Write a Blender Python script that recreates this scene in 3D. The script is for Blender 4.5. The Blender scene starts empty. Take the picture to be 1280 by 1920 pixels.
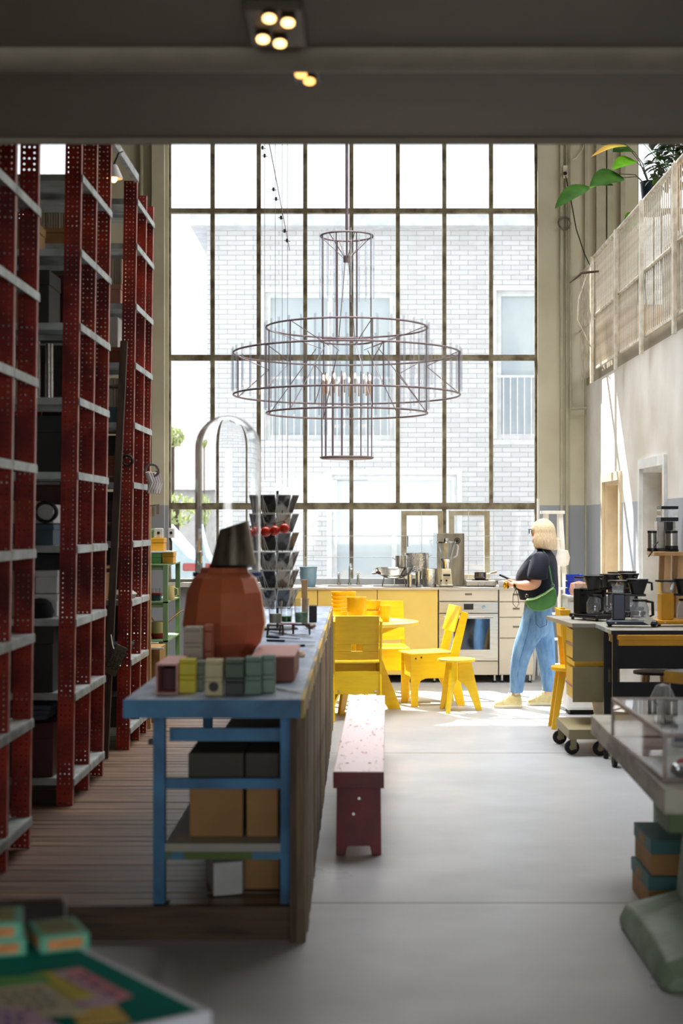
import bpy, bmesh, math, random
from mathutils import Vector, Matrix, Euler
sc = bpy.context.scene
COL = sc.collection
R = math.radians
F, CX, CY, H = 2900.0, 672.0, 981.0, 1.6
def X(px, d): return (px - CX) * d / F
def Z(py, d): return H - (py - CY) * d / F
def P(px, py, d): return (X(px, d), d, Z(py, d))
# ---------------------------------------------------------------- camera
cam = bpy.data.cameras.new('camera')
cam.sensor_fit = 'VERTICAL'; cam.sensor_height = 36.0
cam.lens = F / 1920 * 36.0
cam.shift_x = (640 - CX) / 1920.0
cam.shift_y = (CY - 960) / 1920.0
cam.clip_start = 0.05; cam.clip_end = 300
cam.dof.use_dof = True; cam.dof.focus_distance = 14.2; cam.dof.aperture_fstop = 2.6
camo = bpy.data.objects.new('camera', cam); COL.objects.link(camo)
camo.location = (0, 0, H); camo.rotation_euler = (R(90), 0, 0)
sc.camera = camo
# ---------------------------------------------------------------- light
SKY = 1.5
w = bpy.data.worlds.new('sky'); sc.world = w; w.use_nodes = True
bg = w.node_tree.nodes['Background']
bg.inputs[0].default_value = (0.93, 0.97, 1.0, 1); bg.inputs[1].default_value = SKY
sd = bpy.data.lights.new('sun', 'SUN'); sd.energy = 24; sd.angle = R(0.6); sd.color = (1, .96, .90)
so = bpy.data.objects.new('sun', sd); COL.objects.link(so)
so.rotation_euler = Vector((0.50, -1, -1.28)).to_track_quat('-Z', 'Y').to_euler()
def area(name, loc, tgt, sx, sy, e, col=(1, 1, 1), portal=False):
    l = bpy.data.lights.new(name, 'AREA'); l.shape = 'RECTANGLE'; l.size = sx; l.size_y = sy
    l.energy = e; l.color = col
    if portal: l.cycles.is_portal = True
    o = bpy.data.objects.new(name, l); COL.objects.link(o); o.location = loc
    o.rotation_euler = (Vector(tgt) - Vector(loc)).to_track_quat('-Z', 'Y').to_euler()
    return o
area('daylight_portal', (-0.07, 16.75, 3.35), (-0.07, 0, 3.35), 4.0, 4.8, 1, portal=True)
area('mezzanine_fill', (4.85, 11.0, 5.2), (0.4, 10.6, 1.6), 8.0, 1.8, 75, (1, .97, .93))  # added side fill lamp, out of view at an invented opening
area('overhead_fill', (.6, 11.6, 6.62), (.4, 11.4, 0), 5.0, 5.6, 400, (.96, .98, 1))  # added overhead fill lamp that brightens the hall interior
bpy.data.lights['overhead_fill'].spread = R(100)
area('front_fill', (-0.3, -3.8, 1.9), (-0.3, 8, 1.2), 5.0, 1.6, 130, (.93, .97, 1))  # added fill lamp behind the camera for the front faces
# ---------------------------------------------------------------- view
sc.view_settings.view_transform = 'Standard'; sc.view_settings.look = 'None'
sc.view_settings.gamma = 1; sc.view_settings.use_curve_mapping = False
sc.view_settings.exposure = 0.16
cy = sc.cycles
cy.max_bounces = 8; cy.diffuse_bounces = 4; cy.glossy_bounces = 3; cy.transmission_bounces = 8
cy.transparent_max_bounces = 16; cy.caustics_reflective = False; cy.caustics_refractive = False
cy.sample_clamp_indirect = 4.0; cy.use_denoising = True; cy.use_adaptive_sampling = False
# ---------------------------------------------------------------- materials
def s(r, g, b):
    f = lambda c: (c / 255 / 12.92) if c <= 10 else (((c / 255) + .055) / 1.055) ** 2.4
    return (f(r), f(g), f(b), 1)
MATS = {}
def M(name, col, rough=.5, metal=0, col2=None, scale=6, st=(1, 1, 1), bump=0, thr=(.35, .65), detail=5, trans=0, emit=0, ior=1.45, rough2=None):
    if name in MATS: return MATS[name]
    m = bpy.data.materials.new(name); m.use_nodes = True; MATS[name] = m
    nt = m.node_tree; b = nt.nodes['Principled BSDF']
    b.inputs['Base Color'].default_value = col; b.inputs['Roughness'].default_value = rough
    b.inputs['Metallic'].default_value = metal; b.inputs['IOR'].default_value = ior
    if trans: b.inputs['Transmission Weight'].default_value = trans
    if emit:
        b.inputs['Emission Color'].default_value = col; b.inputs['Emission Strength'].default_value = emit
    if col2 is None:
        col2 = tuple(c * .82 for c in col[:3]) + (1,)
    tc = nt.nodes.new('ShaderNodeTexCoord'); mp = nt.nodes.new('ShaderNodeMapping')
    mp.inputs['Scale'].default_value = st
    no = nt.nodes.new('ShaderNodeTexNoise'); no.inputs['Scale'].default_value = scale; no.inputs['Detail'].default_value = detail
    rp = nt.nodes.new('ShaderNodeValToRGB')
    rp.color_ramp.elements[0].position = thr[0]; rp.color_ramp.elements[1].position = thr[1]
    rp.color_ramp.elements[0].color = col; rp.color_ramp.elements[1].color = col2
    L = nt.links.new
    L(tc.outputs['Object'], mp.inputs[0]); L(mp.outputs[0], no.inputs['Vector']); L(no.outputs['Fac'], rp.inputs[0])
    if not emit: L(rp.outputs[0], b.inputs['Base Color'])
    if rough2 is not None:
        mr = nt.nodes.new('ShaderNodeMapRange'); mr.inputs['From Min'].default_value = thr[0]; mr.inputs['From Max'].default_value = thr[1]
        mr.inputs['To Min'].default_value = rough; mr.inputs['To Max'].default_value = rough2
        L(no.outputs['Fac'], mr.inputs[0]); L(mr.outputs[0], b.inputs['Roughness'])
    if bump:
        bp = nt.nodes.new('ShaderNodeBump'); bp.inputs['Strength'].default_value = bump; bp.inputs['Distance'].default_value = .01
        L(no.outputs['Fac'], bp.inputs['Height']); L(bp.outputs[0], b.inputs['Normal'])
    return m
def glass_thin(name, tint=(1, 1, 1, 1), gl=.06, haze=0.0, fac=None, tl=0):
    m = bpy.data.materials.new(name); m.use_nodes = True; nt = m.node_tree; nt.nodes.clear()
    o = nt.nodes.new('ShaderNodeOutputMaterial'); t = nt.nodes.new('ShaderNodeBsdfTransparent'); t.inputs[0].default_value = tint
    g = nt.nodes.new('ShaderNodeBsdfGlossy'); g.inputs['Roughness'].default_value = .03
    mx = nt.nodes.new('ShaderNodeMixShader')
    lw = nt.nodes.new('ShaderNodeLayerWeight'); lw.inputs[0].default_value = .35
    mr = nt.nodes.new('ShaderNodeMapRange'); mr.inputs['To Min'].default_value = gl; mr.inputs['To Max'].default_value = .85 if fac is None else fac
    pw = nt.nodes.new('ShaderNodeMath'); pw.operation = 'POWER'; pw.inputs[1].default_value = 2
    L = nt.links.new
    L(lw.outputs['Facing'], pw.inputs[0]); L(pw.outputs[0], mr.inputs[0]); L(mr.outputs[0], mx.inputs[0]); L(t.outputs[0], mx.inputs[1]); L(g.outputs[0], mx.inputs[2])
    last = mx
    if haze:
        df = nt.nodes.new('ShaderNodeBsdfDiffuse'); df.inputs[0].default_value = (.9, .9, .9, 1)
        tc = nt.nodes.new('ShaderNodeTexCoord'); no = nt.nodes.new('ShaderNodeTexNoise'); no.inputs['Scale'].default_value = 3; no.inputs['Detail'].default_value = 8
        mr2 = nt.nodes.new('ShaderNodeMapRange'); mr2.inputs['From Min'].default_value = .45; mr2.inputs['From Max'].default_value = .8; mr2.inputs['To Max'].default_value = haze; mr2.inputs['To Min'].default_value = haze * .2
        m2 = nt.nodes.new('ShaderNodeMixShader')
        L(tc.outputs['Object'], no.inputs['Vector']); L(no.outputs['Fac'], mr2.inputs[0]); L(mr2.outputs[0], m2.inputs[0]); L(mx.outputs[0], m2.inputs[1]); L(df.outputs[0], m2.inputs[2]); last = m2
    if tl:
        tr = nt.nodes.new('ShaderNodeBsdfTranslucent'); tr.inputs[0].default_value = (1, 1, 1, 1)
        m3 = nt.nodes.new('ShaderNodeMixShader'); m3.inputs[0].default_value = tl
        L(last.outputs[0], m3.inputs[1]); L(tr.outputs[0], m3.inputs[2]); last = m3
    L(last.outputs[0], o.inputs[0])
    MATS[name] = m
    return m
def wallmat(name, col, lo, zsplit, col2):
    """plaster with a painted grey dado up to zsplit (world coordinates = object coordinates)"""
    m = M(name, col, .85, col2=col2, scale=1.6, bump=.15, detail=8)
    nt = m.node_tree; L = nt.links.new; b = nt.nodes['Principled BSDF']
    rp = [n for n in nt.nodes if n.type == 'VALTORGB'][0]; tc = [n for n in nt.nodes if n.type == 'TEX_COORD'][0]
    sx = nt.nodes.new('ShaderNodeSeparateXYZ'); L(tc.outputs['Object'], sx.inputs[0])
    g = nt.nodes.new('ShaderNodeMath'); g.operation = 'LESS_THAN'; g.inputs[1].default_value = zsplit; L(sx.outputs[2], g.inputs[0])
    mx = nt.nodes.new('ShaderNodeMix'); mx.data_type = 'RGBA'
    L(g.outputs[0], mx.inputs['Factor']); L(rp.outputs[0], mx.inputs['A']); mx.inputs['B'].default_value = lo
    L(mx.outputs['Result'], b.inputs['Base Color'])
    return m
def plankmat(name, c1, c2, c3, axis=1, n=8, rough=.6, bump=.3, gst=(1.2, 14, 14)):
    """weathered boards: hue per board (white noise on the board index) with grain stretched along it"""
    m = bpy.data.materials.new(name); m.use_nodes = True; nt = m.node_tree; b = nt.nodes['Principled BSDF']; L = nt.links.new; MATS[name] = m
    tc = nt.nodes.new('ShaderNodeTexCoord'); sx = nt.nodes.new('ShaderNodeSeparateXYZ'); L(tc.outputs['Object'], sx.inputs[0])
    mu = nt.nodes.new('ShaderNodeMath'); mu.operation = 'MULTIPLY'; mu.inputs[1].default_value = n; L(sx.outputs[axis], mu.inputs[0])
    fl = nt.nodes.new('ShaderNodeMath'); fl.operation = 'FLOOR'; L(mu.outputs[0], fl.inputs[0])
    wn = nt.nodes.new('ShaderNodeTexWhiteNoise'); wn.noise_dimensions = '1D'; L(fl.outputs[0], wn.inputs['W'])
    mp = nt.nodes.new('ShaderNodeMapping'); mp.inputs['Scale'].default_value = gst; L(tc.outputs['Object'], mp.inputs[0])
    no = nt.nodes.new('ShaderNodeTexNoise'); no.inputs['Scale'].default_value = 2.5; no.inputs['Detail'].default_value = 8; L(mp.outputs[0], no.inputs['Vector'])
    m1 = nt.nodes.new('ShaderNodeMix'); m1.data_type = 'RGBA'; m1.inputs['A'].default_value = c1; m1.inputs['B'].default_value = c2; L(wn.outputs['Value'], m1.inputs['Factor'])
    mr = nt.nodes.new('ShaderNodeMapRange'); mr.inputs['From Min'].default_value = .42; mr.inputs['From Max'].default_value = .68; L(no.outputs['Fac'], mr.inputs[0])
    m2 = nt.nodes.new('ShaderNodeMix'); m2.data_type = 'RGBA'; m2.inputs['B'].default_value = c3; L(m1.outputs['Result'], m2.inputs['A']); L(mr.outputs[0], m2.inputs['Factor'])
    L(m2.outputs['Result'], b.inputs['Base Color']); b.inputs['Roughness'].default_value = rough
    bp = nt.nodes.new('ShaderNodeBump'); bp.inputs['Strength'].default_value = bump; bp.inputs['Distance'].default_value = .005; L(no.outputs['Fac'], bp.inputs['Height']); L(bp.outputs[0], b.inputs['Normal'])
    return m
# ---------------------------------------------------------------- mesh builder
WR = {}
def root_of(o):
    while o.parent: o = o.parent
    return o
class MB:
    def __init__(s_, T=None): s_.v = []; s_.f = []; s_.mi = []; s_.cur = 0; s_.T = T
    def add(s_, v, f):
        n = len(s_.v)
        if s_.T is not None: v = [tuple(s_.T @ Vector(p)) for p in v]
        s_.v += [tuple(p) for p in v]; s_.f += [tuple(i + n for i in q) for q in f]; s_.mi += [s_.cur] * len(f); return s_
    def box(s_, x0, x1, y0, y1, z0, z1):
        if x0 > x1: x0, x1 = x1, x0
        if y0 > y1: y0, y1 = y1, y0
        if z0 > z1: z0, z1 = z1, z0
        v = [(x, y, z) for z in (z0, z1) for y in (y0, y1) for x in (x0, x1)]
        return s_.add(v, [(0, 2, 3, 1), (4, 5, 7, 6), (0, 1, 5, 4), (2, 6, 7, 3), (0, 4, 6, 2), (1, 3, 7, 5)])
    def obox(s_, c, sz, rot=(0, 0, 0)):
        m = Matrix.Translation(c) @ Euler(rot).to_matrix().to_4x4()
        h = [k / 2 for k in sz]
        v = [tuple(m @ Vector((x, y, z))) for z in (-h[2], h[2]) for y in (-h[1], h[1]) for x in (-h[0], h[0])]
        return s_.add(v, [(0, 2, 3, 1), (4, 5, 7, 6), (0, 1, 5, 4), (2, 6, 7, 3), (0, 4, 6, 2), (1, 3, 7, 5)])
    def bar(s_, p0, p1, w, t, up=(0, 0, 1)):
        p0, p1 = Vector(p0), Vector(p1); d = (p1 - p0).normalized(); u = Vector(up)
        a = d.cross(u)
        if a.length < 1e-4: a = d.cross(Vector((1, 0, 0)))
        a.normalize(); b = a.cross(d).normalized()
        v = []
        for p in (p0, p1):
            for i, j in ((-1, -1), (1, -1), (1, 1), (-1, 1)): v.append(tuple(p + a * (w / 2 * i) + b * (t / 2 * j)))
        return s_.add(v, [(3, 2, 1, 0), (4, 5, 6, 7), (0, 1, 5, 4), (1, 2, 6, 5), (2, 3, 7, 6), (3, 0, 4, 7)])
    def cyl(s_, p0, p1, r0, r1=None, n=12, caps=True):
        r1 = r0 if r1 is None else r1
        p0, p1 = Vector(p0), Vector(p1); d = (p1 - p0).normalized()
        a = d.cross(Vector((0, 0, 1)))
        if a.length < 1e-3: a = Vector((1, 0, 0))
        a.normalize(); b = d.cross(a)
        v = []
        for p, r in ((p0, r0), (p1, r1)):
            for i in range(n):
                t = 2 * math.pi * i / n; v.append(tuple(p + a * (r * math.cos(t)) + b * (r * math.sin(t))))
        f = [(i, (i + 1) % n, n + (i + 1) % n, n + i) for i in range(n)]
        if caps: f += [tuple(range(n - 1, -1, -1)), tuple(range(n, 2 * n))]
        return s_.add(v, f)
    def tube(s_, pts, r, n=6, closed=False):
        pts = [Vector(p) for p in pts]; N = len(pts); rs = r if isinstance(r, (list, tuple)) else [r] * N
        v = []; pa = None
        for i, p in enumerate(pts):
            a_, b_ = pts[(i - 1) % N] if (closed or i) else p, pts[(i + 1) % N] if (closed or i < N - 1) else p
            d = (b_ - a_).normalized()
            if pa is None:
                a = d.cross(Vector((0, 0, 1)))
                if a.length < 1e-3: a = Vector((1, 0, 0))
            else: a = pa - d * pa.dot(d)
            a.normalize(); pa = a; b = d.cross(a)
            for k in range(n):
                t = 2 * math.pi * k / n; v.append(tuple(p + a * (rs[i] * math.cos(t)) + b * (rs[i] * math.sin(t))))
        f = []
        for i in range(N if closed else N - 1):
            for k in range(n):
                j = (i + 1) % N; f.append((i * n + k, i * n + (k + 1) % n, j * n + (k + 1) % n, j * n + k))
        if not closed: f += [tuple(range(n - 1, -1, -1)), tuple(range((N - 1) * n, N * n))]
        return s_.add(v, f)
    def ring(s_, c, R_, r, n=48, m=6, ax='z'):
        pts = []
        for i in range(n):
            t = 2 * math.pi * i / n; a, b = R_ * math.cos(t), R_ * math.sin(t)
            pts.append((c[0] + a, c[1] + b, c[2]) if ax == 'z' else (c[0] + a, c[1], c[2] + b) if ax == 'y' else (c[0], c[1] + a, c[2] + b))
        return s_.tube(pts, r, m, True)
    def lathe(s_, prof, c=(0, 0, 0), n=24, a0=0, sx=1, sy=1):
        v = []; idx = []
        for r, z in prof:
            if r <= 1e-6: idx.append([len(v)]); v.append((c[0], c[1], c[2] + z))
            else:
                idx.append(list(range(len(v), len(v) + n)))
                for k in range(n):
                    t = a0 + 2 * math.pi * k / n; v.append((c[0] + sx * r * math.cos(t), c[1] + sy * r * math.sin(t), c[2] + z))
        f = []
        for A, B in zip(idx, idx[1:]):
            for k in range(n):
                k2 = (k + 1) % n
                if len(A) == 1 and len(B) == 1: continue
                if len(A) == 1: f.append((A[0], B[k2], B[k]))
                elif len(B) == 1: f.append((A[k], A[k2], B[0]))
                else: f.append((A[k], A[k2], B[k2], B[k]))
        return s_.add(v, f)
    def prism(s_, pts, ax, a, b):
        def m(p, t):
            return (p[0], t, p[1]) if ax == 'y' else (t, p[0], p[1]) if ax == 'x' else (p[0], p[1], t)
        n = len(pts); v = [m(p, a) for p in pts] + [m(p, b) for p in pts]
        return s_.add(v, [tuple(range(n)), tuple(range(2 * n - 1, n - 1, -1))] + [(i, n + i, n + (i + 1) % n, (i + 1) % n) for i in range(n)])
    def ell(s_, c, rx, ry, rz, n=16, m=10):
        pr = [(math.sin(math.pi * i / m), -math.cos(math.pi * i / m)) for i in range(m + 1)]
        v0 = len(s_.v); T = s_.T; s_.T = None
        tmp = MB(); tmp.lathe([(a if 0 < i < m else 0, b) for i, (a, b) in enumerate(pr)], n=n)
        s_.T = T
        return s_.add([(c[0] + p[0] * rx, c[1] + p[1] * ry, c[2] + p[2] * rz) for p in tmp.v], tmp.f)
    def build(s_, name, mat, parent=None, smooth=False, bevel=0, ang=35, seg=2):
        me = bpy.data.meshes.new(name); v = s_.v
        off = Vector((0, 0, 0))
        if parent is None:
            xs, ys, zs = zip(*v); off = Vector(((min(xs) + max(xs)) / 2, (min(ys) + max(ys)) / 2, min(zs)))
        else:
            rt = root_of(parent)
            if rt.name in WR: off = Vector(WR[rt.name])
        me.from_pydata([(p[0] - off.x, p[1] - off.y, p[2] - off.z) for p in v], [], s_.f)
        bm = bmesh.new(); bm.from_mesh(me)
        if name == 'dome': bmesh.ops.remove_doubles(bm, verts=bm.verts, dist=1e-5)
        bmesh.ops.recalc_face_normals(bm, faces=bm.faces); bm.to_mesh(me); bm.free()
        for m in (mat if isinstance(mat, (list, tuple)) else [mat]): me.materials.append(m)
        if isinstance(mat, (list, tuple)):
            for p, i in zip(me.polygons, s_.mi): p.material_index = i
        if smooth:
            me.polygons.foreach_set('use_smooth', [True] * len(me.polygons)); me.set_sharp_from_angle(angle=R(ang))
        o = bpy.data.objects.new(name, me); COL.objects.link(o)
        if parent is None: o.location = off
        else:
            o.parent = parent
        if bevel:
            b = o.modifiers.new('b', 'BEVEL'); b.width = bevel; b.segments = seg; b.limit_method = 'ANGLE'; b.angle_limit = R(40)
        return o
def tag(o, label, cat, group=None, kind=None):
    o['label'] = label; o['category'] = cat
    if group: o['group'] = group
    if kind: o['kind'] = kind
    return o
def T(name, label, cat, loc, rz=0, group=None, world=False, kind=None):
    o = bpy.data.objects.new(name, None); COL.objects.link(o); o.empty_display_size = .05
    o.location = loc; o.rotation_euler = (0, 0, rz)
    if world: WR[o.name] = tuple(loc)
    return tag(o, label, cat, group, kind)
def dup(r, loc, rz=None, label=None, group=None):
    def cp(o, par):
        c = o.copy(); COL.objects.link(c)
        if par is not None: c.parent = par
        for ch in list(o.children): cp(ch, c)
        return c
    c = cp(r, None); c.location = loc
    if rz is not None: c.rotation_euler = (0, 0, rz)
    if label: c['label'] = label
    if group: c['group'] = group
    return c
def struct(mb, name, mat, label, cat, smooth=False, bevel=0):
    me = bpy.data.meshes.new(name); me.from_pydata(mb.v, [], mb.f)
    bm = bmesh.new(); bm.from_mesh(me); bmesh.ops.recalc_face_normals(bm, faces=bm.faces); bm.to_mesh(me); bm.free()
    for m in (mat if isinstance(mat, (list, tuple)) else [mat]): me.materials.append(m)
    if isinstance(mat, (list, tuple)):
        for p, i in zip(me.polygons, mb.mi): p.material_index = i
    if smooth: me.polygons.foreach_set('use_smooth', [True] * len(me.polygons)); me.set_sharp_from_angle(angle=R(35))
    o = bpy.data.objects.new(name, me); COL.objects.link(o)
    WR[o.name] = (0, 0, 0)
    return tag(o, label, cat, None, 'structure')
def solo(mb, name, mat, label, cat, group=None, smooth=False, bevel=0, kind=None):
    return tag(mb.build(name, mat, None, smooth, bevel), label, cat, group, kind)
def wall_holes(mb, a0, a1, z0, z1, holes, t0, t1, ax='x'):
    """solid wall between a0..a1 along ax, z0..z1, thickness t0..t1, with rectangular openings (a,b,c,d)"""
    xs = sorted({a0, a1} | {h[0] for h in holes} | {h[1] for h in holes}); zs = sorted({z0, z1} | {h[2] for h in holes} | {h[3] for h in holes})
    xs = [x for x in xs if a0 <= x <= a1]; zs = [z for z in zs if z0 <= z <= z1]
    for i in range(len(xs) - 1):
        j = 0
        while j < len(zs) - 1:
            def solid(j): 
                mx, mz = (xs[i] + xs[i + 1]) / 2, (zs[j] + zs[j + 1]) / 2
                return not any(h[0] < mx < h[1] and h[2] < mz < h[3] for h in holes)
            if solid(j):
                k = j
                while k + 1 < len(zs) - 1 and solid(k + 1): k += 1
                if ax == 'x': mb.box(xs[i], xs[i + 1], t0, t1, zs[j], zs[k + 1])
                else: mb.box(t0, t1, xs[i], xs[i + 1], zs[j], zs[k + 1])
                j = k + 1
            else: j += 1
    return mb
random.seed(7)
# ---------------------------------------------------------------- shared materials
plaster = wallmat('plaster_dado', s(208, 203, 182), s(150, 155, 160), 1.79, s(192, 186, 162))
white_pl = M('ceiling_paint', s(150, 140, 122), .8, col2=s(138, 128, 110), scale=2)
slabm = M('slab_paint', s(168, 158, 140), .75, col2=s(158, 148, 130), scale=2)
steel_frame = M('weathered_steel_frame', s(150, 142, 118), .7, col2=s(96, 84, 64), scale=9, bump=.3)
white_m = M('white_paint', s(235, 235, 232), .45)
black_m = M('black_plastic', s(22, 20, 22), .35)
chrome = M('brushed_chrome', s(205, 205, 205), .18, 1, col2=s(180, 178, 172), scale=14, st=(1, 1, 6))
hammered = M('hammered_steel', s(220, 220, 222), .12, 1, scale=60, bump=.6)
steel = M('stainless_steel', s(196, 190, 178), .32, 1, col2=s(182, 176, 165), scale=4, st=(1, 1, 12))
steel_matt = M('brushed_steel_front', s(205, 196, 180), .5, .35, col2=s(196, 187, 170), scale=3, st=(1, 8, 1))
yel_ply = M('yellow_varnished_plywood', s(232, 184, 42), .4, col2=s(224, 172, 30), scale=5, st=(1, 6, 1))
yel = M('yellow_stained_wood', s(245, 205, 20), .42, col2=s(238, 192, 12), scale=6, st=(1, 1, 5))
yel_front = M('pale_yellow_front', s(228, 198, 108), .45, col2=s(222, 190, 98), scale=3)
yel_cer = M('yellow_glazed_ceramic', s(242, 190, 30), .22, col2=s(234, 172, 18), scale=12)
card = M('kraft_cardboard', s(165, 125, 78), .8, col2=s(150, 112, 68), scale=5)
olive = M('olive_grey_paint', s(138, 128, 96), .55, col2=s(128, 118, 86), scale=5)
blackmetal = M('black_metal', s(26, 24, 26), .4, .3)
rackred = M('red_oxide_rack_paint', s(168, 40, 8), .6, col2=s(92, 10, 6), scale=3, thr=(.4, .6), rough2=.7)
galv = M('galvanised_shelf', s(176, 182, 180), .5, .3, col2=s(140, 142, 136), scale=8)
rubber = M('black_rubber', s(18, 18, 18), .7)
bluep = M('worn_blue_paint', s(62, 120, 160), .55, col2=s(44, 88, 122), scale=5, thr=(.4, .62), bump=.2)
bluetop = M('worn_blue_grey_top', s(156, 166, 182), .3, col2=s(122, 134, 152), scale=4, thr=(.4, .62), bump=.15, st=(2, .6, 1), rough2=.55)
greenp = M('green_shelf_paint', s(112, 140, 96), .5, col2=s(96, 122, 80), scale=4)
glass_pane = glass_thin('window_glass', (.97, .985, 1, 1), .04, .10)
glass_clear = glass_thin('clear_glass', (.96, .97, .97, 1), .06)
glass_dome = M('dome_glass', (1, 1, 1, 1), .0, col2=(1, 1, 1, 1), trans=1, ior=1.42)
glass_tube = glass_thin('tube_glass', (.90, .92, .95, 1), .08, fac=.6, tl=.06)
greenleaf = M('dark_green_leaf', s(38, 68, 16), .7, col2=s(24, 48, 12), scale=8, ior=1.12)
lightleaf = M('light_green_leaf', s(84, 134, 20), .7, col2=s(58, 104, 16), scale=8, ior=1.12)
wood_l = M('light_wood', s(206, 164, 112), .5, col2=s(180, 136, 86), scale=4, st=(6, 6, 1))
wood_d = M('dark_aged_wood', s(78, 58, 42), .6, col2=s(52, 38, 28), scale=4, st=(6, 6, 1))
paper = M('white_paper', s(225, 222, 212), .7)
# ---------------------------------------------------------------- room shell
YW = 16.4
b = MB().box(-4.6, 5.4, -4.2, 26.9, -.15, 0)
fl = M('polished_concrete', s(178, 178, 180), .26, col2=s(152, 152, 152), scale=1.2, thr=(.3, .7), rough2=.46, detail=9)
nt = fl.node_tree; L = nt.links.new; bs = nt.nodes['Principled BSDF']; rp = [n for n in nt.nodes if n.type == 'VALTORGB'][0]; tc = [n for n in nt.nodes if n.type == 'TEX_COORD'][0]
sx = nt.nodes.new('ShaderNodeSeparateXYZ'); L(tc.outputs['Object'], sx.inputs[0]); lastc = rp.outputs[0]
for yy in (6.52, 10.77):
    su = nt.nodes.new('ShaderNodeMath'); su.operation = 'SUBTRACT'; su.inputs[1].default_value = yy; L(sx.outputs[1], su.inputs[0])
    ab = nt.nodes.new('ShaderNodeMath'); ab.operation = 'ABSOLUTE'; L(su.outputs[0], ab.inputs[0])
    lt = nt.nodes.new('ShaderNodeMath'); lt.operation = 'LESS_THAN'; lt.inputs[1].default_value = .009; L(ab.outputs[0], lt.inputs[0])
    mx = nt.nodes.new('ShaderNodeMix'); mx.data_type = 'RGBA'; mx.inputs['B'].default_value = s(88, 80, 68); L(lt.outputs[0], mx.inputs['Factor']); L(lastc, mx.inputs['A']); lastc = mx.outputs['Result']
L(lastc, bs.inputs['Base Color'])
struct(b, 'floor', fl, 'smooth grey polished concrete floor with straight expansion joints', 'floor')
# wooden deck under racks and counter
dk = plankmat('deck_boards', s(132, 104, 84), s(104, 82, 66), s(70, 54, 44), axis=1, n=10.0, rough=.42)
b = MB(); y = 5.98; k = 0
while y < 15.4:
    b.box(-4.2, -.27, y, y + .092, .085, .125 + random.uniform(-.0015, .0015)); y += .1
b.box(-4.2, -.28, 5.99, 15.4, 0, .084)
struct(b, 'floor_decking', dk, 'raised platform of narrow worn brown wooden boards under the racks', 'wooden deck')
struct(MB().box(-4.2, -.26, 5.94, 5.978, 0, .127), 'trim_1', M('deck_riser_wood', s(92, 68, 48), .6, col2=s(58, 42, 30), scale=3, st=(1, 6, 8), bump=.3), 'dark wooden riser board along the front of the deck', 'riser')
# back wall with windows
wx0, wx1, wz0, wz1 = X(315, YW), X(1008, YW), .975, 5.70
w2 = (2.96, 4.3, 3.9, 5.70); w3 = (-3.72, -3.06, 3.9, 5.70)
b = wall_holes(MB(), -4.4, 5.2, 0, 6.7, [(wx0, wx1, wz0, wz1), w2, w3], YW, YW + .3)
struct(b, 'wall_back', plaster, 'cream plaster back wall with grey painted dado around the tall window', 'wall')
doors = [(14.22, 15.18, 0, 2.0), (12.16, 13.16, 0, 2.06)]
b = wall_holes(MB(), -4.2, YW, 0, 3.05, doors, 2.41, 2.60, 'y')
plr = wallmat('plaster_right', s(236, 233, 227), s(172, 177, 184), 1.79, s(212, 206, 196))
struct(b, 'wall_right', plr, 'white plaster side wall with grey dado below the mezzanine', 'wall')
struct(MB().box(2.41, 5.2, 5.7, YW, 3.05, 3.2), 'floor_mezzanine', slabm, 'mezzanine floor slab above the side wall', 'mezzanine floor')
b = wall_holes(MB(), -4.2, YW + .3, 0, 6.7, [(7.2, 15.0, 4.2, 6.2)], 5.0, 5.2, 'y')  # unseen opening put in to go with the mezzanine fill lamp
struct(b, 'wall_mezzanine', slabm, 'upper side wall of the mezzanine with a long opening added for fill light', 'wall')
struct(MB().box(-4.4, -4.2, -4.2, YW, 0, 6.7), 'wall_left', M('painted_shade_wall', s(58, 50, 44), .9), 'plaster wall painted dark for the shade behind the red shelving racks', 'wall')  # pale plaster coloured dark brown: shade behind the racks put into the colour
b = wall_holes(MB(), -4.2, 5.0, 0, 6.7, [(-2.9, 2.3, .9, 2.9)], -4.2, -4.0)  # unseen opening put in to go with the front fill lamp
struct(b, 'wall_front', slabm, 'front wall with a wide opening added for fill light', 'wall')
struct(MB().box(-4.4, 5.2, -4.2, 10.0, 6.7, 6.8).box(-4.4, 5.2, 15.8, YW + .3, 6.7, 6.8).box(-4.4, -2.5, 10.0, 15.8, 6.7, 6.8).box(3.7, 5.2, 10.0, 15.8, 6.7, 6.8), 'ceiling', slabm, 'high hall ceiling around an opening added for fill light', 'ceiling')
o = struct(MB().box(.58, .62, 10.0, 15.8, 6.7, 6.78), 'window_added_4', steel_frame, 'glazed roof opening added for fill light in the hall ceiling', 'roof light'); MB().box(-2.5, 3.7, 10.0, 15.8, 6.79, 6.8).build('pane', M('added_roof_glass', s(230, 232, 235), .7, trans=.3), o)  # roof opening and pane invented to house the overhead fill lamp
b = MB().box(-4.2, 5.0, -4.0, 5.70, 3.02, 3.4)
struct(b, 'ceiling_low', M('taupe_ceiling', s(120, 108, 92), .65, col2=s(112, 100, 84), scale=2), 'low dark taupe ceiling above the entrance area', 'ceiling')
struct(MB().box(-4.2, 5.0, 5.6, 5.70, 3.4, 6.7), 'wall_upper', slabm, 'wall above the low ceiling edge', 'wall')
bm_ = M('beam_paint', s(140, 128, 108), .6)
struct(MB().prism([(4.69 + .075 * math.cos(R(180 + 12 * k)), 3.0195 + .05 * math.sin(R(180 + 12 * k))) for k in range(16)], 'x', -4.2, 5.0), 'beam_low', bm_, 'rounded beam running across the low ceiling', 'beam', smooth=True)
struct(MB().box(-4.2, 5.0, 5.70, 5.72, 3.0, 3.4), 'trim_2', bm_, 'pale edge strip of the low ceiling', 'trim')
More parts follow.
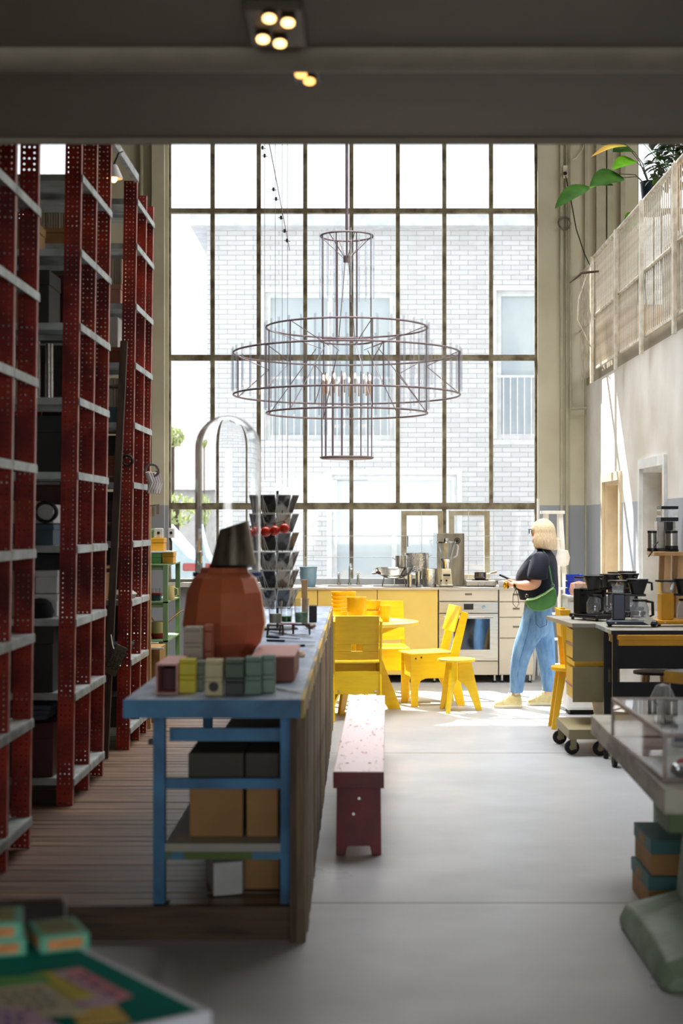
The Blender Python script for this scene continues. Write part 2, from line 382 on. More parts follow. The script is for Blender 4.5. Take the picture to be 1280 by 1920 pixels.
# rear pilasters / mezzanine wall ribs
b = MB()
for px in (1052, 1062, 1098): b.box(X(px, YW) - .015, X(px, YW) + .015, YW - .035, YW, .0, 6.7)
struct(b, 'trim_3', M('cream_pilaster', s(184, 180, 156), .8), 'vertical cable duct strips on the back wall', 'wall strips')
b = MB()
for px, wd in ((1142, .03), (1166, .025), (1125, .05)): b.box(X(px, YW) - wd, X(px, YW) + wd, YW - .06, YW, 3.2, 6.7)
struct(b, 'trim_4', MATS['cream_pilaster'], 'vertical pipes and battens above the mezzanine', 'wall strips')
b = MB().cyl((X(266, YW), YW - .05, 1.0), (X(266, YW), YW - .05, 6.7), .022, n=10)
solo(b, 'wall_pipe', MATS['cream_pilaster'], 'cream pipe running up the wall between racks and window', 'pipe', smooth=True)
b = MB().cyl((X(1068, YW), YW - .06, Z(768, YW)), (X(1068, YW), YW - .06, 6.6), .014, n=8).cyl((X(1068, YW), YW - .06, Z(768, YW)), (X(1098, YW), YW - .06, Z(766, YW)), .014, n=8)
solo(b, 'conduit_pipe', MATS['cream_pilaster'], 'thin cream conduit bending towards the side wall', 'pipe', smooth=True)
b = MB().box(wx0 - .16, wx0 - .03, YW - .10, YW, 0, 6.7)
struct(b, 'column_left', plaster, 'cream plastered column beside the tall window', 'column')
# ---- window 1
yf = YW + .10
cols = [X(p, YW + .1) for p in (315, 398.5, 485, 572, 658.5, 745.5, 832.5, 920, 1007)]
rows = [wz1, Z(396, YW + .1), Z(671, YW + .1), Z(949, YW + .1), wz0]
b = MB()
for i, x in enumerate(cols):
    wd = .021 if 0 < i < 8 else .03
    if 0 < i < 8 and i in (5, 7): b.box(x - wd, x + wd, yf - .03, yf + .03, rows[3], wz1)
    else: b.box(x - wd, x + wd, yf - .03, yf + .03, wz0, wz1)
for i, z in enumerate(rows):
    wd = (.035, .024, .03, .035, .03)[i]
    b.box(wx0, wx1, yf - .034, yf + .034, z - wd, z + wd)
win = struct(b, 'window_1', steel_frame, 'tall industrial window of thirty two panes with weathered steel bars', 'window')
b = MB(); b.box(wx0 + .01, wx1 - .01, yf - .004, yf + .004, wz0, wz1); b.build('pane', glass_pane, win)
cream_f = M('cream_casement_paint', s(196, 186, 160), .6, col2=s(160, 146, 116), scale=8)
for a, c in ((752, 830), (841, 917)):
    x0, x1, z0, z1 = X(a, yf), X(c, yf), wz0 + .03, rows[3] - .05
    b = MB()
    for (p, q, r_, t) in ((x0, x0 + .055, z0, z1), (x1 - .055, x1, z0, z1), (x0 + .055, x1 - .055, z0, z0 + .05), (x0 + .055, x1 - .055, z1 - .05, z1)): b.box(p, q, yf - .06, yf + .05, r_, t)
    c_ = b.build('casement', cream_f, win)
    MB().box(x0 + .06, x0 + .072, yf - .085, yf - .06, 1.35, 1.47).build('handle', steel_frame, c_)
b = MB().box(wx0, wx1, YW - .06, YW + .3, wz0 - .05, wz0)
struct(b, 'sill_1', M('white_sill', s(225, 222, 214), .5), 'white window sill behind the kitchen counter', 'sill')
for nm, ww, lb in (('window_2', w2, 'second steel window above the mezzanine'), ('window_3', w3, 'narrow steel window behind the red racks')):
    b = MB()
    n = 3 if nm == 'window_2' else 1
    for i in range(n + 1):
        x = ww[0] + (ww[1] - ww[0]) * i / n; b.box(x - .02, x + .02, yf - .03, yf + .03, ww[2], ww[3])
    for z in (ww[2], rows[1], ww[3]): b.box(ww[0], ww[1], yf - .034, yf + .034, z - .025, z + .025)
    o = struct(b, nm, steel_frame, lb, 'window'); MB().box(ww[0], ww[1], yf - .003, yf + .003, ww[2], ww[3]).build('pane', glass_pane, o)
# doors in right wall
cream_d = M('cream_door_paint', s(222, 204, 172), .5)
for i, (y0, y1, z0, z1) in enumerate(doors):
    b = MB()
    for (a, c, d, e) in ((y0 - .07, y0, 0, z1 + .08), (y1, y1 + .07, 0, z1 + .08), (y0, y1, z1, z1 + .08)): b.box(2.385, 2.41, a, c, d, e)
    b.box(2.41, 2.60, y0, y0 + .03, 0, z1).box(2.41, 2.60, y1 - .03, y1, 0, z1).box(2.41, 2.60, y0 + .03, y1 - .03, z1 - .03, z1)
    o = struct(b, f'door_{i+1}', white_m if i else cream_d, ('white framed doorway near the coffee grinder', 'cream framed doorway beside the ladder')[1 - i], 'doorway', bevel=0)
    MB().box(2.56, 2.60, y0 + .03, y1 - .03, .01, z1 - .03).build('door_leaf', cream_d, o)
    MB().box(2.52, 2.56, y0 + .09, y0 + .12, .98, 1.10).build('handle', chrome, o)
# ---------------------------------------------------------------- outside
struct(MB().box(-30, 30, 26.9, 80, -.2, -.02).box(-30, -4.6, 16.8, 26.9, -.2, -.02).box(5.4, 30, 16.8, 26.9, -.2, -.02), 'ground_outside', M('pale_paving', s(104, 106, 112), .9, col2=s(90, 92, 98), scale=1), 'pale paved ground outside the window', 'ground')
brick = bpy.data.materials.new('white_brick'); brick.use_nodes = True; nt = brick.node_tree; L = nt.links.new; bs = nt.nodes['Principled BSDF']
tc = nt.nodes.new('ShaderNodeTexCoord'); mp = nt.nodes.new('ShaderNodeMapping'); mp.inputs['Rotation'].default_value = (R(90), 0, 0); bt = nt.nodes.new('ShaderNodeTexBrick')
bt.inputs['Scale'].default_value = 1; bt.inputs['Brick Width'].default_value = .30; bt.inputs['Row Height'].default_value = .086; bt.inputs['Mortar Size'].default_value = .006; bt.inputs['Mortar Smooth'].default_value = .3
bt.inputs['Color1'].default_value = s(222, 222, 224); bt.inputs['Color2'].default_value = s(208, 207, 208); bt.inputs['Mortar'].default_value = s(170, 170, 174); bt.inputs['Bias'].default_value = -.2
L(tc.outputs['Object'], mp.inputs[0]); L(mp.outputs[0], bt.inputs[0]); L(bt.outputs[0], bs.inputs['Base Color']); bs.inputs['Roughness'].default_value = .85
bp = nt.nodes.new('ShaderNodeBump'); bp.inputs['Strength'].default_value = .5; bp.inputs['Distance'].default_value = .02; bp.invert = True; L(bt.outputs['Fac'], bp.inputs['Height']); L(bp.outputs[0], bs.inputs['Normal'])
D = 27.0
bx = lambda p: X(p, D)
bz = lambda p: Z(p, D)
hA = (bx(497), bx(740), bz(825), bz(548)); hB = (bx(930), bx(1100), bz(823), bz(545)); hC = (bx(622), bx(856), bz(1135), bz(890))
bl = T('brick_house', 'pale whitewashed brick house with flat roof across the yard', 'building', (bx(700), D + 3, 0), world=True)
wall_holes(MB(), bx(388), 9.0, 0, bz(430), [hA, hB, hC], D, D + .4).box(bx(388), 9, D + 5.6, D + 6, 0, bz(430)).box(bx(388), bx(388) + .4, D + .4, D + 5.6, 0, bz(430)).build('wall', brick, bl)
MB().box(bx(360), 9.3, D - .35, D + 6.3, bz(430), bz(406)).build('roof', M('white_fascia', s(226, 228, 230), .6), bl)
wfr = M('white_window_frame', s(235, 236, 238), .5)
blueglass = M('reflective_house_glass', s(176, 188, 198), .12, col2=s(196, 206, 210), scale=1.2, st=(1, 1, .4))
def hwin(h, nx, bars=False, sill=True, split=None):
    b = MB(); x0, x1, z0, z1 = h; t = .09
    for q in ((x0, x0 + t, z0, z1), (x1 - t, x1, z0, z1), (x0 + t, x1 - t, z0, z0 + t), (x0 + t, x1 - t, z1 - t, z1)): b.box(q[0], q[1], D + .05, D + .2, q[2], q[3])
    for i in range(1, nx): x = x0 + (x1 - x0) * i / nx; b.box(x - t / 2, x + t / 2, D + .06, D + .18, z0 + t, z1 - t)
    if split: b.box(x0 + t, x1 - t, D + .06, D + .18, z0 + (z1 - z0) * split - .04, z0 + (z1 - z0) * split + .04)
    b.box(x0 - .09, x1 + .09, D - .03, D, z0 - .1, z0 - .02).box(x0 - .09, x1 + .09, D - .03, D, z1 + .0, z1 + .09).box(x0 - .09, x0, D - .03, D, z0, z1).box(x1, x1 + .09, D - .03, D, z0, z1)
    o = b.build('window', wfr, bl)
    MB().box(x0 + .02, x1 - .02, D + .12, D + .14, z0 + .02, z1 - .02).build('glazing', blueglass, o)
    if bars:
        b = MB(); zb = z0 + (z1 - z0) * .42
        b.box(x0, x1, D - .06, D - .03, zb - .02, zb + .02)
        n = int((x1 - x0) / .12)
        for i in range(n + 1): x = x0 + (x1 - x0) * i / n; b.box(x - .009, x + .009, D - .055, D - .035, z0, zb - .02)
        b.build('balustrade', wfr, o)
hwin(hA, 2, True); hwin(hB, 2, True); hwin(hC, 2)
# gable behind the roof
b = MB().prism([(bx(792) , bz(405)), (bx(835), bz(362)), (bx(892), bz(405))], 'y', D + 3, D + 5)
solo(b, 'roof_gable', M('white_fascia', s(226, 228, 230)), 'small pale gable rising behind the flat roof of the brick house', 'roof')
# tiled cottage far left
c_ = T('tiled_cottage', 'distant cottage with a reddish grey tiled roof, seen past the house corner', 'building', (X(330, 45), 47, 0), world=True)
d2 = 45
MB().box(X(120, d2), X(500, d2), d2 + .4, d2 + 5, 0, Z(915, d2)).build('wall', M('pale_render', s(222, 220, 214), .8), c_)
tl = M('roof_tiles', s(160, 140, 138), .8, col2=s(136, 122, 122), scale=10, st=(1, 3, 3))
b = MB(); b.add([(X(100, d2), d2, Z(918, d2)), (X(520, d2), d2, Z(918, d2)), (X(520, d2), d2 + 2.9, Z(918, d2) + 1.9), (X(100, d2), d2 + 2.9, Z(918, d2) + 1.9), (X(100, d2), d2 + 5.8, Z(918, d2)), (X(520, d2), d2 + 5.8, Z(918, d2))], [(0, 1, 2, 3), (3, 2, 5, 4), (0, 3, 4), (1, 5, 2), (0, 4, 5, 1)])
b.build('roof', tl, c_)
# garden bushes
def blob(mb, c, r, n=60, s0=.12):
    for i in range(n):
        a = random.uniform(0, 6.28); u = random.uniform(-1, 1); q = math.sqrt(1 - u * u); rr = r * random.uniform(.75, 1)
        p = Vector((c[0] + rr * q * math.cos(a), c[1] + rr * q * math.sin(a) * .6, c[2] + rr * u * .8))
        e = Euler((random.uniform(0, 6), random.uniform(0, 6), random.uniform(0, 6))).to_matrix()
        mb.add([tuple(p + e @ Vector(k)) for k in ((-s0, 0, 0), (0, -s0 * .5, .02), (s0, 0, 0), (0, s0 * .5, .02))], [(0, 1, 2, 3)])
pale_leaf = M('sunlit_leaf', s(200, 208, 150), .6, col2=s(160, 176, 110), scale=4)
for px, py, d, r, lb in ((322, 820, 40, .32, 'yellow green treetop in front of the tiled roof'), (330, 955, 34, .45, 'low sunlit bush beyond the parked car')):
    b = MB(); c = P(px, py, d); b.cyl((c[0], c[1], 0), (c[0], c[1], c[2]), .07, n=6); t_ = T('garden_bush', lb, 'bush', (c[0], c[1], 0), world=True, group='bushes outside'); b.build('trunk', wood_d, t_)
    b = MB(); blob(b, c, r, 260, .07); b.build('foliage', pale_leaf, t_)
# car
dc = 22.0
cr = T('parked_car', 'white and pale blue hatchback parked outside the lower panes', 'car', (X(320, dc), dc, 0), world=True)
carw = M('pale_car_paint', s(176, 196, 206), .3)
x1 = X(398, dc); L0 = x1 - 3.9
prof = [(x1 - .05, .35), (x1, .75), (x1 - .06, 1.0), (x1 - .35, 1.12), (x1 - .75, 1.58), (x1 - 1.3, 1.68), (x1 - 2.2, 1.64), (x1 - 2.9, 1.12), (L0 + .2, .95), (L0, .6), (L0 + .1, .3)]
MB().prism(prof, 'y', dc, dc + 1.7).build('body', carw, cr, True, .06, 60, 3)
MB().prism([(x1 - .55, 1.14), (x1 - .82, 1.52), (x1 - 1.4, 1.58), (x1 - 2.15, 1.55), (x1 - 2.7, 1.14)], 'y', dc - .01, dc + .02).build('side_window', M('car_glass', s(90, 104, 116), .1), cr)
for xx in (x1 - .7, L0 + .8):
    MB().cyl((xx, dc - .02, .32), (xx, dc + .2, .32), .32, n=24).build('wheel', rubber, cr, True)
MB().box(x1 - .42, x1 - .06, dc - .02, dc + .06, .92, 1.03).build('tail_light', M('tail_light_red', s(170, 70, 70), .3), cr, False, .02)
# ---------------------------------------------------------------- red shelving racks
RX = -1.49; RZ0 = .127; RTOP = 3.72
LEV = [.27 - RZ0, .713 - RZ0, 1.10 - RZ0, 1.483 - RZ0, 1.867 - RZ0, 2.256 - RZ0, 2.645 - RZ0, 3.03 - RZ0, 3.42 - RZ0, 3.71 - RZ0]
def perf_post():
    """slotted angle: perforated flange in the xz plane (x -.085..0), solid narrow flange in the yz plane"""
    mb = MB(); W = .085; pit = .0255; n = int(RTOP / pit)
    colsx = [-.066, -.043, -.020]; cw = [(-.085, -.0545), (-.0545, -.0315), (-.0315, -.002)]
    for i in range(n):
        z0, z1 = i * pit, (i + 1) * pit; zc = (z0 + z1) / 2
        for c, (xc, (xa, xb)) in enumerate(zip(colsx, cw)):
            if c == 1 and i % 2: mb.add([(xa, 0, z0), (xb, 0, z0), (xb, 0, z1), (xa, 0, z1)], [(0, 1, 2, 3)]); continue
            r = .0043; xm = xc
            o = [(xa, z0), (xm, z0), (xb, z0), (xb, zc), (xb, z1), (xm, z1), (xa, z1), (xa, zc)]
            q = [(xm - r * .7, zc - r * .7), (xm, zc - r), (xm + r * .7, zc - r * .7), (xm + r, zc), (xm + r * .7, zc + r * .7), (xm, zc + r), (xm - r * .7, zc + r * .7), (xm - r, zc)]
            mb.add([(a, 0, b_) for a, b_ in o] + [(a, 0, b_) for a, b_ in q], [(k, (k + 1) % 8, 8 + (k + 1) % 8, 8 + k) for k in range(8)])
    H_ = n * pit
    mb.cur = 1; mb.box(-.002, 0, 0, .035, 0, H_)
    return mb.build('post', [rackred, M('rubbed_lit_post_edge', s(176, 128, 116), .45, col2=s(132, 52, 36), scale=14, st=(1, 1, .5))], None)  # paler aisle flange: rubbed paint, plus window light put into its colour
POST = perf_post(); PM = POST.data; bpy.data.objects.remove(POST)
PM.transform(Matrix.Translation((-.0425, 0, 0)) @ Matrix.Translation((0, .0175, 0)))   # undo centring
edge_m = M('rubbed_lit_post_edge', s(190, 150, 140), .45, col2=s(150, 70, 50), scale=20)
SHM = {}
def rack(name, label, ys, lean=.8, depth=.78, skip=()):
    r = T(name, label, 'shelving rack', (RX, ys[0], RZ0), 0, 'red perforated shelving racks')
    for y in ys:
        for x in (0, -depth + .085):
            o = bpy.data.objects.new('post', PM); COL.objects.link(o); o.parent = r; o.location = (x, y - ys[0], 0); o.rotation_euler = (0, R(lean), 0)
            if x == 0: MB().box(0.0005, .0045, y - ys[0], y - ys[0] + .012, 0, RTOP).build('edge_strip', edge_m, o) if False else None
    for bi, (a, c) in enumerate(zip(ys, ys[1:])):
        for li, z in enumerate(LEV):
            if (bi, li) in skip: continue
            y0, y1 = a - ys[0] + .004, c - ys[0] - .004
            if bi == len(ys) - 2: y1 = c - ys[0] + .03
            key = (round(y1 - y0, 4), depth)
            sh = z * math.tan(R(lean)); m = MB(Matrix.Translation((sh, 0, 0))); m.box(-depth, .006, y0, y1, z - .006, z); m.box(.002, .008, y0, y1, z - .040, z - .0061); m.box(-depth, -.001, y0, y0 + .003, z - .036, z - .0061)
            m.box(-depth, -depth + .003, y0 + .0031, y1, z - .036, z - .0061)
            m.build('shelf', galv, r)
    return r
YA = [5.62, 6.1, 6.54, 7.0]; YB = [8.06, 8.53, 9.0]; YC = [10.05, 10.5, 10.85]
rack('shelving_rack', 'red perforated steel rack at the picture edge, closest to the entrance', YA, skip={(0, 9), (1, 9), (2, 9)})
rack('shelving_rack', 'middle red perforated steel rack with cables and tubes, behind the first gap', YB, skip={(0, 9), (1, 9)})
rack('shelving_rack', 'red perforated steel rack furthest back, next to the plastered column', YC)
xl = lambda z, x: x + (z) * math.tan(R(.8))
# tie bar between the middle and last rack
solo(MB().bar((RX + .05, YB[0], RZ0 + RTOP - .01), (RX + .05, YC[0] - .01, RZ0 + RTOP - .01), .03, .05), 'tie_rail', galv, 'pale steel rail joining the tops of the middle and rear racks', 'rail')
# ---- contents
def zz(l): return RZ0 + LEV[l] + .001
def cbox(x0, x1, y0, y1, l, h, mat, label, nm='storage_box', cat='box', group='boxes on the racks', lid=True, z=None):
    z = zz(l) if z is None else z
    t = T(nm, label, cat, ((x0 + x1) / 2, (y0 + y1) / 2, z), 0, group, world=True)
    MB().box(x0, x1, y0, y1, z, z + h * (.72 if lid else 1)).build('body', mat, t, bevel=.003)
    if lid: MB().box(x0 - .004, x1 + .004, y0 - .004, y1 + .004, z + h * .72, z + h).build('lid', mat, t, bevel=.003)
    return t
beige = M('beige_board', s(170, 148, 118), .8); darkb = M('dark_grey_board', s(48, 44, 42), .7); slate = M('slate_blue_board', s(70, 92, 104), .6)
pinkb = M('faded_pink_board', s(180, 130, 110), .8); brownc = M('brown_wood_box', s(120, 66, 30), .6); whiteb = M('white_board', s(210, 208, 204), .6); darkred = M('dark_red_board', s(70, 20, 18), .6)
ordn = ['bottom', 'second', 'third', 'fourth', 'fifth', 'sixth', 'seventh', 'eighth', 'ninth']
B0, B1 = YB[0] + .03, YB[0] + .42
spec = [
 (-2.05, -1.78, 0, .28, darkb, 'black carton on the bottom shelf of the middle rack'),
 (-1.76, -1.60, 0, .28, darkred, 'dark red carton on the bottom shelf of the middle rack'),
 (-2.05, -1.60, 1, .35, darkb, 'large black box on the second shelf up in the middle rack'),
 (-1.72, -1.60, 3, .0, None, ''),
 (-1.80, -1.60, 4, .11, slate, 'slate blue tray box on the fourth shelf up, middle rack'),
 (-2.04, -1.84, 5, .22, beige, 'beige cardboard box behind silver tubes, middle rack'),
 (-2.00, -1.76, 6, .24, card, 'brown carton on the seventh shelf up of the middle rack'),
 (-1.74, -1.62, 6, .28, darkb, 'black case on the seventh shelf up of the middle rack'),
 (-2.0, -1.7, 7, .16, card, 'low brown carton on the eighth shelf up of the middle rack'),
]
for x0, x1, l, h, m, lb in spec:
    if m: cbox(x0, x1, B0 + random.uniform(0, .03), B1 - random.uniform(0, .1), l if l != 4 else 3, h, m, lb)
for l_ in range(0, 7):
    cbox(-2.2, -1.60, YB[1] + .05, YB[2] - .04, l_, .33, darkb if l_ % 3 else darkred, f'wide dark carton filling the inner bay, {ordn[l_]} shelf up, middle rack')
for l_ in range(0, 6):
    cbox(-2.2, -1.62, YC[1] + .05, YC[2] - .04, l_, .33, darkb, f'wide dark carton in the window side bay, {ordn[l_]} shelf up, rear rack')
for k_, (xa_, xb_, m_, w_) in enumerate(((-1.86, -1.74, beige, 'beige'), (-1.725, -1.61, whiteb, 'pale'))):
    for j_ in range(2): cbox(xa_, xb_, B0 + .17, B1 - .03, 2, .12, m_, f'{w_} carton, {("lower","upper")[j_]} one behind the black domed bag', z=zz(2) + .125 * j_)
cbox(-1.86, -1.73, B0 + .08, B1 - .05, 2, .12, beige, 'small beige carton under the slate tray, middle rack', z=zz(3) + .115)
cbox(-1.71, -1.61, B0 + .08, B1 - .05, 2, .10, whiteb, 'small pale carton under the coiled cable, middle rack', z=zz(3) + .115)
# silver tubes
for i, (x, r_, h) in enumerate(((-1.83, .02, .34), (-1.77, .024, .33), (-1.71, .017, .31), (-1.65, .022, .30))):
    b = MB().cyl((x, B0 + .1 + .02 * i, zz(5)), (x, B0 + .1 + .02 * i, zz(5) + h), r_, n=16)
    solo(b, 'metal_tube', chrome, ('tall', 'thick', 'thin', 'short')[i] + ' upright silver tube on the sixth shelf of the middle rack', 'tube', 'silver tubes in the middle rack', True)
# coiled cables
def coil(c, r_, lb, n=4, ax='y', mat=rubber):
    b = MB(); pts = []
    for i in range(n * 24):
        t = i / 24 * 2 * math.pi; rr = r_ * (1 + .08 * math.sin(i * .37)); q = (rr * math.cos(t), rr * math.sin(t) * .9); e = .012 * math.sin(i * .21)
        pts.append((c[0] + q[0], c[1] + e, c[2] + q[1]) if ax == 'y' else (c[0] + e, c[1] + q[0], c[2] + q[1]))
    b.tube(pts, .006, 6)
    return solo(b, 'coiled_cable', mat, lb, 'cable', 'coiled cables', True)
coil((-1.645, B0 + .05, zz(3) + .175), .055, 'black coiled cable propped on the slate tray of the middle rack')
solo(MB().cyl((-1.73, B0 + .05, zz(3) + .112), (-1.728, B0 + .05, zz(3) + .24), .01, n=8), 'marker_stick', M('yellow_stick', s(190, 160, 40)), 'thin yellow stick beside the coiled cable', 'stick')
# jars
def jar(x, y, z, r_, h, mat, lb, nm='storage_jar', cat='jar', lidm=None, group='jars on the racks'):
    t = T(nm, lb, cat, (x, y, z), 0, group)
    MB().lathe([(0, 0), (r_, 0), (r_, h * .75), (r_ * .8, h * .88), (r_ * .8, h), (0, h)], n=20).build('body', mat, t, True)
    if lidm: MB().cyl((0, 0, h + .0005), (0, 0, h + .02), r_ * .86, n=20).build('lid', lidm, t, True)
    return t
jar(-1.66, 8.2, zz(2) - .0 + 0, .0001, .0001, None, '') if False else None
b = MB().lathe([(0, 0), (.065, 0), (.075, .03), (.06, .08), (.03, .1), (0, .105)], (-1.68, B0 + .075, zz(2)), n=20)
solo(b, 'domed_bag', M('black_felt', s(20, 18, 20), .95), 'black domed bag in front of the pale cartons, middle rack', 'bag', smooth=True)
# folded cloths
def cloth(x0, x1, y0, y1, z, lb, mat):
    b = MB()
    for k in range(3):
        b.obox(((x0 + x1) / 2 + .01 * k, (y0 + y1) / 2, z + .018 + .03 * k), (x1 - x0, y1 - y0, .026), (0, R(-4 + 2 * k), 0))
    return solo(b, 'folded_cloth', mat, lb, 'cloth', 'folded cloths', bevel=.008)
cloth(-1.9, -1.63, B0 + .01, B1 - .12, zz(0) + .285, 'blue grey folded cloth lying on the cartons at the bottom of the middle rack', M('blue_grey_cloth', s(84, 92, 108), .9))
cloth(-1.75, -1.53, 10.12, 10.42, zz(1), 'dark folded cloth low in the rear rack', M('dark_cloth', s(52, 50, 56), .9))
# rear rack
C0, C1 = YC[0] + .02, YC[0] + .36
specC = [
 (-1.66, -1.55, 0, .20, darkb, 'black carton on the bottom shelf of the rear rack'),
 (-1.72, -1.54, 1, .0, None, ''),
 (-1.76, -1.65, 2, .22, card, 'brown carton behind the lettered bag, rear rack'),
 (-1.70, -1.55, 3, .26, darkb, 'black box half way up the rear rack'),
 (-1.68, -1.56, 4, .17, brownc, 'narrow brown wooden box at cable height, rear rack'),
 (-1.70, -1.55, 5, .10, slate, 'low blue pack on the sixth shelf of the rear rack'),
 (-1.69, -1.54, 6, .10, brownc, 'reddish wooden box under the white file, rear rack'),
 (-2.10, -1.88, 6, .30, beige, 'beige carton on the seventh shelf, inner side of the rear rack'),
 (-2.3, -1.75, 8, .10, card, 'brown carton on the top shelf of the rear rack'),
]
for x0, x1, l, h, m, lb in specC:
    if m: cbox(x0, x1, C0, C1, l, h, m, lb)
cbox(-1.69, -1.55, C0, C1, 7, .13, pinkb, 'dusty pink carton under white magazines, rear rack')
cbox(-1.63, -1.57, C0 + .02, C1, 6, .20, whiteb, 'upright white file standing on a reddish box, rear rack', nm='document_file', cat='file', group='files', lid=False, z=zz(6) + .101)
# magazines : rows of single spines
def mags(x0, x1, l, lb, grp, y=C0, h=.24, z=None):
    x = x0; k = 0; first = None; z = zz(l) if z is None else z
    ms = [M('magazine_white', s(214, 206, 188), .6), M('magazine_cream', s(190, 178, 150), .6), M('magazine_grey', s(168, 162, 150), .6)]
    src = []
    while x < x1:
        w_ = .0135
        if len(src) < 3:
            o = solo(MB().box(x, x + w_, y, y + .2, z, z + h), 'magazine', ms[len(src)], lb, 'magazine', grp); src.append(o)
        else:
            o = random.choice(src); o = o.copy(); COL.objects.link(o); o.location.x = x + w_ / 2; o.location.y = y + .1 + random.uniform(0, .012); o.scale.z = random.uniform(.93, 1.0)
        x += w_ + random.choice((.002, .003, .005))
mags(-2.12, -1.60, 8, 'white magazine spine in the row on the ninth shelf of the rear rack', 'magazines on the ninth shelf', h=.2, z=zz(8) + .0) if False else None
mags(-2.12, -1.88, 8, 'white magazine spine in the row on the ninth shelf of the rear rack', 'magazines on the ninth shelf', z=zz(8) + .101, h=.17)
mags(-2.12, -1.90, 7, 'white magazine spine in the inner row on the eighth shelf of the rear rack', 'magazines on the inner eighth shelf', h=.2)
mags(-1.69, -1.55, 7, 'white magazine spine standing on the dusty pink carton', 'magazines on the pink carton', z=zz(7) + .131, h=.17)
mags(-1.69, -1.565, 5, 'white magazine spine in the short row on the sixth shelf of the rear rack', 'magazines on the sixth shelf', h=.19, z=zz(5) + .101)
# front rack bits
A2 = YA[2] + .03
cbox(-1.78, -1.56, A2, A2 + .34, 1, .22, card, 'brown carton low in the entrance side rack')
cbox(-1.82, -1.56, A2, A2 + .34, 0, .2, darkb, 'black box on the bottom shelf of the entrance side rack')
jar(-1.60, YA[2] + .1, zz(2), .06, .13, M('grey_paper', s(150, 148, 140)), 'grey paper bundle sticking out of the entrance side rack', 'paper_bundle', 'paper')
cbox(-1.86, -1.6, A2, A2 + .34, 3, .24, darkred, 'dark red carton at waist height in the entrance side rack')
cbox(-1.84, -1.6, A2, A2 + .34, 5, .2, darkb, 'black carton at head height in the entrance side rack')
jar(-1.62, YA[2] + .12, zz(6), .03, .26, chrome, 'shiny metal flask on the seventh shelf, entrance side rack', 'metal_flask', 'flask')
# pillow-like paper and white panel near the rear rack edge
b = MB(); b.lathe([(0, 0), (.07, .0), (.085, .03), (.05, .055), (0, .06)], (-1.56, 10.3, zz(2)), n=14, sx=1, sy=1.6)
solo(b, 'cloth_sack', M('pale_linen', s(170, 164, 150), .9), 'pale linen sack on the third shelf of the rear rack', 'sack', smooth=True)
solo(MB().box(-1.53, -1.505, 10.62, 10.7, zz(2), zz(2) + .33), 'paper_roll', paper, 'upright white board at the end of the rear rack', 'board')
# wooden ladder leaning on the racks
b_ = T('wooden_ladder', 'dark wooden ladder leaning in the gap between the middle and rear racks', 'ladder', (X(200, 9.75), 9.75, .127), world=True)
p0 = (X(199, 9.72), 9.66, .13); p1 = (X(229, 9.85), 9.93, Z(640, 9.93))
q0 = (p0[0] - .34, p0[1], p0[2]); q1 = (p1[0] - .34, p1[1], p1[2])
MB().bar(p0, p1, .03, .045, (1, 0, 0)).build('rail', wood_d, b_); MB().bar(q0, q1, .03, .045, (1, 0, 0)).build('rail', wood_d, b_)
for k in range(1, 9):
    t = k / 9; a = [p0[i] + (p1[i] - p0[i]) * t for i in range(3)]; c = [q0[i] + (q1[i] - q0[i]) * t for i in range(3)]
    MB().cyl((a[0] - .016, a[1], a[2]), (c[0] + .016, c[1], c[2]), .013, n=8).build('rung', wood_d, b_, True)
# timber post and crate at the end of the rear rack
solo(MB().box(X(276, 11.1), X(283, 11.1), 11.08, 11.11, .127, Z(873, 11.1)), 'timber_post', wood_l, 'slim raw timber post beside the rear rack', 'post')
t = T('wooden_crate', 'pale wooden crate with light rims standing beyond the rear rack', 'crate', (X(290, 11.6), 11.6, .127), world=True)
MB().box(X(268, 11.5), X(301, 11.5), 11.45, 11.8, .127, Z(1213, 11.5)).build('body', M('crate_wood', s(150, 112, 56), .6, st=(6, 6, 1)), t, bevel=.004)
for z in (1206, 1216): MB().box(X(267, 11.5), X(309 if z > 1210 else 299, 11.5), 11.42, 11.44, Z(z, 11.5), Z(z - 3, 11.5)).build('rim', paper, t)
# things hanging on the rear rack
hx = RX + .06
coil((hx + .03, 10.5, Z(882, 10.5)), .045, 'grey coiled wire hanging from a bracket on the rear rack', 3, 'y', M('grey_wire', s(110, 100, 96)))
coil((X(283, 10.9), 10.9, Z(880, 10.9)), .04, 'thin wire loop sticking out past the rear rack', 1, 'y', MATS['grey_wire'])
coil((X(240, 10.02), 9.99, Z(864, 10.02)), .035, 'dark hook and cable bundle hanging on the rear rack corner', 3, 'y', rubber)
b = MB()
for k in range(5):
    b.tube([(hx + .01 + .01 * k, 10.4 + .06 * k, Z(885, 10.4)), (hx + .03 + .008 * k, 10.42 + .06 * k, Z(905, 10.4)), (hx + .015 + .012 * k, 10.4 + .05 * k, Z(925, 10.4))], [.014, .02, .004], 6)
solo(b, 'cloth_gloves', M('pale_glove_cloth', s(170, 162, 158), .9), 'pale cloth gloves dangling from the rear rack bracket', 'gloves', smooth=True)
solo(MB().cyl((RX - .1, 10.0, Z(874, 10)), (X(275, 10.9), 10.95, Z(861, 10.9)), .004, n=6), 'hanging_rod', chrome, 'thin rod carrying the wires along the rear rack', 'rod')
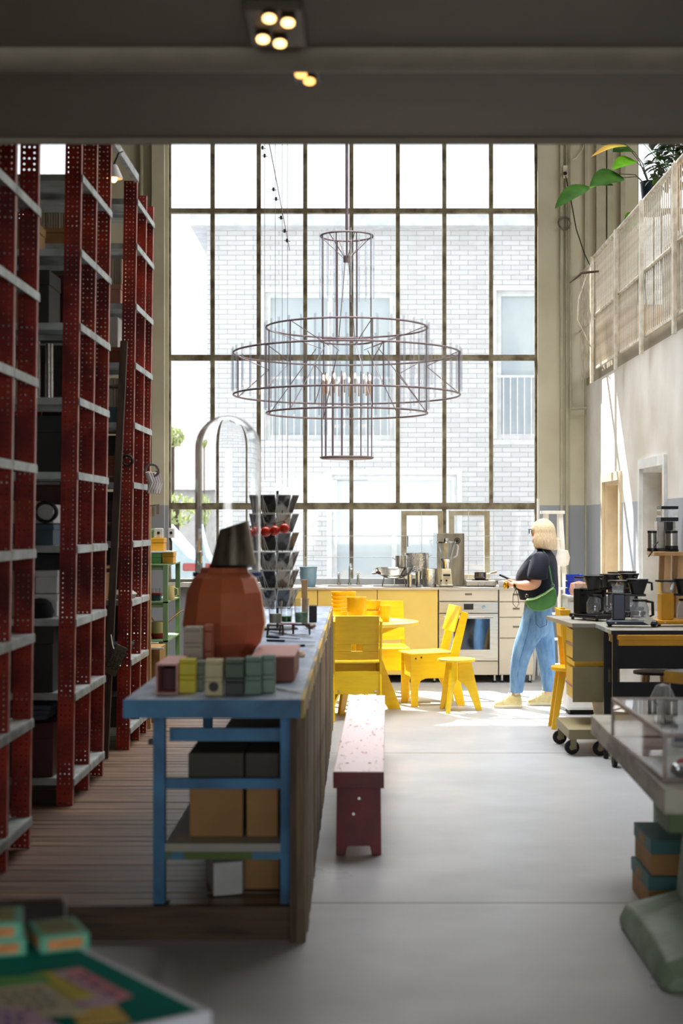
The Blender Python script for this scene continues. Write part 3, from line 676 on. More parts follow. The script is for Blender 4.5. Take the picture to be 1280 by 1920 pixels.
# lettered cloth bag with writing
def text_mesh(txt, size, mat, parent, loc, rot, ext=.001):
    cu = bpy.data.curves.new('lettering', 'FONT'); cu.body = txt; cu.size = size; cu.extrude = ext; cu.align_x = 'CENTER'; cu.align_y = 'CENTER'; cu.space_line = .85
    o = bpy.data.objects.new('lettering', cu); COL.objects.link(o); dg = bpy.context.evaluated_depsgraph_get()
    me = bpy.data.meshes.new_from_object(o.evaluated_get(dg)); bpy.data.objects.remove(o)
    me.materials.clear(); me.materials.append(mat); o = bpy.data.objects.new('lettering', me); COL.objects.link(o)
    o.parent = parent
    if root_of(parent).name in WR: loc = Vector(loc) - Vector(WR[root_of(parent).name])
    o.location = loc; o.rotation_euler = rot
    return o
t = T('lettered_tag', 'grey card with dark lettering hanging askew between the racks', 'sign', P(217, 1238, 9.55), world=True)
MB().obox(P(217, 1238, 9.55), (.075, .006, .19), (0, R(24), 0)).build('card', M('grey_tag_card', s(112, 106, 84), .8), t)
MB().tube([P(215, 1222, 9.55), P(211, 1208, 9.6), P(208, 1190, 9.68)], .002, 5).build('string', paper, t)
text_mesh('STO\nFILM\nDEK', .05, black_m, t, (X(217, 9.54), 9.544, Z(1238, 9.54)), (R(90), R(24), 0))
# bird-like lamp with warm bulb
t = T('clip_lamp', 'small clip lamp glowing orange on top of the middle rack', 'lamp', P(212, 335, 9.2), world=True)
c = P(213, 325, 9.2); MB().lathe([(.02, .05), (.03, .03), (.055, -.03), (.053, -.032), (.026, .028), (.016, .048)], c, n=16).build('shade', whiteb, t, True)
MB().ell((c[0], c[1], c[2] - .03), .022, .022, .026, 12, 8).build('bulb', M('warm_bulb', (1, .55, .18, 1), emit=6), t, True)
MB().tube([(c[0], c[1], c[2] + .05), (c[0] + .03, c[1], c[2] + .12), (c[0] + .05, c[1] + .02, RZ0 + RTOP - .03)], .006).build('arm', blackmetal, t, True)
# ---- key hooks board with tags beside the rear rack
b = MB().cyl((X(279, 11.1), 11.079, Z(949, 11.1)), (X(299, 11.1), 11.079, Z(946, 11.1)), .003, n=6)
t = T('tag_rail', 'thin rail with two paper tags sticking out beyond the rear rack', 'rail', P(288, 948, 11.1), world=True); b.build('rail', blackmetal, t)
for px, dy in ((288, 0), (297, -4)):
    MB().box(X(px - 3, 11.1), X(px + 3, 11.1), 11.072, 11.076, Z(968 + dy, 11.1), Z(950 + dy, 11.1)).build('paper_tag', beige, t)
# ---------------------------------------------------------------- green shelf by the window
dg0, dg1 = 12.6, 13.5
gx1 = X(314, dg0); gx0 = gx1 - .62
t = T('green_shelf_unit', 'green metal shelf unit below the window carrying toy-like boxes', 'shelf unit', ((gx0 + gx1) / 2, 13.05, .127), world=True)
ztop = Z(1061, dg0)
for x in (gx0, gx1 - .038):
    for y in (dg0, dg1 - .04): MB().box(x, x + .038, y, y + .04, .127, ztop - .001).build('leg', greenp, t)
for k, zq in enumerate((ztop, Z(1131, dg0), Z(1204, dg0), .35)):
    b = MB().box(gx0, gx1, dg0 + .0, dg1, zq, zq + .012)
    b.build('shelf', greenp, t); MB().box(gx0 + .04, gx1 - .04, dg0 + .005, dg0 + .03, zq - .035, zq - .001).build('rail', greenp, t)
def toybox(px0, px1, py0, py1, d, mat, lb, dep=.18, nm='wooden_box', cat='box', extra=None, z=None, grp='boxes on the green shelf'):
    x0, x1 = X(px0, d), X(px1, d); z0 = Z(py1, d) if z is None else z; z1 = z0 + (py1 - py0) * d / F
    t = T(nm, lb, cat, ((x0 + x1) / 2, d, z0), 0, grp, world=True)
    MB().box(x0, x1, d, d + dep, z0, z0 + (z1 - z0) * .62).build('body', mat, t, bevel=.004)
    MB().box(x0 - .003, x1 + .003, d - .003, d + dep, z0 + (z1 - z0) * .64, z1).build('lid', mat, t, bevel=.004)
    return t
zt = ztop + .013
toybox(283, 301, 1039, 1058, 12.8, M('mint_green_paint', s(120, 176, 120), .45), 'mint green box on top of the green shelf unit', z=zt)
oc = M('ochre_paint', s(222, 160, 40), .45)
toybox(304, 325, 1037, 1058, 12.82, oc, 'orange yellow box on top of the green shelf unit', z=zt)
solo(MB().box(X(279, 12.8), X(325, 12.8), 12.75, 13.1, zt + .094, zt + .104), 'thin_board', paper, 'thin white board laid over the two coloured boxes', 'board')
toybox(283, 307, 1013, 1037, 12.85, oc, 'ochre box with a black handle on the thin white board', z=zt + .105)
toybox(282, 288, 997, 1014, 12.95, MATS['mint_green_paint'], 'small mint box stacked highest over the green shelf', z=zt + .105 + .106, dep=.1)
for a, c_, lb in ((289, 305, 'square white cube with a black hole over the ochre box'), (315, 326, 'square grey frame with a black dot in front of the window')):
    x0, x1 = X(a, 12.9), X(c_, 12.9); z0 = zt + .105 + .107
    q = T('camera_cube', lb, 'cube', ((x0 + x1) / 2, 12.9, z0), 0, 'hole fronted cubes', world=True)
    MB().box(x0, x1, 12.9, 12.96, z0, z0 + .08).build('body', whiteb, q, bevel=.004); MB().cyl(((x0 + x1) / 2, 12.895, z0 + .042), ((x0 + x1) / 2, 12.9, z0 + .042), .012, n=14).build('lens', black_m, q)
q = T('tall_stand', 'thin black bent stand holding the grey frame on the green shelf', 'stand', (X(318, 12.95), 12.95, zt), world=True)
MB().tube([(X(321, 12.95), 12.95, zt + .094 + .011), (X(321, 12.95), 12.95, zt + .18), (X(318, 12.95), 12.95, zt + .21)], .008).build('stem', black_m, q)
def mug(x, y, z, r_, h, mat, lb, cat='mug', nm='mug', hnd=1, grp=None):
    t = T(nm, lb, cat, (x, y, z), 0, grp)
    MB().lathe([(0, 0), (r_ * .85, 0), (r_, h * .15), (r_, h), (r_ * .92, h), (r_ * .9, h * .15), (0, .01)], n=20).build('body', mat, t, True)
    if hnd: MB().tube([(r_ * .95 * hnd, 0, h * .85), (r_ * 1.6 * hnd, 0, h * .75), (r_ * 1.65 * hnd, 0, h * .35), (r_ * .95 * hnd, 0, h * .2)], r_ * .12, 6).build('handle', mat, t, True)
    return t
mug(X(317, 12.9), 12.9, Z(1131, dg0) + .013, .045, .12, M('cream_ceramic', s(214, 196, 140), .3), 'cream jug with a handle on the second shelf of the green unit', 'jug', 'jug')
redc = M('red_enamel', s(180, 40, 36), .35); 
for i, (px, lb) in enumerate(((283, 'red trimmed glass rack beside the green shelf post'), (296, 'clear glass on a red tray on the green shelf unit'))):
    t = T('glass_tray', lb, 'tray', (X(px, 12.8), 12.8, Z(1131, dg0) + .013), 0, 'red glass trays')
    MB().box(-.028, .028, -.06, .06, .05, .062).build('tray', redc, t); 
    MB().box(-.024, .024, -.05, .05, 0, .049).build('stand', slate, t)
    for k in (-.014, .014): MB().lathe([(.010, 0), (.011, .04), (.0095, .04), (.009, .001)], (k, 0, .063), n=10).build('glass', glass_clear, t, True)
t = T('enamel_pot', 'cream and red pot with crooked ladles on the lower green shelf', 'pot', (X(297, 12.85), 12.85, Z(1204, dg0) + .013), 0)
MB().lathe([(0, 0), (.05, 0), (.07, .03), (.072, .045)], n=24).build('base', redc, t, True)
MB().lathe([(.072, .046), (.078, .09), (.078, .14), (.074, .14), (.07, .05)], n=24).build('body', MATS['cream_ceramic'], t, True)
for a, bb in (((-.03, 0, .13), (-.09, .0, .23)), ((.03, 0, .1), (.18, 0, .22)), ((.02, 0, .08), (.13, .0, .18))):
    MB().tube([a, bb, (bb[0] + .03, bb[1], bb[2] + .012)], .006).build('ladle_handle', wood_l, t, True)
cbox(X(283, 12.8), X(294, 12.8), 12.85, 12.99, 0, .08, pinkb, 'pink box behind the enamel pot on the green shelf', z=Z(1204, dg0) + .013 + .0) if False else None
# ---------------------------------------------------------------- long blue workbench
TZ = .945
t = T('workbench', 'long worn blue workbench with boarded side running from entrance to kitchen', 'workbench', (-.54, 9, 0), world=True)
y0, y1 = 5.75, 12.2
MB().box(-.873, -.216, y0 + .012, y1, TZ - .068, TZ).build('tabletop', bluetop, t, bevel=.004)
MB().box(-.875, -.214, y0, y0 + .0115, TZ - .07, TZ - .002).build('fascia', bluep, t)
MB().box(-.2155, -.203, y0, y1, TZ - .07, TZ - .002).build('edge_strip', M('yellow_worn_edge', s(196, 158, 60), .6, col2=s(120, 110, 90), scale=3, thr=(.45, .55), st=(1, .6, 1)), t)
pan = plankmat('side_boards', s(146, 124, 88), s(90, 72, 52), s(54, 46, 38), axis=1, n=6.5, rough=.7, bump=.5, gst=(14, 14, 1.2))
b = MB(); y = 5.9; 
while y < 12.1:
    wv = .15; b.box(-.236, -.200 + random.uniform(-.003, .003), y, min(y + wv, 12.15), .0, TZ - .072); y += wv + .004
b.build('side_panel', pan, t)
MB().box(-.262, -.2365, 5.9, 5.96, 0, TZ - .072).build('corner_post', M('dark_post_wood', s(84, 64, 48), .7, col2=s(58, 44, 34), scale=5, st=(6, 6, 1), bump=.4), t)
lx0, lx1 = X(288, 6.0), X(310, 6.0)
for k, yy in enumerate((5.98, 7.9, 9.9, 11.9)):
    for xa, xb in ((lx0, lx1), (X(526, 6.0), X(545, 6.0) - .003)):
        MB().box(xa, xb, yy, yy + .05, .128, TZ - .0705).build('leg', bluep, t)
b = MB().box(lx1 + .001, X(526, 6), 6.0, 6.03, Z(1479, 6), Z(1460, 6)); b.build('stretcher', bluep, t)
MB().box(lx1 + .001, X(526, 6), 6.12, 6.15, Z(1391, 6.1), Z(1367, 6.1)).build('stretcher', bluep, t)
MB().box(lx0 - .02, lx0 - .001, 5.99, 6.03, Z(1396, 6), Z(1386, 6)).build('peg', blackmetal, t)
for yy in (7.92, 9.92): 
    MB().box(lx1 + .001, X(526, 6), yy, yy + .03, .45, .49).build('stretcher', bluep, t)
MB().box(lx0 - .002, lx1 + .015, 5.97, 6.04, .1275, .1279).build('foot_plate', rubber, t)
gb = M('green_blue_chipped', s(70, 120, 150), .6, col2=s(84, 104, 44), scale=6, thr=(.45, .5), st=(1, 1, .2))
MB().box(lx1 + .001, X(526, 6), 5.985, 6.01, Z(1610, 6), Z(1596, 6)).build('shelf_rail', gb, t)
MB().box(lx1 + .001, X(526, 6), 5.98, 7.1, Z(1595, 6), Z(1582, 5.98)).build('shelf', M('cream_shelf_board', s(168, 160, 130), .6, col2=s(150, 150, 160), scale=3), t)
zs = Z(1582, 5.98) + .002
# boxes on the lower shelf
for i, (a, c, lb) in enumerate(((353, 457, 'big brown carton with olive lid under the bench, beside the open deck'), (460, 523, 'big brown carton with olive lid under the bench, against the boarded side'))):
    d = 6.1; x0, x1 = X(a, d), X(c, d)
    q = T('lidded_carton', lb, 'carton', ((x0 + x1) / 2, d + .3, zs), 0, 'lidded cartons under the workbench', world=True)
    zl = Z(1462, d)
    MB().box(x0 + .004, x1 - .004, d, d + .55, zs, zl).build('body', card, q, bevel=.004)
    MB().box(x0, x1, d - .004, d + .555, zl + .001, Z(1412, d)).build('lid', M('olive_grey_board', s(72, 66, 52), .7), q, bevel=.004)
d = 6.25
q = T('white_carton', 'square white carton standing on the deck under the bench', 'carton', (X(405, d), d, .128), world=True)
b = MB().prism([(X(400, 6.1), 6.1), (X(453, 6.1), 6.14), (X(470, 6.4), 6.45), (X(385, 6.4), 6.42)], 'z', .128, .128 + .13); b.build('body', whiteb, q, bevel=.003)
q = T('brown_carton', 'low brown carton on the deck beside the white carton', 'carton', (X(490, 6.2), 6.3, .128), world=True)
MB().box(X(457, 6.2), X(523, 6.2), 6.22, 6.6, .128, .128 + .145).build('body', card, q, bevel=.003)
MB().box(X(457, 6.2) - .001, X(523, 6.2) + .001, 6.218, 6.6, .274, .278).build('flap', M('dark_brown_board', s(80, 56, 36)), q)
# items further down on the deck under the bench
for i, (yy, m, lb) in enumerate(((7.3, darkred, 'dark red box deep under the bench'), (8.3, darkb, 'black crate deep under the bench, past the middle legs'))):
    solo(MB().box(-.72, -.32, yy, yy + .5, .128, .5), 'storage_crate', m, lb, 'crate', bevel=.006)
# ---- things on the bench
zt = TZ + .001
def cube(px0, px1, py0, py1, d, dep, mat, lb, name='small_box', z=None, grp='small boxes on the bench', mark=None):
    x0, x1 = X(px0, d), X(px1, d); z0 = zt if z is None else z; z1 = Z(py0, d)
    t = T(name, lb, 'box', ((x0 + x1) / 2, d + dep / 2, z0), 0, grp, world=True)
    MB().box(x0, x1, d, d + dep, z0, z1 - (z1 - z0) * .25).build('body', mat, t, bevel=.003)
    MB().box(x0 + .0006, x1 - .0006, d + .0006, d + dep - .0006, z1 - (z1 - z0) * .25 + .0008, z1).build('lid', mat, t, bevel=.003)
    if mark:
        MB().cyl(((x0 + x1) / 2, d - .001, (z0 + z1) / 2), ((x0 + x1) / 2, d - .0001, (z0 + z1) / 2), .019, n=20).build('mark', mark, t)
    return z1 + .001
yb = M('bright_yellow_box', s(206, 190, 20), .5); bgb = M('beige_box', s(196, 184, 140), .55); dgb = M('dark_green_box', s(66, 86, 66), .5); gnb = M('sage_green_box', s(96, 128, 106), .5); lgb = M('pale_sage_box', s(120, 142, 126), .5); gyb = M('warm_grey_box', s(176, 162, 142), .6); orb = M('rust_orange_box', s(160, 74, 34), .5); ggb = M('grey_green_box', s(104, 116, 106), .5)
blk = M('printed_dark_mark', s(50, 44, 42), .6)
zz1 = cube(335, 366, 1267, 1297, 5.95, .063, yb, 'bright yellow box, lower one of the pair on the bench end')
cube(335, 366, 1236, 0, 5.95, .063, yb, 'bright yellow box, upper one of the pair on the bench end', z=zz1)
zz1 = cube(384, 417, 1271, 1305, 5.86, .066, bgb, 'beige box with a round dark mark, lower of its pair', mark=blk)
cube(384, 417, 1237, 0, 5.86, .066, bgb, 'plain beige box stacked over the marked beige box', z=zz1)
zz1 = cube(421, 457, 1272, 1303, 5.88, .07, M('black_green_box', s(34, 42, 36), .5), 'blackish box under the dark sage box')
cube(421, 457, 1236, 0, 5.88, .07, dgb, 'dark sage box stacked over the blackish box', z=zz1)
zz1 = cube(460, 490, 1268, 1303, 5.9, .064, gnb, 'sage green box, lower one beside the dark pair')
cube(460, 490, 1232, 0, 5.9, .064, gnb, 'sage green box, upper one beside the dark pair', z=zz1)
zz1 = cube(491, 515, 1266, 1303, 5.96, .06, lgb, 'pale sage box, lower one at the end of the row')
cube(491, 515, 1229, 0, 5.96, .06, lgb, 'pale sage box, upper one at the end of the row', z=zz1)
zz1 = cube(368, 384, 1266, 1297, 6.02, .06, ggb, 'narrow grey green box between yellow and beige pairs, lower')
cube(368, 384, 1240, 0, 6.02, .06, ggb, 'narrow grey green box between yellow and beige pairs, upper', z=zz1)
zz1 = cube(345, 379, 1236, 1270, 6.35, .09, gyb, 'warm grey box, lowest of the tall stack behind the yellow pair')
zz1 = cube(344, 378, 1206, 1236, 6.35, .09, gyb, 'warm grey box, middle of the tall stack behind the yellow pair', z=zz1)
cube(344, 378, 1176, 0, 6.35, .09, gyb, 'warm grey box, topmost of the tall stack behind the yellow pair', z=zz1)
zz1 = cube(381, 398, 1222, 1270, 6.42, .09, orb, 'rust orange box, lower, beside the warm grey stack')
cube(381, 398, 1172, 0, 6.42, .09, orb, 'rust orange box, upper, beside the warm grey stack', z=zz1)
pk = M('pink_display_card', s(206, 150, 140), .55, col2=s(198, 140, 132)); 
t = T('pink_display_box', 'open fronted pink cardboard display box at the bench corner', 'display box', (-.73, 6.3, zt), world=True)
xa, xb = X(292, 5.92), X(333, 5.92); za = Z(1245, 5.92); ye = 6.30
b = MB().box(xa, xb, 5.92, ye, za - .006, za).box(xa, xa + .006, 5.92, ye, zt, za - .0061).box(xb - .006, xb, 5.92, ye, zt, za - .0061).box(xa + .006, xb - .006, 5.92, ye, zt, zt + .005).box(xa + .006, xb - .006, ye - .006, ye, zt + .0051, za - .0061)
b.build('shell', pk, t)
MB().box(xa + .01, xb - .012, 6.05, 6.25, zt + .006, za - .03).build('insert', darkred, t)
t = T('pink_box', 'flat topped pink box beside the faceted vase', 'box', (X(515, 6.4), 6.6, zt), world=True)
MB().box(X(472, 6.38), X(551, 6.38), 6.38, 6.92, zt, Z(1229, 6.38) - .008).build('body', M('salmon_box_side', s(150, 90, 78), .6), t, bevel=.003)
MB().box(X(470, 6.36), X(553, 6.36), 6.36, 6.94, Z(1229, 6.38) - .0075, Z(1229, 6.38)).build('lid', pk, t, bevel=.003)
# faceted copper vase
vd = 6.78; vc = (X(421, vd), vd, 0); px_ = F / vd
t = T('faceted_vase', 'large ten sided copper orange vase on the bench', 'vase', (vc[0], vd, zt), world=True)
cop = M('copper_glaze', s(200, 108, 62), .3, .1, col2=s(170, 88, 66), scale=2)
pr = []
for r_, py in ((44, 1222 + 26), (58, 1222), (72, 1203), (80, 1168), (72, 1110), (60, 1083), (47, 1073), (45, 1064)):
    pr.append((r_ / px_, Z(py, vd) - 0))
pr[0] = (.105, zt)
MB().lathe([(0, zt)] + pr + [(pr[-1][0] - .008, pr[-1][1]), (pr[-2][0] - .012, pr[-2][1] - .02), (0, pr[-2][1] - .03)], (vc[0], vd, 0), n=10, a0=R(18)).build('body', cop, t)
zv = pr[-1][1]
# slanted metal beaker on the vase
t = T('metal_beaker', 'tapered dull metal beaker with a slanted open top, standing on the vase', 'beaker', (vc[0] + .01, vd, zv), world=True)
n = 28; vv = []; ff = []; cx_ = X(437, vd); rb, rt = 44 / px_, 27 / px_
for k in range(n):
    a = 2 * math.pi * k / n; c_, s_ = math.cos(a), math.sin(a); ht = .185 + .02 * c_
    vv += [(cx_ + rb * c_, vd + rb * s_, zv + .001), (cx_ + .004 + rt * c_, vd + rt * s_, zv + ht), (cx_ + .004 + (rt - .004) * c_, vd + (rt - .004) * s_, zv + ht), (cx_ + (rb - .004) * c_, vd + (rb - .004) * s_, zv + .006)]
for k in range(n):
    j = (k + 1) % n
    for q in range(3): ff.append((4 * k + q, 4 * j + q, 4 * j + q + 1, 4 * k + q + 1))
ff.append(tuple(4 * k + 3 for k in range(n))); ff.append(tuple(4 * k for k in range(n)))
MB().add(vv, ff).build('body', M('dull_metal', s(150, 140, 122), .3, .8, col2=s(92, 84, 70), scale=5, st=(4, 4, .6)), t, True)
MB().lathe([(rb, 0), (rb + .004, .004), (rb, .012)], (cx_, vd, zv + .001), n=28).build('rim', black_m, t, True)
# glass dome
dd = 7.35; pd = F / dd; dcx = X(427, dd); zb_ = Z(1072, dd); rr = 61 / pd; ztop_ = Z(779, dd)
t = T('glass_dome', 'tall clear glass bell dome behind the faceted vase', 'dome', (dcx, dd, zb_), world=True)
pr = [(rr, zb_), (rr, ztop_ - rr)] + [(rr * math.cos(R(a)), ztop_ - rr + rr * math.sin(R(a))) for a in range(10, 90, 10)] + [(0, ztop_)]
inner = [(0, ztop_ - .004)] + [((rr - .004) * math.cos(R(a)), ztop_ - rr + (rr - .004) * math.sin(R(a))) for a in range(80, 0, -10)] + [(rr - .004, ztop_ - rr), (rr - .004, zb_)]
MB().lathe(pr + inner + [(rr, zb_)], (dcx, dd, 0), n=48).build('dome', glass_dome, t, True)
t = T('dome_pedestal', 'dark blue turned pedestal carrying the glass dome', 'pedestal', (dcx, dd, zt), world=True)
MB().lathe([(0, zt), (.15, zt), (.15, zt + .04), (.05, zt + .08), (.045, zb_ - .06), (.15, zb_ - .025), (rr + .012, zb_ - .02), (rr + .012, zb_ - .001), (0, zb_ - .001)], (dcx, dd, 0), n=32).build('column', M('cobalt_blue_glaze', s(30, 60, 130), .3), t, True)
# card spinner
cdp = 9.55; cpx = F / cdp; ccx = X(520, cdp)
t = T('card_spinner', 'black wire postcard spinner standing on the bench', 'card rack', (ccx, cdp, zt), world=True)
MB().cyl((ccx, cdp, zt), (ccx, cdp, Z(920, cdp)), .008, n=10).build('pole', blackmetal, t, True)
MB().lathe([(0, 0), (.13, 0), (.12, .012), (0, .015)], (ccx, cdp, zt), n=24).build('base', blackmetal, t, True)
tiers = [Z(p, cdp) for p in (962, 997, 1032, 1068, 1102, 1137)]
dirs = [(-150, 'beside the dome'), (-112, 'turned towards the vase'), (-68, 'facing the entrance'), (-25, 'turned towards the kitchen'), (20, 'facing the yellow table'), (150, 'at the rear')]
ctx = ['black and white postcard', 'brown sepia postcard', 'grey landscape postcard', 'dark portrait postcard', 'cream postcard', 'black postcard with pale swirl']
pm = [(s(40, 38, 40), s(190, 184, 176)), (s(120, 92, 60), s(70, 50, 34)), (s(110, 112, 112), s(60, 62, 66)), (s(26, 24, 26), s(70, 64, 60)), (s(190, 180, 158), s(120, 100, 80)), (s(24, 22, 24), s(160, 150, 130))]
cmats = [M('postcard_print_%s' % w_, a, .4, col2=b_, scale=14 + 3 * i, thr=(.45, .6)) for i, (w_, (a, b_)) in enumerate(zip(('mono', 'sepia', 'landscape', 'portrait', 'cream', 'swirl'), pm))]
cards = []
nm6 = ['top', 'second', 'third', 'fourth', 'fifth', 'bottom']
for ti, z in enumerate(tiers):
    MB().ring((ccx, cdp, z + .005), .07, .002, 24, 5).build('wire_tier', blackmetal, t, True)
    for di, (a, nm) in enumerate(dirs):
        an = R(a); n_ = Vector((math.cos(an), math.sin(an), 0)); c = Vector((ccx, cdp, z)) + n_ * .105 + Vector((0, 0, .055))
        mi = (ti * 2 + di * 3 + ti * di) % 6
        rot = (R(90 + 0), 0, an + R(90))
        m4 = Matrix.Translation(c) @ Matrix.Rotation(an, 4, 'Z') @ Matrix.Rotation(R(22), 4, 'Y')
        q = T('postcard', f'{ctx[mi]}, {nm6[ti]} tier of the spinner, {nm}', 'postcard', tuple(c), 0, 'postcards on the spinner', world=True)
        b = MB(m4).box(-.001, .001, -.044, .044, -.062, .062); b.build('sheet', paper, q)
        MB(m4).box(.0011, .0016, -.038, .038, -.055, .055).build('picture', cmats[mi], q)
        for sgn in (-1, 1):
            pass
    b = MB()
    for a, nm in dirs:
        an = R(a); n_ = Vector((math.cos(an), math.sin(an), 0)); s2 = Vector((-n_.y, n_.x, 0)); c = Vector((ccx, cdp, z - .012)) + n_ * .085
        b.tube([tuple(Vector((ccx, cdp, z - .01))), tuple(c), tuple(c + n_ * .012 + Vector((0, 0, .03)))], .0022, 4)
    b.build('card_pocket', blackmetal, t, True)
# baubles on a string
bd = 8.7; ob = M('orange_red_glass', s(226, 70, 30), .1, col2=s(200, 40, 22)); st_pts = []
for i, (px, py, w_) in enumerate(((461, 1003, 'beside the metal beaker'), (480, 1000, 'second along the string from the beaker'), (498, 997, 'in the middle of the string'), (515, 995, 'second from the string end at the spinner'), (533, 991, 'at the spinner end of the string'))):
    c = P(px, py, bd); r_ = 9.5 * bd / F
    q = T('glass_bauble', 'orange red glass bauble ' + w_, 'bauble', c, 0, 'baubles on a string', world=True)
    MB().ell(c, r_, r_, r_, 20, 12).build('ball', ob, q, True); MB().cyl((c[0], c[1], c[2] + r_ * .95), (c[0], c[1], c[2] + r_ * 1.45), r_ * .25, r_ * .2, 10).build('cap', redc, q, True)
    st_pts.append((c[0], c[1], c[2] + r_ * 1.5))
st_pts = [(dcx + .02, dd + .3, st_pts[0][2] - .0)] + st_pts + [(ccx + .1, cdp - .07, st_pts[-1][2] + .02)]
solo(MB().tube(st_pts, .0018, 5), 'string', M('dark_red_string', s(90, 20, 20)), 'thin string carrying the orange baubles in front of the spinner', 'string')
# glasses on small wooden stands
green_fill = M('green_glass_fill', s(60, 150, 30), .2, col2=s(20, 90, 20), scale=40); teal_fill = M('teal_glass_fill', s(70, 130, 90), .2, col2=s(150, 180, 150), scale=30)
pale_fill = M('pale_glass_fill', s(170, 160, 130), .3)
for i, (px, py0, py1, d, r_, fm, lb) in enumerate(((516, 1127, 1192, 9.05, .042, pale_fill, 'pale amber tumbler on a tiny wooden stand beside the vase'), (537, 1140, 1186, 9.15, .036, green_fill, 'bright green tumbler on a red wooden stand'), (565, 1122, 1190, 9.1, .045, teal_fill, 'tall tumbler with teal bottom on a wooden stand near the bench edge'))):
    x = X(px, d); zt0 = Z(py0, d); zs0 = zt + .055
    q = T('tumbler_stand', 'small four legged ' + ('wooden stand under the ' + lb.split(' on ')[0]), 'stand', (x, d, zt), 0, 'small tumbler stands', world=True)
    for sx_ in (-1, 1):
        for sy_ in (-1, 1): MB().cyl((x + sx_ * (r_ + .004), d + sy_ * (r_ + .004), zt), (x + sx_ * r_, d + sy_ * r_, zs0), .004, n=6).build('leg', wood_d, q, True)
    MB().box(x - r_ - .006, x + r_ + .006, d - r_ - .006, d + r_ + .006, zs0, zs0 + .008).build('seat', redc if i == 1 else wood_d, q)
    zc = zs0 + .009
    q = T('tumbler', lb, 'tumbler', (x, d, zc), 0, 'tumblers on small stands', world=True)
    MB().lathe([(0, 0), (r_ * .85, 0), (r_, zt0 - zc), (r_ * .95, zt0 - zc), (r_ * .8, .006), (0, .006)], (x, d, zc), n=24).build('glass', glass_clear, q, True)
    MB().cyl((x, d, zc + .007), (x, d, zc + (zt0 - zc) * .45), r_ * .78, r_ * .86, 20).build('contents', fm, q, True)
solo(MB().box(X(565, 9.9), X(576, 9.9), 9.9, 9.94, zt, Z(1087, 9.9)), 'wood_upright', wood_l, 'short pale wooden upright standing behind the tumblers', 'upright')
solo(MB().box(X(585, 9.9) - .03, X(585, 9.9) + .02, 10.2, 10.3, zt, zt + .11), 'striped_box', darkb, 'dark little box on the bench past the tumblers', 'box', bevel=.004)
solo(MB().ell((X(582, 9.6), 9.6, zt + .018), .035, .05, .017, 14, 8), 'pebble_dish', M('brown_dish', s(110, 80, 56)), 'small brown dish on the bench past the tumblers', 'dish', smooth=True)
# scissors, knives
def knife(px0, py0, px1, py1, mat, hm, lb, w_=.018):
    def on(px, py): d = F * (H - TZ) / (py - CY); return Vector((X(px, d), d, zt + .006))
    a, c = on(px0, py0), on(px1, py1); t = T('kitchen_knife', lb, 'knife', tuple(a), 0, 'knives on the bench', world=True)
    m_ = a + (c - a) * .38
    MB().bar(tuple(a), tuple(m_), w_ * .8, .012).build('handle', hm, t, bevel=.003); MB().bar(tuple(m_), tuple(c), w_, .003).build('blade', mat, t)
knife(507, 1186, 584, 1197, steel, paper, 'long pale handled knife pointing at the bench edge')
knife(500, 1203, 590, 1206, steel, rubber, 'dark handled knife lying behind the pink box')
knife(560, 1213, 588, 1212, steel, rubber, 'short black knife near the bench edge', .03)
knife(500, 1196, 560, 1200, rubber, rubber, 'black scissors blade beside the long pale knife', .02)
knife(520, 1294, 562, 1300, paper, paper, 'white paper knife in front of the pale sage boxes', .02)
def on(px, py): d = F * (H - TZ) / (py - CY); return (X(px, d), d, zt)
c = on(560, 1232); solo(MB().lathe([(0, 0), (.028, 0), (.032, .012), (.024, .026), (0, .028)], c, n=20), 'orange_tin', M('orange_tin_paint', s(230, 120, 70), .4, col2=s(220, 200, 160), thr=(.48, .52), scale=12), 'small orange and cream tin by the pink box', 'tin', smooth=True)
c = on(455, 1292)
# ---------------------------------------------------------------- bench
red = M('chipped_dark_red_paint', s(122, 14, 22), .35, col2=s(86, 8, 16), scale=7, bump=.2)
topm = M('worn_pink_white_top', s(224, 204, 204), .42, col2=s(160, 84, 84), scale=6, thr=(.6, .7), detail=12, bump=.3, st=(7, 1.2, 1), rough2=.3)
ang = math.atan2(.062, 3.3)
t = T('wooden_bench', 'long dark red wooden bench with worn pinkish top along the counter', 'bench', (.0, 7.42, 0), -ang)
Lb, hw = 3.28, .121
MB().box(-hw, hw, 0, Lb, .375, .41).build('seat', topm, t, bevel=.004)
MB().box(-hw - .001, hw + .001, -.0115, -.0005, .33, .408).build('end_board', red, t, bevel=.002)
for sx_ in (-1, 1): MB().box(sx_ * (hw - .026), sx_ * hw, .002, Lb, .33, .374).build('rail', red, t)
for yy in (.03, Lb - .09):
    b = MB(); w_ = .109; hz = .329
    b.prism([(-w_, 0), (-w_ + .045, 0), (-w_ + .055, .045), (w_ - .055, .045), (w_ - .045, 0), (w_, 0), (w_ - .003, hz), (-w_ + .003, hz)], 'y', yy, yy + .04)
    b.build('leg_board', red, t, bevel=.003)
for q in ((-.06, .25), (.05, .25), (-.06, Lb - .3), (.06, Lb - .3)): MB().cyl((q[0], q[1], .4095), (q[0], q[1], .4115), .009, n=12).build('bolt', blackmetal, t, True)
for q in ((.002, .275), (-.025, .2)): MB().cyl((q[0], .026, q[1]), (q[0], .030, q[1]), .007, n=10).build('screw', chrome, t, True)
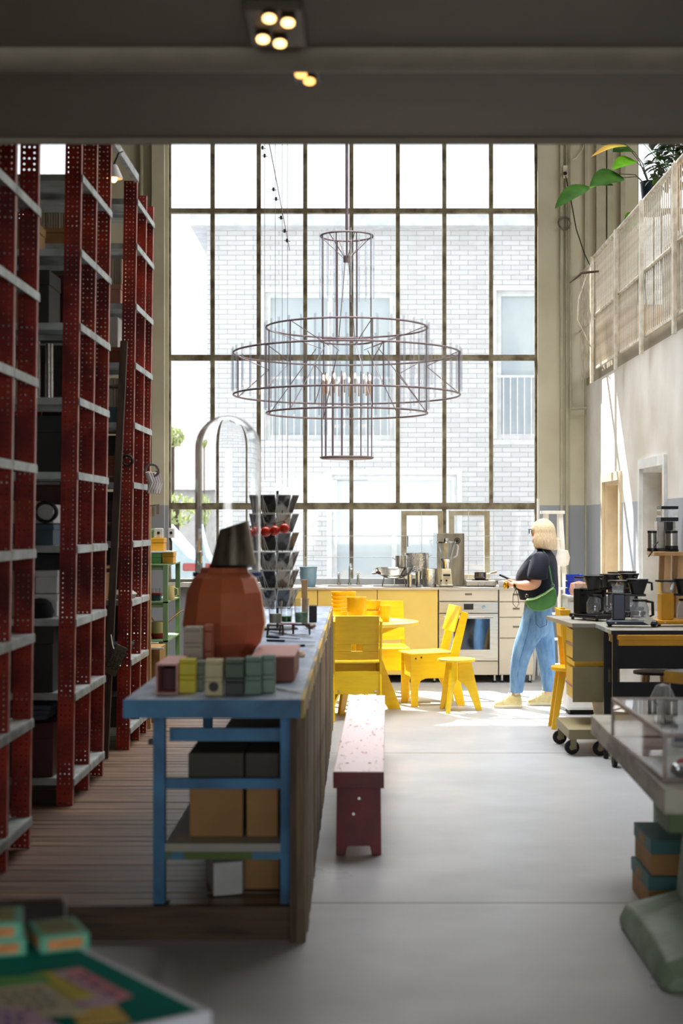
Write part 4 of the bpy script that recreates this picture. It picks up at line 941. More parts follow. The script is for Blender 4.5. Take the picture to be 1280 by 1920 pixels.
# ---------------------------------------------------------------- chandelier
ch = (X(650, 13.2), 13.2); q_ = F / 13.2
zc = lambda p: Z(p, 13.2)
bronze = M('chandelier_bronze', s(128, 112, 114), .4, .3, col2=s(108, 94, 98), scale=10)
t = T('chandelier', 'large tiered chandelier of bronze rings and glass rods over the yellow table', 'chandelier', (ch[0], ch[1], zc(860)), world=True)
Rs, Rm, Rl = 49 / q_, 151 / q_, 212 / q_
rings = [(Rs, 443, 'ring'), (Rs, 640, 'ring'), (Rm, 615, 'ring'), (Rm, 775, 'ring'), (Rl, 663, 'ring'), (Rl, 741, 'ring'), (Rs, 858, 'ring')]
for r_, py, n_ in rings: MB().ring((ch[0], ch[1], zc(py)), r_, .0085, 72, 8).build('ring', bronze, t, True)
MB().cyl((ch[0], ch[1], zc(861)), (ch[0], ch[1], zc(858)), Rs * .98, n=48).build('bottom_plate', bronze, t, True)
# ring posts
def post_(r_, a, p0, p1, w=.006):
    MB().cyl((ch[0] + r_ * math.cos(a), ch[1] + r_ * math.sin(a), zc(p0)), (ch[0] + r_ * math.cos(a), ch[1] + r_ * math.sin(a), zc(p1)), w, n=6).build('upright', bronze, t, True)
for k in range(6): post_(Rm, R(-132 + 60 * k), 615, 775); post_(Rl, R(-132 + 60 * k), 663, 741)
for k in range(8): post_(Rs, R(22 + 45 * k), 443, 640, .005)
for k in range(16): post_(Rs * .97, R(11 + 22.5 * k), 700, 858, .0048)
for k in range(6):
    a = R(-132 + 60 * k); c_, s_ = math.cos(a), math.sin(a)
    pt = lambda r_, py: (ch[0] + r_ * c_, ch[1] + r_ * s_, zc(py))
    for A_, B_ in ((pt(Rm, 615), pt(Rs, 652)), (pt(Rm, 775), pt(Rs * 1.2, 652)), (pt(Rl, 663), pt(Rm, 690)), (pt(Rl, 741), pt(Rm, 690)), (pt(Rs, 443), (ch[0] + .02 * c_, ch[1] + .02 * s_, zc(485)))): MB().cyl(A_, B_, .004, n=5).build('strut', bronze, t)
MB().cyl((ch[0], ch[1], zc(492)), (ch[0], ch[1], zc(480)), .03, n=16).build('hub', bronze, t, True)
for k in range(4):
    a = R(45 + 90 * k); MB().cyl((ch[0] + .02 * math.cos(a), ch[1] + .02 * math.sin(a), zc(490)), (ch[0] + .10 * math.cos(a), ch[1] + .1 * math.sin(a), zc(640)), .003, n=5).build('cable', bronze, t)
MB().cyl((ch[0], ch[1], zc(486)), (ch[0], ch[1], 6.69), .009, n=8).cyl((ch[0], ch[1], zc(430)), (ch[0], ch[1], 6.69), .013, n=8).build('suspension_rod', bronze, t, True)
b = MB().cyl((0, 0, -.5), (0, 0, .5), .0085, n=8, caps=False)
tubes = []
for r_, p0, p1, n in ((Rl, 655, 735, 44), (Rm, 606, 768, 34), (Rs, 436, 560, 20)):
    h = zc(p0) - zc(p1)
    src = None
    for k in range(n):
        a = 2 * math.pi * (k + .5) / n; rr_ = r_ + (.012 if r_ != Rs else .008)
        x, y = ch[0] + rr_ * math.cos(a), ch[1] + rr_ * math.sin(a)
        if src is None:
            src = MB().cyl((x, y, zc(p1)), (x, y, zc(p0)), .0095 if r_ != Rs else .007, n=8, caps=False).build('glass_rod', glass_tube, t, True); x0_, y0_ = x, y
        else:
            o = src.copy(); COL.objects.link(o); o.parent = t; o.location = (x - x0_, y - y0_, 0)
wb = M('warm_candle_bulb', (1, .58, .30, 1), emit=7)
for k in range(14):
    a = 2 * math.pi * (k + .3) / 14; x, y = ch[0] + Rs * .9 * math.cos(a), ch[1] + Rs * .9 * math.sin(a)
    MB().cyl((x, y, zc(740)), (x, y, zc(716)), .006, n=8).build('candle_tube', M('candle_tube_cream', s(190, 160, 130), .5), t, True)
    MB().ell((x, y, zc(708)), .0085, .0085, .024, 8, 8).build('bulb', wb, t, True)
# hanging branch-like wire and fine threads
p0, p1 = P(488, 262, 12.4), P(543, 470, 12.4)
t = T('hanging_wire', 'thin slanting wire with small dark clips hanging beside the chandelier', 'wire', p1, world=True)
MB().cyl((p0[0] - .03, p0[1], p0[2] + .5), p1, .005, .003, n=6).build('wire', bronze, t, True)
for py in (277, 292, 355, 373, 408, 433, 451):
    f_ = (py - 262) / 208; c = [p0[i] + (p1[i] - p0[i]) * f_ for i in range(3)]
    b = MB().cyl((c[0], c[1], c[2] - .014), (c[0], c[1], c[2] + .014), .009, n=8); b.cyl((c[0] - .022, c[1], c[2]), (c[0] + .025, c[1], c[2] - .006), .003, n=5); b.build('clip', blackmetal, t, True)
for i, (px, pb, lb) in enumerate(((496, 900, 'first'), (516, 905, 'second'), (529, 910, 'third'), (539, 915, 'fourth'))):
    x = X(px, 12.4); solo(MB().cyl((x, 12.4, Z(pb, 12.4)), (x, 12.4, 6.69), .0018, n=4), 'hanging_thread', bronze, f'very fine vertical thread left of the chandelier, {lb} counted from the dome side', 'thread', 'fine threads')
# ---------------------------------------------------------------- kitchen
KY0, KY1 = 15.5, 16.33; KF = 15.5
kx = lambda p: X(p, KF)
kz = lambda p: Z(p, KF)
ctz = .955
q = T('worktop', 'long thin stainless worktop with two sinks under the window', 'worktop', (.5, 15.9, ctz - .02), world=True)
wt = MB(); sinks = [(kx(612), kx(680)), (kx(700), kx(768))]
xs = [kx(540), sinks[0][0], sinks[0][1], sinks[1][0], sinks[1][1], kx(1000)]
for i in range(5):
    if i in (1, 3): wt.box(xs[i], xs[i + 1], KY0 - .01, 15.72, ctz - .022, ctz).box(xs[i], xs[i + 1], 16.12, KY1, ctz - .022, ctz)
    else: wt.box(xs[i], xs[i + 1], KY0 - .01, KY1, ctz - .022, ctz)
wt.build('slab', steel, q, bevel=.002)
for a, c_ in sinks:
    b = MB().box(a, a + .004, 15.721, 16.119, ctz - .17, ctz - .001).box(c_ - .004, c_, 15.721, 16.119, ctz - .17, ctz - .001).box(a + .004, c_ - .004, 15.721, 15.725, ctz - .17, ctz - .001).box(a + .004, c_ - .004, 16.115, 16.119, ctz - .17, ctz - .001).box(a, c_, 15.721, 16.119, ctz - .174, ctz - .1701)
    b.build('sink', steel, q)
MB().box(kx(540), kx(1000), KY1 - .02, KY1, ctz + .001, ctz + .06).build('backsplash', white_m, q)
CB = ctz - .024; CT = kz(1266)
def cab(p0, p1, mat, lb, fronts, name='kitchen_cabinet', legs=True, grp='kitchen units', btm=1266):
    x0, x1 = kx(p0) + .002, kx(p1) - .002; cb = kz(btm)
    t = T(name, lb, 'cabinet' if name == 'kitchen_cabinet' else 'oven', ((x0 + x1) / 2, KY0 + .3, 0), 0, grp, world=True)
    MB().box(x0, x1, KY0 + .022, KY1 - .05, cb, ctz - .18).box(x0, x1, KY0 + .022, KY0 + .05, ctz - .18, CB).build('body', steel_matt, t)
    for (a, c_, kind) in fronts:
        MB().box(x0 + .002, x1 - .002, KY0, KY0 + .02, kz(c_) + .0025, kz(a) - .0025).build('drawer' if kind == 'drawer' else 'door', mat, t, bevel=.0015)
        if kind == 'drawer':
            xm = (x0 + x1) / 2; zz_ = (kz(a) + kz(c_)) / 2 + .01
            MB().box(xm - .035, xm + .035, KY0 - .004, KY0 - .0003, zz_ - .009, zz_ + .009).build('handle', M('recessed_grip', s(120, 112, 100), .4, .8), t, bevel=.003)
    if legs:
        for xx in (x0 + .02, x1 - .045):
            for yy in (KY0 + .04, KY1 - .12):
                MB().cyl((xx + .012, yy, .02), (xx + .012, yy, cb - .001), .013, n=10).build('leg', chrome, t, True); MB().cyl((xx + .012, yy, .001), (xx + .012, yy, .019), .017, n=10).build('foot', rubber, t, True)
    return t, x0, x1
cab(542, 595, yel_front, 'pale yellow kitchen unit at the card spinner end', [(1105, 1265, 'door')])
cab(595, 707, yel_front, 'pale yellow kitchen unit behind the bowl stack', [(1105, 1265, 'door')])
cab(707, 821, yel_front, 'wide pale yellow kitchen unit next to the oven', [(1105, 1265, 'door')])
t, x0, x1 = cab(822, 934, steel_matt, 'built in steel oven with a glass door below the blender', [(1105, 1127, 'drawer')], 'kitchen_oven')
MB().box(x0 + .003, x1 - .003, KY0 - .012, KY0 + .02, kz(1149), kz(1129)).build('control_panel', steel, t, bevel=.002)
MB().box(kx(869), kx(887), KY0 - .014, KY0 - .0125, kz(1143), kz(1132)).build('display', black_m, t)
for p in (850, 906): MB().cyl((kx(p), KY0 - .03, kz(1138)), (kx(p), KY0 - .0125, kz(1138)), .018, n=16).build('knob', chrome, t, True)
ovg = M('oven_glass', s(120, 124, 130), .05, 1.0, col2=s(112, 116, 122), scale=5)
b = MB(); xa, xb, za, zb = x0 + .003, x1 - .003, kz(1238), kz(1151)
ga, gb_, gc, gd = kx(850), kx(918), kz(1218), kz(1160)
for q in ((xa, ga, za, zb), (gb_, xb, za, zb), (ga, gb_, za, gc), (ga, gb_, gd, zb)): b.box(q[0], q[1], KY0 - .012, KY0 + .02, q[2], q[3])
od = b.build('oven_door', steel, t)
MB().box(ga - .0, gb_, KY0 - .006, KY0 + .01, gc, gd).build('glass', ovg, od)
MB().cyl((xa + .05, KY0 - .045, kz(1157)), (xb - .05, KY0 - .045, kz(1157)), .008, n=10).build('handle', chrome, od, True)
MB().box(x0 + .003, x1 - .003, KY0, KY0 + .02, kz(1265), kz(1240)).build('drawer', steel_matt, t, bevel=.0015)
cab(935, 1000, steel_matt, 'narrow steel drawer unit behind the standing person', [(1105, 1128, 'drawer'), (1129, 1157, 'drawer'), (1158, 1196, 'drawer'), (1197, 1265, 'door')])
# faucets
yb_ = 16.2; F2 = F / yb_
def tap(p, py, lb, goose=False):
    x = X(p, yb_); t = T('sink_tap', lb, 'tap', (x, yb_, ctz + .001), 0, 'taps at the sinks', world=True)
    MB().cyl((x, yb_, ctz + .001), (x, yb_, ctz + .02), .022, n=14).build('base', chrome, t, True)
    h = Z(py, yb_)
    if goose: MB().tube([(x, yb_, ctz + .02), (x, yb_, h - .05), (x + .01, yb_ - .03, h - .01), (x + .015, yb_ - .08, h), (x + .02, yb_ - .14, h - .05)], .011, 8).build('spout', chrome, t, True)
    else:
        MB().cyl((x, yb_, ctz + .021), (x, yb_, h - .03), .013, n=12).build('stem', chrome, t, True); b = MB().cyl((x - .03, yb_, h - .015), (x + .03, yb_, h - .015), .006, n=8).cyl((x, yb_ - .03, h - .015), (x, yb_ + .03, h - .015), .006, n=8).ell((x, yb_, h - .013), .014, .014, .014, 10, 8); b.build('cross_handle', chrome, t, True)
tap(635, 1073, 'chrome pillar tap nearer the card spinner'); tap(655, 1057, 'tall chrome gooseneck tap between the pillar taps', True); tap(671, 1073, 'chrome pillar tap nearer the pots')
kd = 15.85; ix = lambda p: X(p, kd); iz = lambda p: Z(p, kd); cz = ctz + .001
def vessel(name, lb, cat, px, d, r_, z0, z1, mat, lid=None, handles=None, flare=1.0, grp=None):
    x = X(px, d); t = T(name, lb, cat, (x, d, z0), 0, grp, world=True); h = z1 - z0
    MB().lathe([(0, 0), (r_ * flare * .97, 0), (r_ * flare, .008), (r_, h - .006), (r_ * 1.03, h), (r_ * .96, h), (r_ * flare * .93, .01), (0, .01)], (x, d, z0), n=28).build('body', mat, t, True)
    if handles:
        for s_ in (-1, 1): MB().tube([(x + s_ * r_ * .98, d - .02, z1 - .04), (x + s_ * (r_ + .03), d - .02, z1 - .02), (x + s_ * (r_ + .03), d + .02, z1 - .02), (x + s_ * r_ * .98, d + .02, z1 - .04)], .004, 6).build('handle', chrome, t, True)
    if lid: MB().lathe([(r_ * 1.02, 0), (r_ * .6, .012), (.012, .018), (.012, .035), (0, .036)], (x, d, z1 + .001), n=28).build('lid', chrome, t, True)
    return t
# wire stand with bowl
t = T('wire_fruit_stand', 'shallow chrome bowl on thin wire legs with shells and bits', 'bowl', (ix(736), kd, cz), world=True)
MB().lathe([(0, 0), (.08, .008), (.16, .05), (.2, .115), (.204, .115), (.162, .046), (.08, .014), (0, .006)], (ix(738), 15.76, iz(1085)), n=32).build('bowl', chrome, t, True)
for k in range(4):
    a = R(45 + 90 * k); MB().cyl((ix(738) + .14 * math.cos(a), 15.76 + .14 * math.sin(a), iz(1080)), (ix(738) + .17 * math.cos(a), 15.76 + .17 * math.sin(a), cz), .003, n=5).build('leg', chrome, t, True)
for k in range(7):
    b = MB().ell((ix(712) + .02 * k * math.cos(k), 15.68 + .02 * k, iz(1074) + .004 * (k % 3)), .03, .022, .012, 10, 6)
    solo(b, 'dried_seedpod', [M('pod_brown', s(120, 70, 60), .6), M('pod_cream', s(214, 200, 180), .5)][k % 2], ('brown', 'cream')[k % 2] + ' dried pod in the shallow chrome bowl', 'pod', 'dried pods', True)
t = T('plate_rack', 'low wire rack carrying the two steel pots by the window', 'rack', (ix(770), 16.12, cz), world=True)
MB().box(ix(738), ix(806), 15.98, 16.3, iz(1074), iz(1073)).build('top', chrome, t)
for x in (ix(740), ix(804)):
    for y in (15.99, 16.28): MB().cyl((x, y, cz), (x, y, iz(1074)), .004, n=6).build('leg', chrome, t, True)
vessel('steel_pot', 'narrow tall steel pot left of the large stock pot', 'pot', 751, 16.06, .056, iz(1072.5), Z(1042, 16.06), steel, handles=True)
vessel('stock_pot', 'large hammered stock pot on the wire rack', 'pot', 781, 16.14, .125, iz(1072.5), Z(1037, 16.14), hammered, handles=True)
vessel('hammered_bucket', 'hammered steel wine bucket reflecting yellow beside the blender', 'bucket', 805, 15.72, .082, cz, Z(1066, 15.72), hammered, flare=.86)
vessel('steel_beaker', 'small steel beaker under the bowl stand', 'beaker', 768, 15.58, .024, cz, Z(1076, 15.7), chrome)
vessel('steel_canister', 'tall steel canister just beside the hammered bucket', 'canister', 784, 15.75, .03, cz, Z(1071, 15.75), chrome)
# blender
bxm = X(836, 15.7); bd_ = 15.7; bz_ = lambda p: Z(p, bd_)
t = T('blender', 'retro cream blender with a glass jug and chrome collar', 'blender', (bxm, bd_, cz), world=True)
cr_ = M('cream_enamel', s(226, 214, 180), .3)
MB().lathe([(0, 0), (.096, 0), (.098, .02), (.085, .03), (.066, bz_(1066) - cz), (0, bz_(1066) - cz)], (bxm, bd_, cz), n=4, a0=R(45)).build('base', cr_, t, bevel=.012)
MB().lathe([(.05, 0), (.05, .06), (.065, bz_(1048) - bz_(1066))], (bxm, bd_, bz_(1066)), n=24).build('collar', chrome, t, True)
MB().lathe([(.055, 0), (.098, bz_(1018) - bz_(1048)), (.094, bz_(1018) - bz_(1048)), (.05, .004), (0, .004)], (bxm, bd_, bz_(1048) + .001), n=24).build('jug', glass_clear, t, True)
MB().lathe([(.1, 0), (.1, .012), (.03, .02), (.03, .045), (0, .047)], (bxm, bd_, bz_(1018) + .001), n=24).build('lid', chrome, t, True)
MB().tube([(bxm + .09, bd_, bz_(1020)), (bxm + .125, bd_, bz_(1024)), (bxm + .11, bd_, bz_(1042)), (bxm + .07, bd_, bz_(1046))], .008, 8).build('handle', glass_tube, t, True)
for p in (826, 836): MB().cyl((X(p, bd_), bd_ - .086, bz_(1088)), (X(p, bd_), bd_ - .07, bz_(1088)), .010, n=12).build('knob', black_m, t, True)
MB().box(X(830, bd_), X(843, bd_), bd_ - .076, bd_ - .066, bz_(1080), bz_(1076)).build('badge', blk, t)
# steel tray
t = T('steel_tray', 'upright rectangular steel tray leaning behind the blender', 'tray', (X(846, 16.1), 16.1, cz), world=True)
tx0, tx1, tz1 = X(819, 16.1), X(870, 16.1), Z(1000, 16.1)
b = MB().box(tx0, tx1, 16.1, 16.11, cz, tz1).box(tx0, tx0 + .01, 16.08, 16.0999, cz, tz1).box(tx1 - .01, tx1, 16.08, 16.0999, cz, tz1).box(tx0 + .01, tx1 - .01, 16.08, 16.0999, tz1 - .01, tz1)
b.build('panel', M('dull_tray_steel', s(150, 140, 120), .3, .9, col2=s(100, 92, 76), scale=2, st=(4, 1, .6)), t, bevel=.003)
ccx2, ccz2 = X(857, 16.1), Z(1014, 16.1)
b = MB().ring((ccx2, 16.093, ccz2), .028, .004, 24, 5, 'y').ring((ccx2, 16.093, ccz2), .012, .004, 16, 5, 'y')
for k in range(6): a = R(60 * k); b.cyl((ccx2, 16.093, ccz2), (ccx2 + .026 * math.cos(a), 16.093, ccz2 + .026 * math.sin(a)), .003, n=5)
b.build('round_emblem', blackmetal, t, True)
# hot plate + pan
hd = 15.7; t = T('hotplate', 'portable steel hotplate with two knobs', 'hotplate', (X(902, hd), hd, cz), world=True)
MB().box(X(874, hd), X(930, hd), hd, hd + .32, cz + .006, Z(1089, hd)).build('body', steel_matt, t, bevel=.006)
for p in (899, 911): MB().cyl((X(p, hd), hd - .014, Z(1095, hd)), (X(p, hd), hd - .0003, Z(1095, hd)), .015, n=14).build('knob', chrome, t, True)
for a in ((878, .03), (926, .03), (878, .29), (926, .29)): MB().cyl((X(a[0], hd), hd + a[1], cz), (X(a[0], hd), hd + a[1], cz + .0055), .01, n=8).build('foot', rubber, t)
MB().cyl((X(900, hd + .16), hd + .16, Z(1089, hd) + .0005), (X(900, hd + .16), hd + .16, Z(1089, hd) + .008), .085, n=28).build('burner', blackmetal, t, True)
pz = Z(1089, hd) + .009; pxm = X(900, hd + .16)
t = T('sauce_pan', 'small dark steel saucepan with a wooden handle on the hotplate', 'saucepan', (pxm, hd + .16, pz), world=True)
MB().lathe([(0, 0), (.055, 0), (.06, .01), (.06, .07), (.064, .073), (.056, .073), (.055, .008), (0, .008)], (pxm, hd + .16, pz), n=28).build('body', M('dark_steel', s(110, 104, 104), .2, .9), t, True)
MB().tube([(pxm + .06, hd + .16, pz + .055), (pxm + .1, hd + .16, pz + .062)], .006, 6).build('neck', chrome, t, True)
MB().tube([(pxm + .1, hd + .16, pz + .062), (pxm + .17, hd + .16, pz + .08)], [.008, .012], 8).build('handle', wood_l, t, True)
t = T('steel_colander', 'steel bowl with tools at the end of the worktop, near the hand', 'bowl', (X(944, 15.7), 15.7, cz), world=True)
MB().lathe([(0, 0), (.03, 0), (.075, .06), (.07, .06), (.026, .006), (0, .006)], (X(942, 15.7), 15.7, cz), n=24).build('body', chrome, t, True)
MB().box(X(932, 15.75), X(940, 15.75), 15.58, 15.66, cz, cz + .06).build('dial', whiteb, t)
solo(MB().bar(P(937, 1078, 15.72), P(955, 1086, 15.6), .02, .016), 'black_spatula', black_m, 'black spatula lying across the steel bowl', 'spatula')
# blue jug at the spinner end
t = T('enamel_jug', 'light blue enamel jug at the spinner end of the worktop', 'jug', (X(575, 15.75), 15.75, cz), world=True)
MB().lathe([(0, 0), (.07, 0), (.085, .1), (.08, .17), (.095, .2), (.09, .2), (.07, .02), (0, .01)], (X(578, 15.75), 15.75, cz), n=24).build('body', M('light_blue_enamel', s(150, 184, 206), .3), t, True)
MB().tube([(X(571, 15.75), 15.75, cz + .17), (X(563, 15.75), 15.75, cz + .15), (X(565, 15.75), 15.75, cz + .06), (X(571, 15.75), 15.75, cz + .05)], .012, 8).build('handle', MATS['light_blue_enamel'], t, True)
# fine wire grid in front of the window
t = T('wire_grid', 'fine white wire grid standing against the lower panes', 'grid', (X(770, 16.34), 16.34, cz), world=True)
b = MB()
for py in (1005, 1045): b.cyl((X(570, 16.34), 16.34, Z(py, 16.34)), (X(930, 16.34), 16.34, Z(py, 16.34)), .003, n=5)
for px in (570, 575, 752, 790, 878, 925): b.cyl((X(px, 16.34), 16.34, ctz + .062), (X(px, 16.34), 16.34, Z(960, 16.34)), .003, n=5)
b.build('wires', white_m, t, True)
# ---------------------------------------------------------------- white step ladder
ld = 15.2; t = T('step_ladder', 'white painted wooden step ladder against the back wall', 'ladder', (X(1035, ld), ld, 0), world=True)
lt = Z(958, ld); xa, xb = X(1019, ld), X(1053, ld)
MB().box(xa - .02, xb + .02, ld - .08, ld + .14, lt - .03, lt).build('top_step', white_m, t, bevel=.003)
spx = .06
for sx_, x in ((-1, xa + .02), (1, xb - .02)):
    MB().bar((x, ld - .04, lt - .031), (x + sx_ * spx, ld - .40, .005), .024, .045, (1, 0, 0)).build('front_leg', white_m, t)
    MB().bar((x, ld + .10, lt - .031), (x + sx_ * spx * 1.1, ld + .52, .005), .02, .03, (1, 0, 0)).build('rear_leg', white_m, t)
for k in range(1, 7):
    f_ = k / 7; z = (lt - .03) * (1 - f_); y = ld - .04 - .36 * f_; w0 = xa + .035 - spx * f_; w1 = xb - .035 + spx * f_
    MB().box(w0, w1, y - .045, y + .045, z - .009, z + .009).build('tread', white_m, t)
solo(MB().box(X(1007, 16.2), X(1011, 16.2), 16.2, 16.24, 0, Z(935, 16.2)), 'white_batten', white_m, 'slim white batten standing against the wall behind the ladder', 'batten')
solo(MB().lathe([(0, 0), (.055, .02), (.07, .09), (.05, .16), (0, .17)], P(1055, 1063, 15.0), n=14, sy=.4), 'white_pouch', M('white_cloth', s(228, 228, 224), .9), 'white cloth pouch hanging on the step ladder', 'pouch', smooth=True)
# white cabinet behind the machines
t = T('white_cabinet', 'white cabinet behind the coffee machines by the side wall', 'cabinet', (2.05, 13.1, 0), world=True)
MB().box(1.745, 2.36, 12.92, 13.24, .04, Z(1117, 12.9) - .02).build('body', white_m, t); MB().box(1.74, 2.365, 12.9, 13.26, Z(1117, 12.9) - .0195, Z(1117, 12.9)).build('top', white_m, t, bevel=.003)
MB().box(1.76, 2.04, 12.905, 12.919, .06, .94).build('door', white_m, t); MB().box(2.05, 2.35, 12.905, 12.919, .06, .94).build('door', white_m, t); MB().box(1.77, 2.34, 12.95, 13.22, 0, .039).build('plinth', rubber, t)
zc2 = Z(1117, 12.9) + .001
bc = M('blue_crate_plastic', s(30, 66, 200), .4)
for k in range(3):
    z0 = zc2 + .058 * k + .03 * 0; xA, xB = X(1068 + k * .5, 12.95), X(1096, 12.95)
    q = T('blue_punnet', ('bottom', 'middle', 'top')[k] + ' one of the stacked bright blue plastic baskets', 'basket', ((xA + xB) / 2, 13.3, z0), 0, 'stacked blue baskets', world=True)
    b = MB().box(xA, xB, 13.08, 13.085, z0, z0 + .05).box(xA, xA + .005, 13.086, 13.24, z0, z0 + .05).box(xB - .005, xB, 13.086, 13.24, z0, z0 + .05).box(xA + .006, xB - .006, 13.235, 13.24, z0, z0 + .05).box(xA + .006, xB - .006, 13.086, 13.234, z0, z0 + .004)
    b.build('basket', bc, q); b2 = MB().box(xA - .006, xB + .006, 13.073, 13.0795, z0 + .042, z0 + .05); b2.build('rim', bc, q)
MB_ = MB().lathe([(0, 0), (.07, 0), (.085, .04), (.07, .1), (.0, .12)], (X(1086, 12.96), 12.985, zc2), n=20)
solo(MB_, 'knitted_bundle', M('peach_net', s(226, 190, 170), .8, col2=s(206, 150, 130), scale=60, bump=.8), 'peach coloured knitted bundle in front of the blue baskets', 'bundle', smooth=True)
# ---------------------------------------------------------------- yellow table and chairs
tx, ty = -.03, 13.28; tz = .76
t = T('round_table', 'round yellow plywood table with tapered plank legs', 'table', (tx, ty, 0))
MB().cyl((0, 0, tz - .028), (0, 0, tz), .545, n=64).build('tabletop', M('pale_yellow_top', s(240, 206, 96), .35, col2=s(236, 198, 80), scale=3), t, True, .002)
for k in range(3):
    a = R(10 + 120 * k)
    m = Matrix.Rotation(a, 4, 'Z')
    b = MB(m).prism([(.012, .731), (.46, .731), (.16, .62), (.40, 0), (.29, 0), (.012, .42)], 'y', -.012, .012); b.build('leg', yel, t, bevel=.002)
def chair(name, lb, loc, rz, back_h=.36, hole=True):
    t = T(name, lb, 'chair', loc, rz, 'yellow plank chairs')
    prof = [(.21, 0), (.215, .455), (-.14, .455), (-.245, .83), (-.305, .81), (-.205, .38), (-.275, 0), (-.205, 0), (-.15, .17), (-.12, .225), (-.08, .245), (.08, .245), (.125, .225), (.145, .17), (.15, 0)]
    for sx_ in (-1, 1):
        xa = sx_ * .19
        b = MB().prism([(p, z) for p, z in prof], 'x', xa - .009, xa + .009)
        o = b.build('side_panel', yel, t, bevel=.003)
    MB().obox((0, .035, .462), (.40, .40, .014), (R(-2), 0, 0)).build('seat', M('yellow_seat_top', s(250, 214, 50), .35), t, bevel=.004)
    # backrest follows the post slope
    tl = math.atan2(.105, .375)
    m = Matrix.Translation((0, -.128, .455)) @ Matrix.Rotation(tl, 4, 'X')
    hb = .40; h0 = hb - back_h
    b = MB(m)
    if hole:
        b.box(-.179, .179, -.006, .006, h0 + .13, hb + .012).box(-.179, -.045, -.006, .006, h0 + .07, h0 + .1299).box(.045, .179, -.006, .006, h0 + .07, h0 + .1299).box(-.179, .179, -.006, .006, h0, h0 + .0699)
    else: b.box(-.20, .20, .0, .014, h0 + .02, hb + .03)
    b.build('backrest', yel, t, bevel=.003)
    MB().box(-.18, .18, -.20, -.188, .215, .40).build('rear_panel', yel, t, bevel=.002)
    MB().box(-.18, .18, .185, .197, .255, .445).build('front_panel', yel, t, bevel=.002)
    for x in (-.15, .15):
        MB().cyl((x, -.206, .24), (x, -.2005, .24), .009, n=10).build('screw', chrome, t, True)
    for y, z in ((.17, .42), (.12, .43), (-.15, .28), (-.17, .36)):
        b = MB().cyl((-.2035, y, z), (-.1995, y, z), .008, n=10); b.build('bolt', wood_d, t, True)
    return t
chair('plank_chair', 'yellow plank chair with its back towards the entrance', (X(667, 12.82), 12.72, 0), R(3))
chair('plank_chair', 'yellow plank chair seen from its side, next to the stool', (X(806, 13.55), 13.70, 0), R(101), .22, False)
chair('plank_chair', 'yellow plank chair behind the round table, facing the entrance', (X(722, 14.25), 14.3, 0), R(186), .36, False)
# stool
t = T('round_stool', 'small round yellow stool with three tapered legs', 'stool', (X(855, 13.22), 13.2, 0))
MB().cyl((0, 0, .425), (0, 0, .445), .162, n=40).build('seat', M('yellow_seat_top', s(250, 214, 50)), t, True, .003)
for k, a in enumerate((-115, 5, 125)):
    m = Matrix.Rotation(R(a), 4, 'Z')
    b = MB(m).prism([(.015, .424), (.125, .424), (.22, 0), (.17, 0), (.09, .20), (.015, .26)], 'y', -.011, .011); b.build('leg', yel, t, bevel=.002)
# crockery on the table
zt = tz + .001
def bowl(px, d, r_, h, z, lb, mat=yel_cer, grp='yellow bowls', nm='bowl', cat='bowl', flare=.55):
    x = X(px, d); t = T(nm, lb, cat, (x, d, z), 0, grp)
    MB().lathe([(0, 0), (r_ * flare, 0), (r_ * .93, h * .5), (r_, h), (r_ * .95, h), (r_ * .86, h * .5), (r_ * flare * .9, .008), (0, .008)], n=32).build('body', mat, t, True)
    MB().ring((0, 0, h), r_ * .975, .003, 32, 5).build('rim', mat, t, True)
    return t
ords = ['lowest', 'second', 'third', 'fourth', 'fifth', 'topmost']
for k in range(6):
    bowl(644, 13.5, .108, .075, zt + .033 * k, f'yellow glazed bowl, {ords[k]} in the tall stack on the table')
def cup(px, d, r_, h, lb, grp='yellow cups'):
    t = T('cup', lb, 'cup', (X(px, d), d, zt), 0, grp)
    MB().lathe([(0, 0), (r_ * .72, 0), (r_ * .82, .012), (r_ * .97, h * .5), (r_, h), (r_ * .94, h), (r_ * .78, .02), (0, .012)], n=32).build('body', yel_cer, t, True)
    MB().ring((0, 0, h), r_ * .97, .0025, 32, 5).build('rim', yel_cer, t, True)
    return t
cup(668, 13.02, .084, .215, 'large yellow beaker with a relief pattern in front of the bowl stack')
bowl(699, 13.25, .068, .09, zt, 'small yellow bowl, lower of the pair next to the large beaker', flare=.7)
bowl(699, 13.25, .068, .09, zt + .085, 'small yellow bowl, upper of the pair next to the large beaker', flare=.7)
cup(722, 13.2, .045, .135, 'slim yellow cup at the open side of the table')
for k in range(4):
    solo(MB().obox((X(638, 12.86), 12.86, zt + .008 + .016 * k), (.07, .05, .012), (0, 0, R(8 * (k % 2)))), 'patterned_coaster', [M('coaster_dark', s(70, 40, 36), .6), M('coaster_light', s(210, 190, 180), .6)][k % 2], f'{("dark","pale")[k%2]} patterned coaster, {ords[k] if k<3 else "topmost"} in the little stack on the table', 'coaster', 'coasters', bevel=.002)
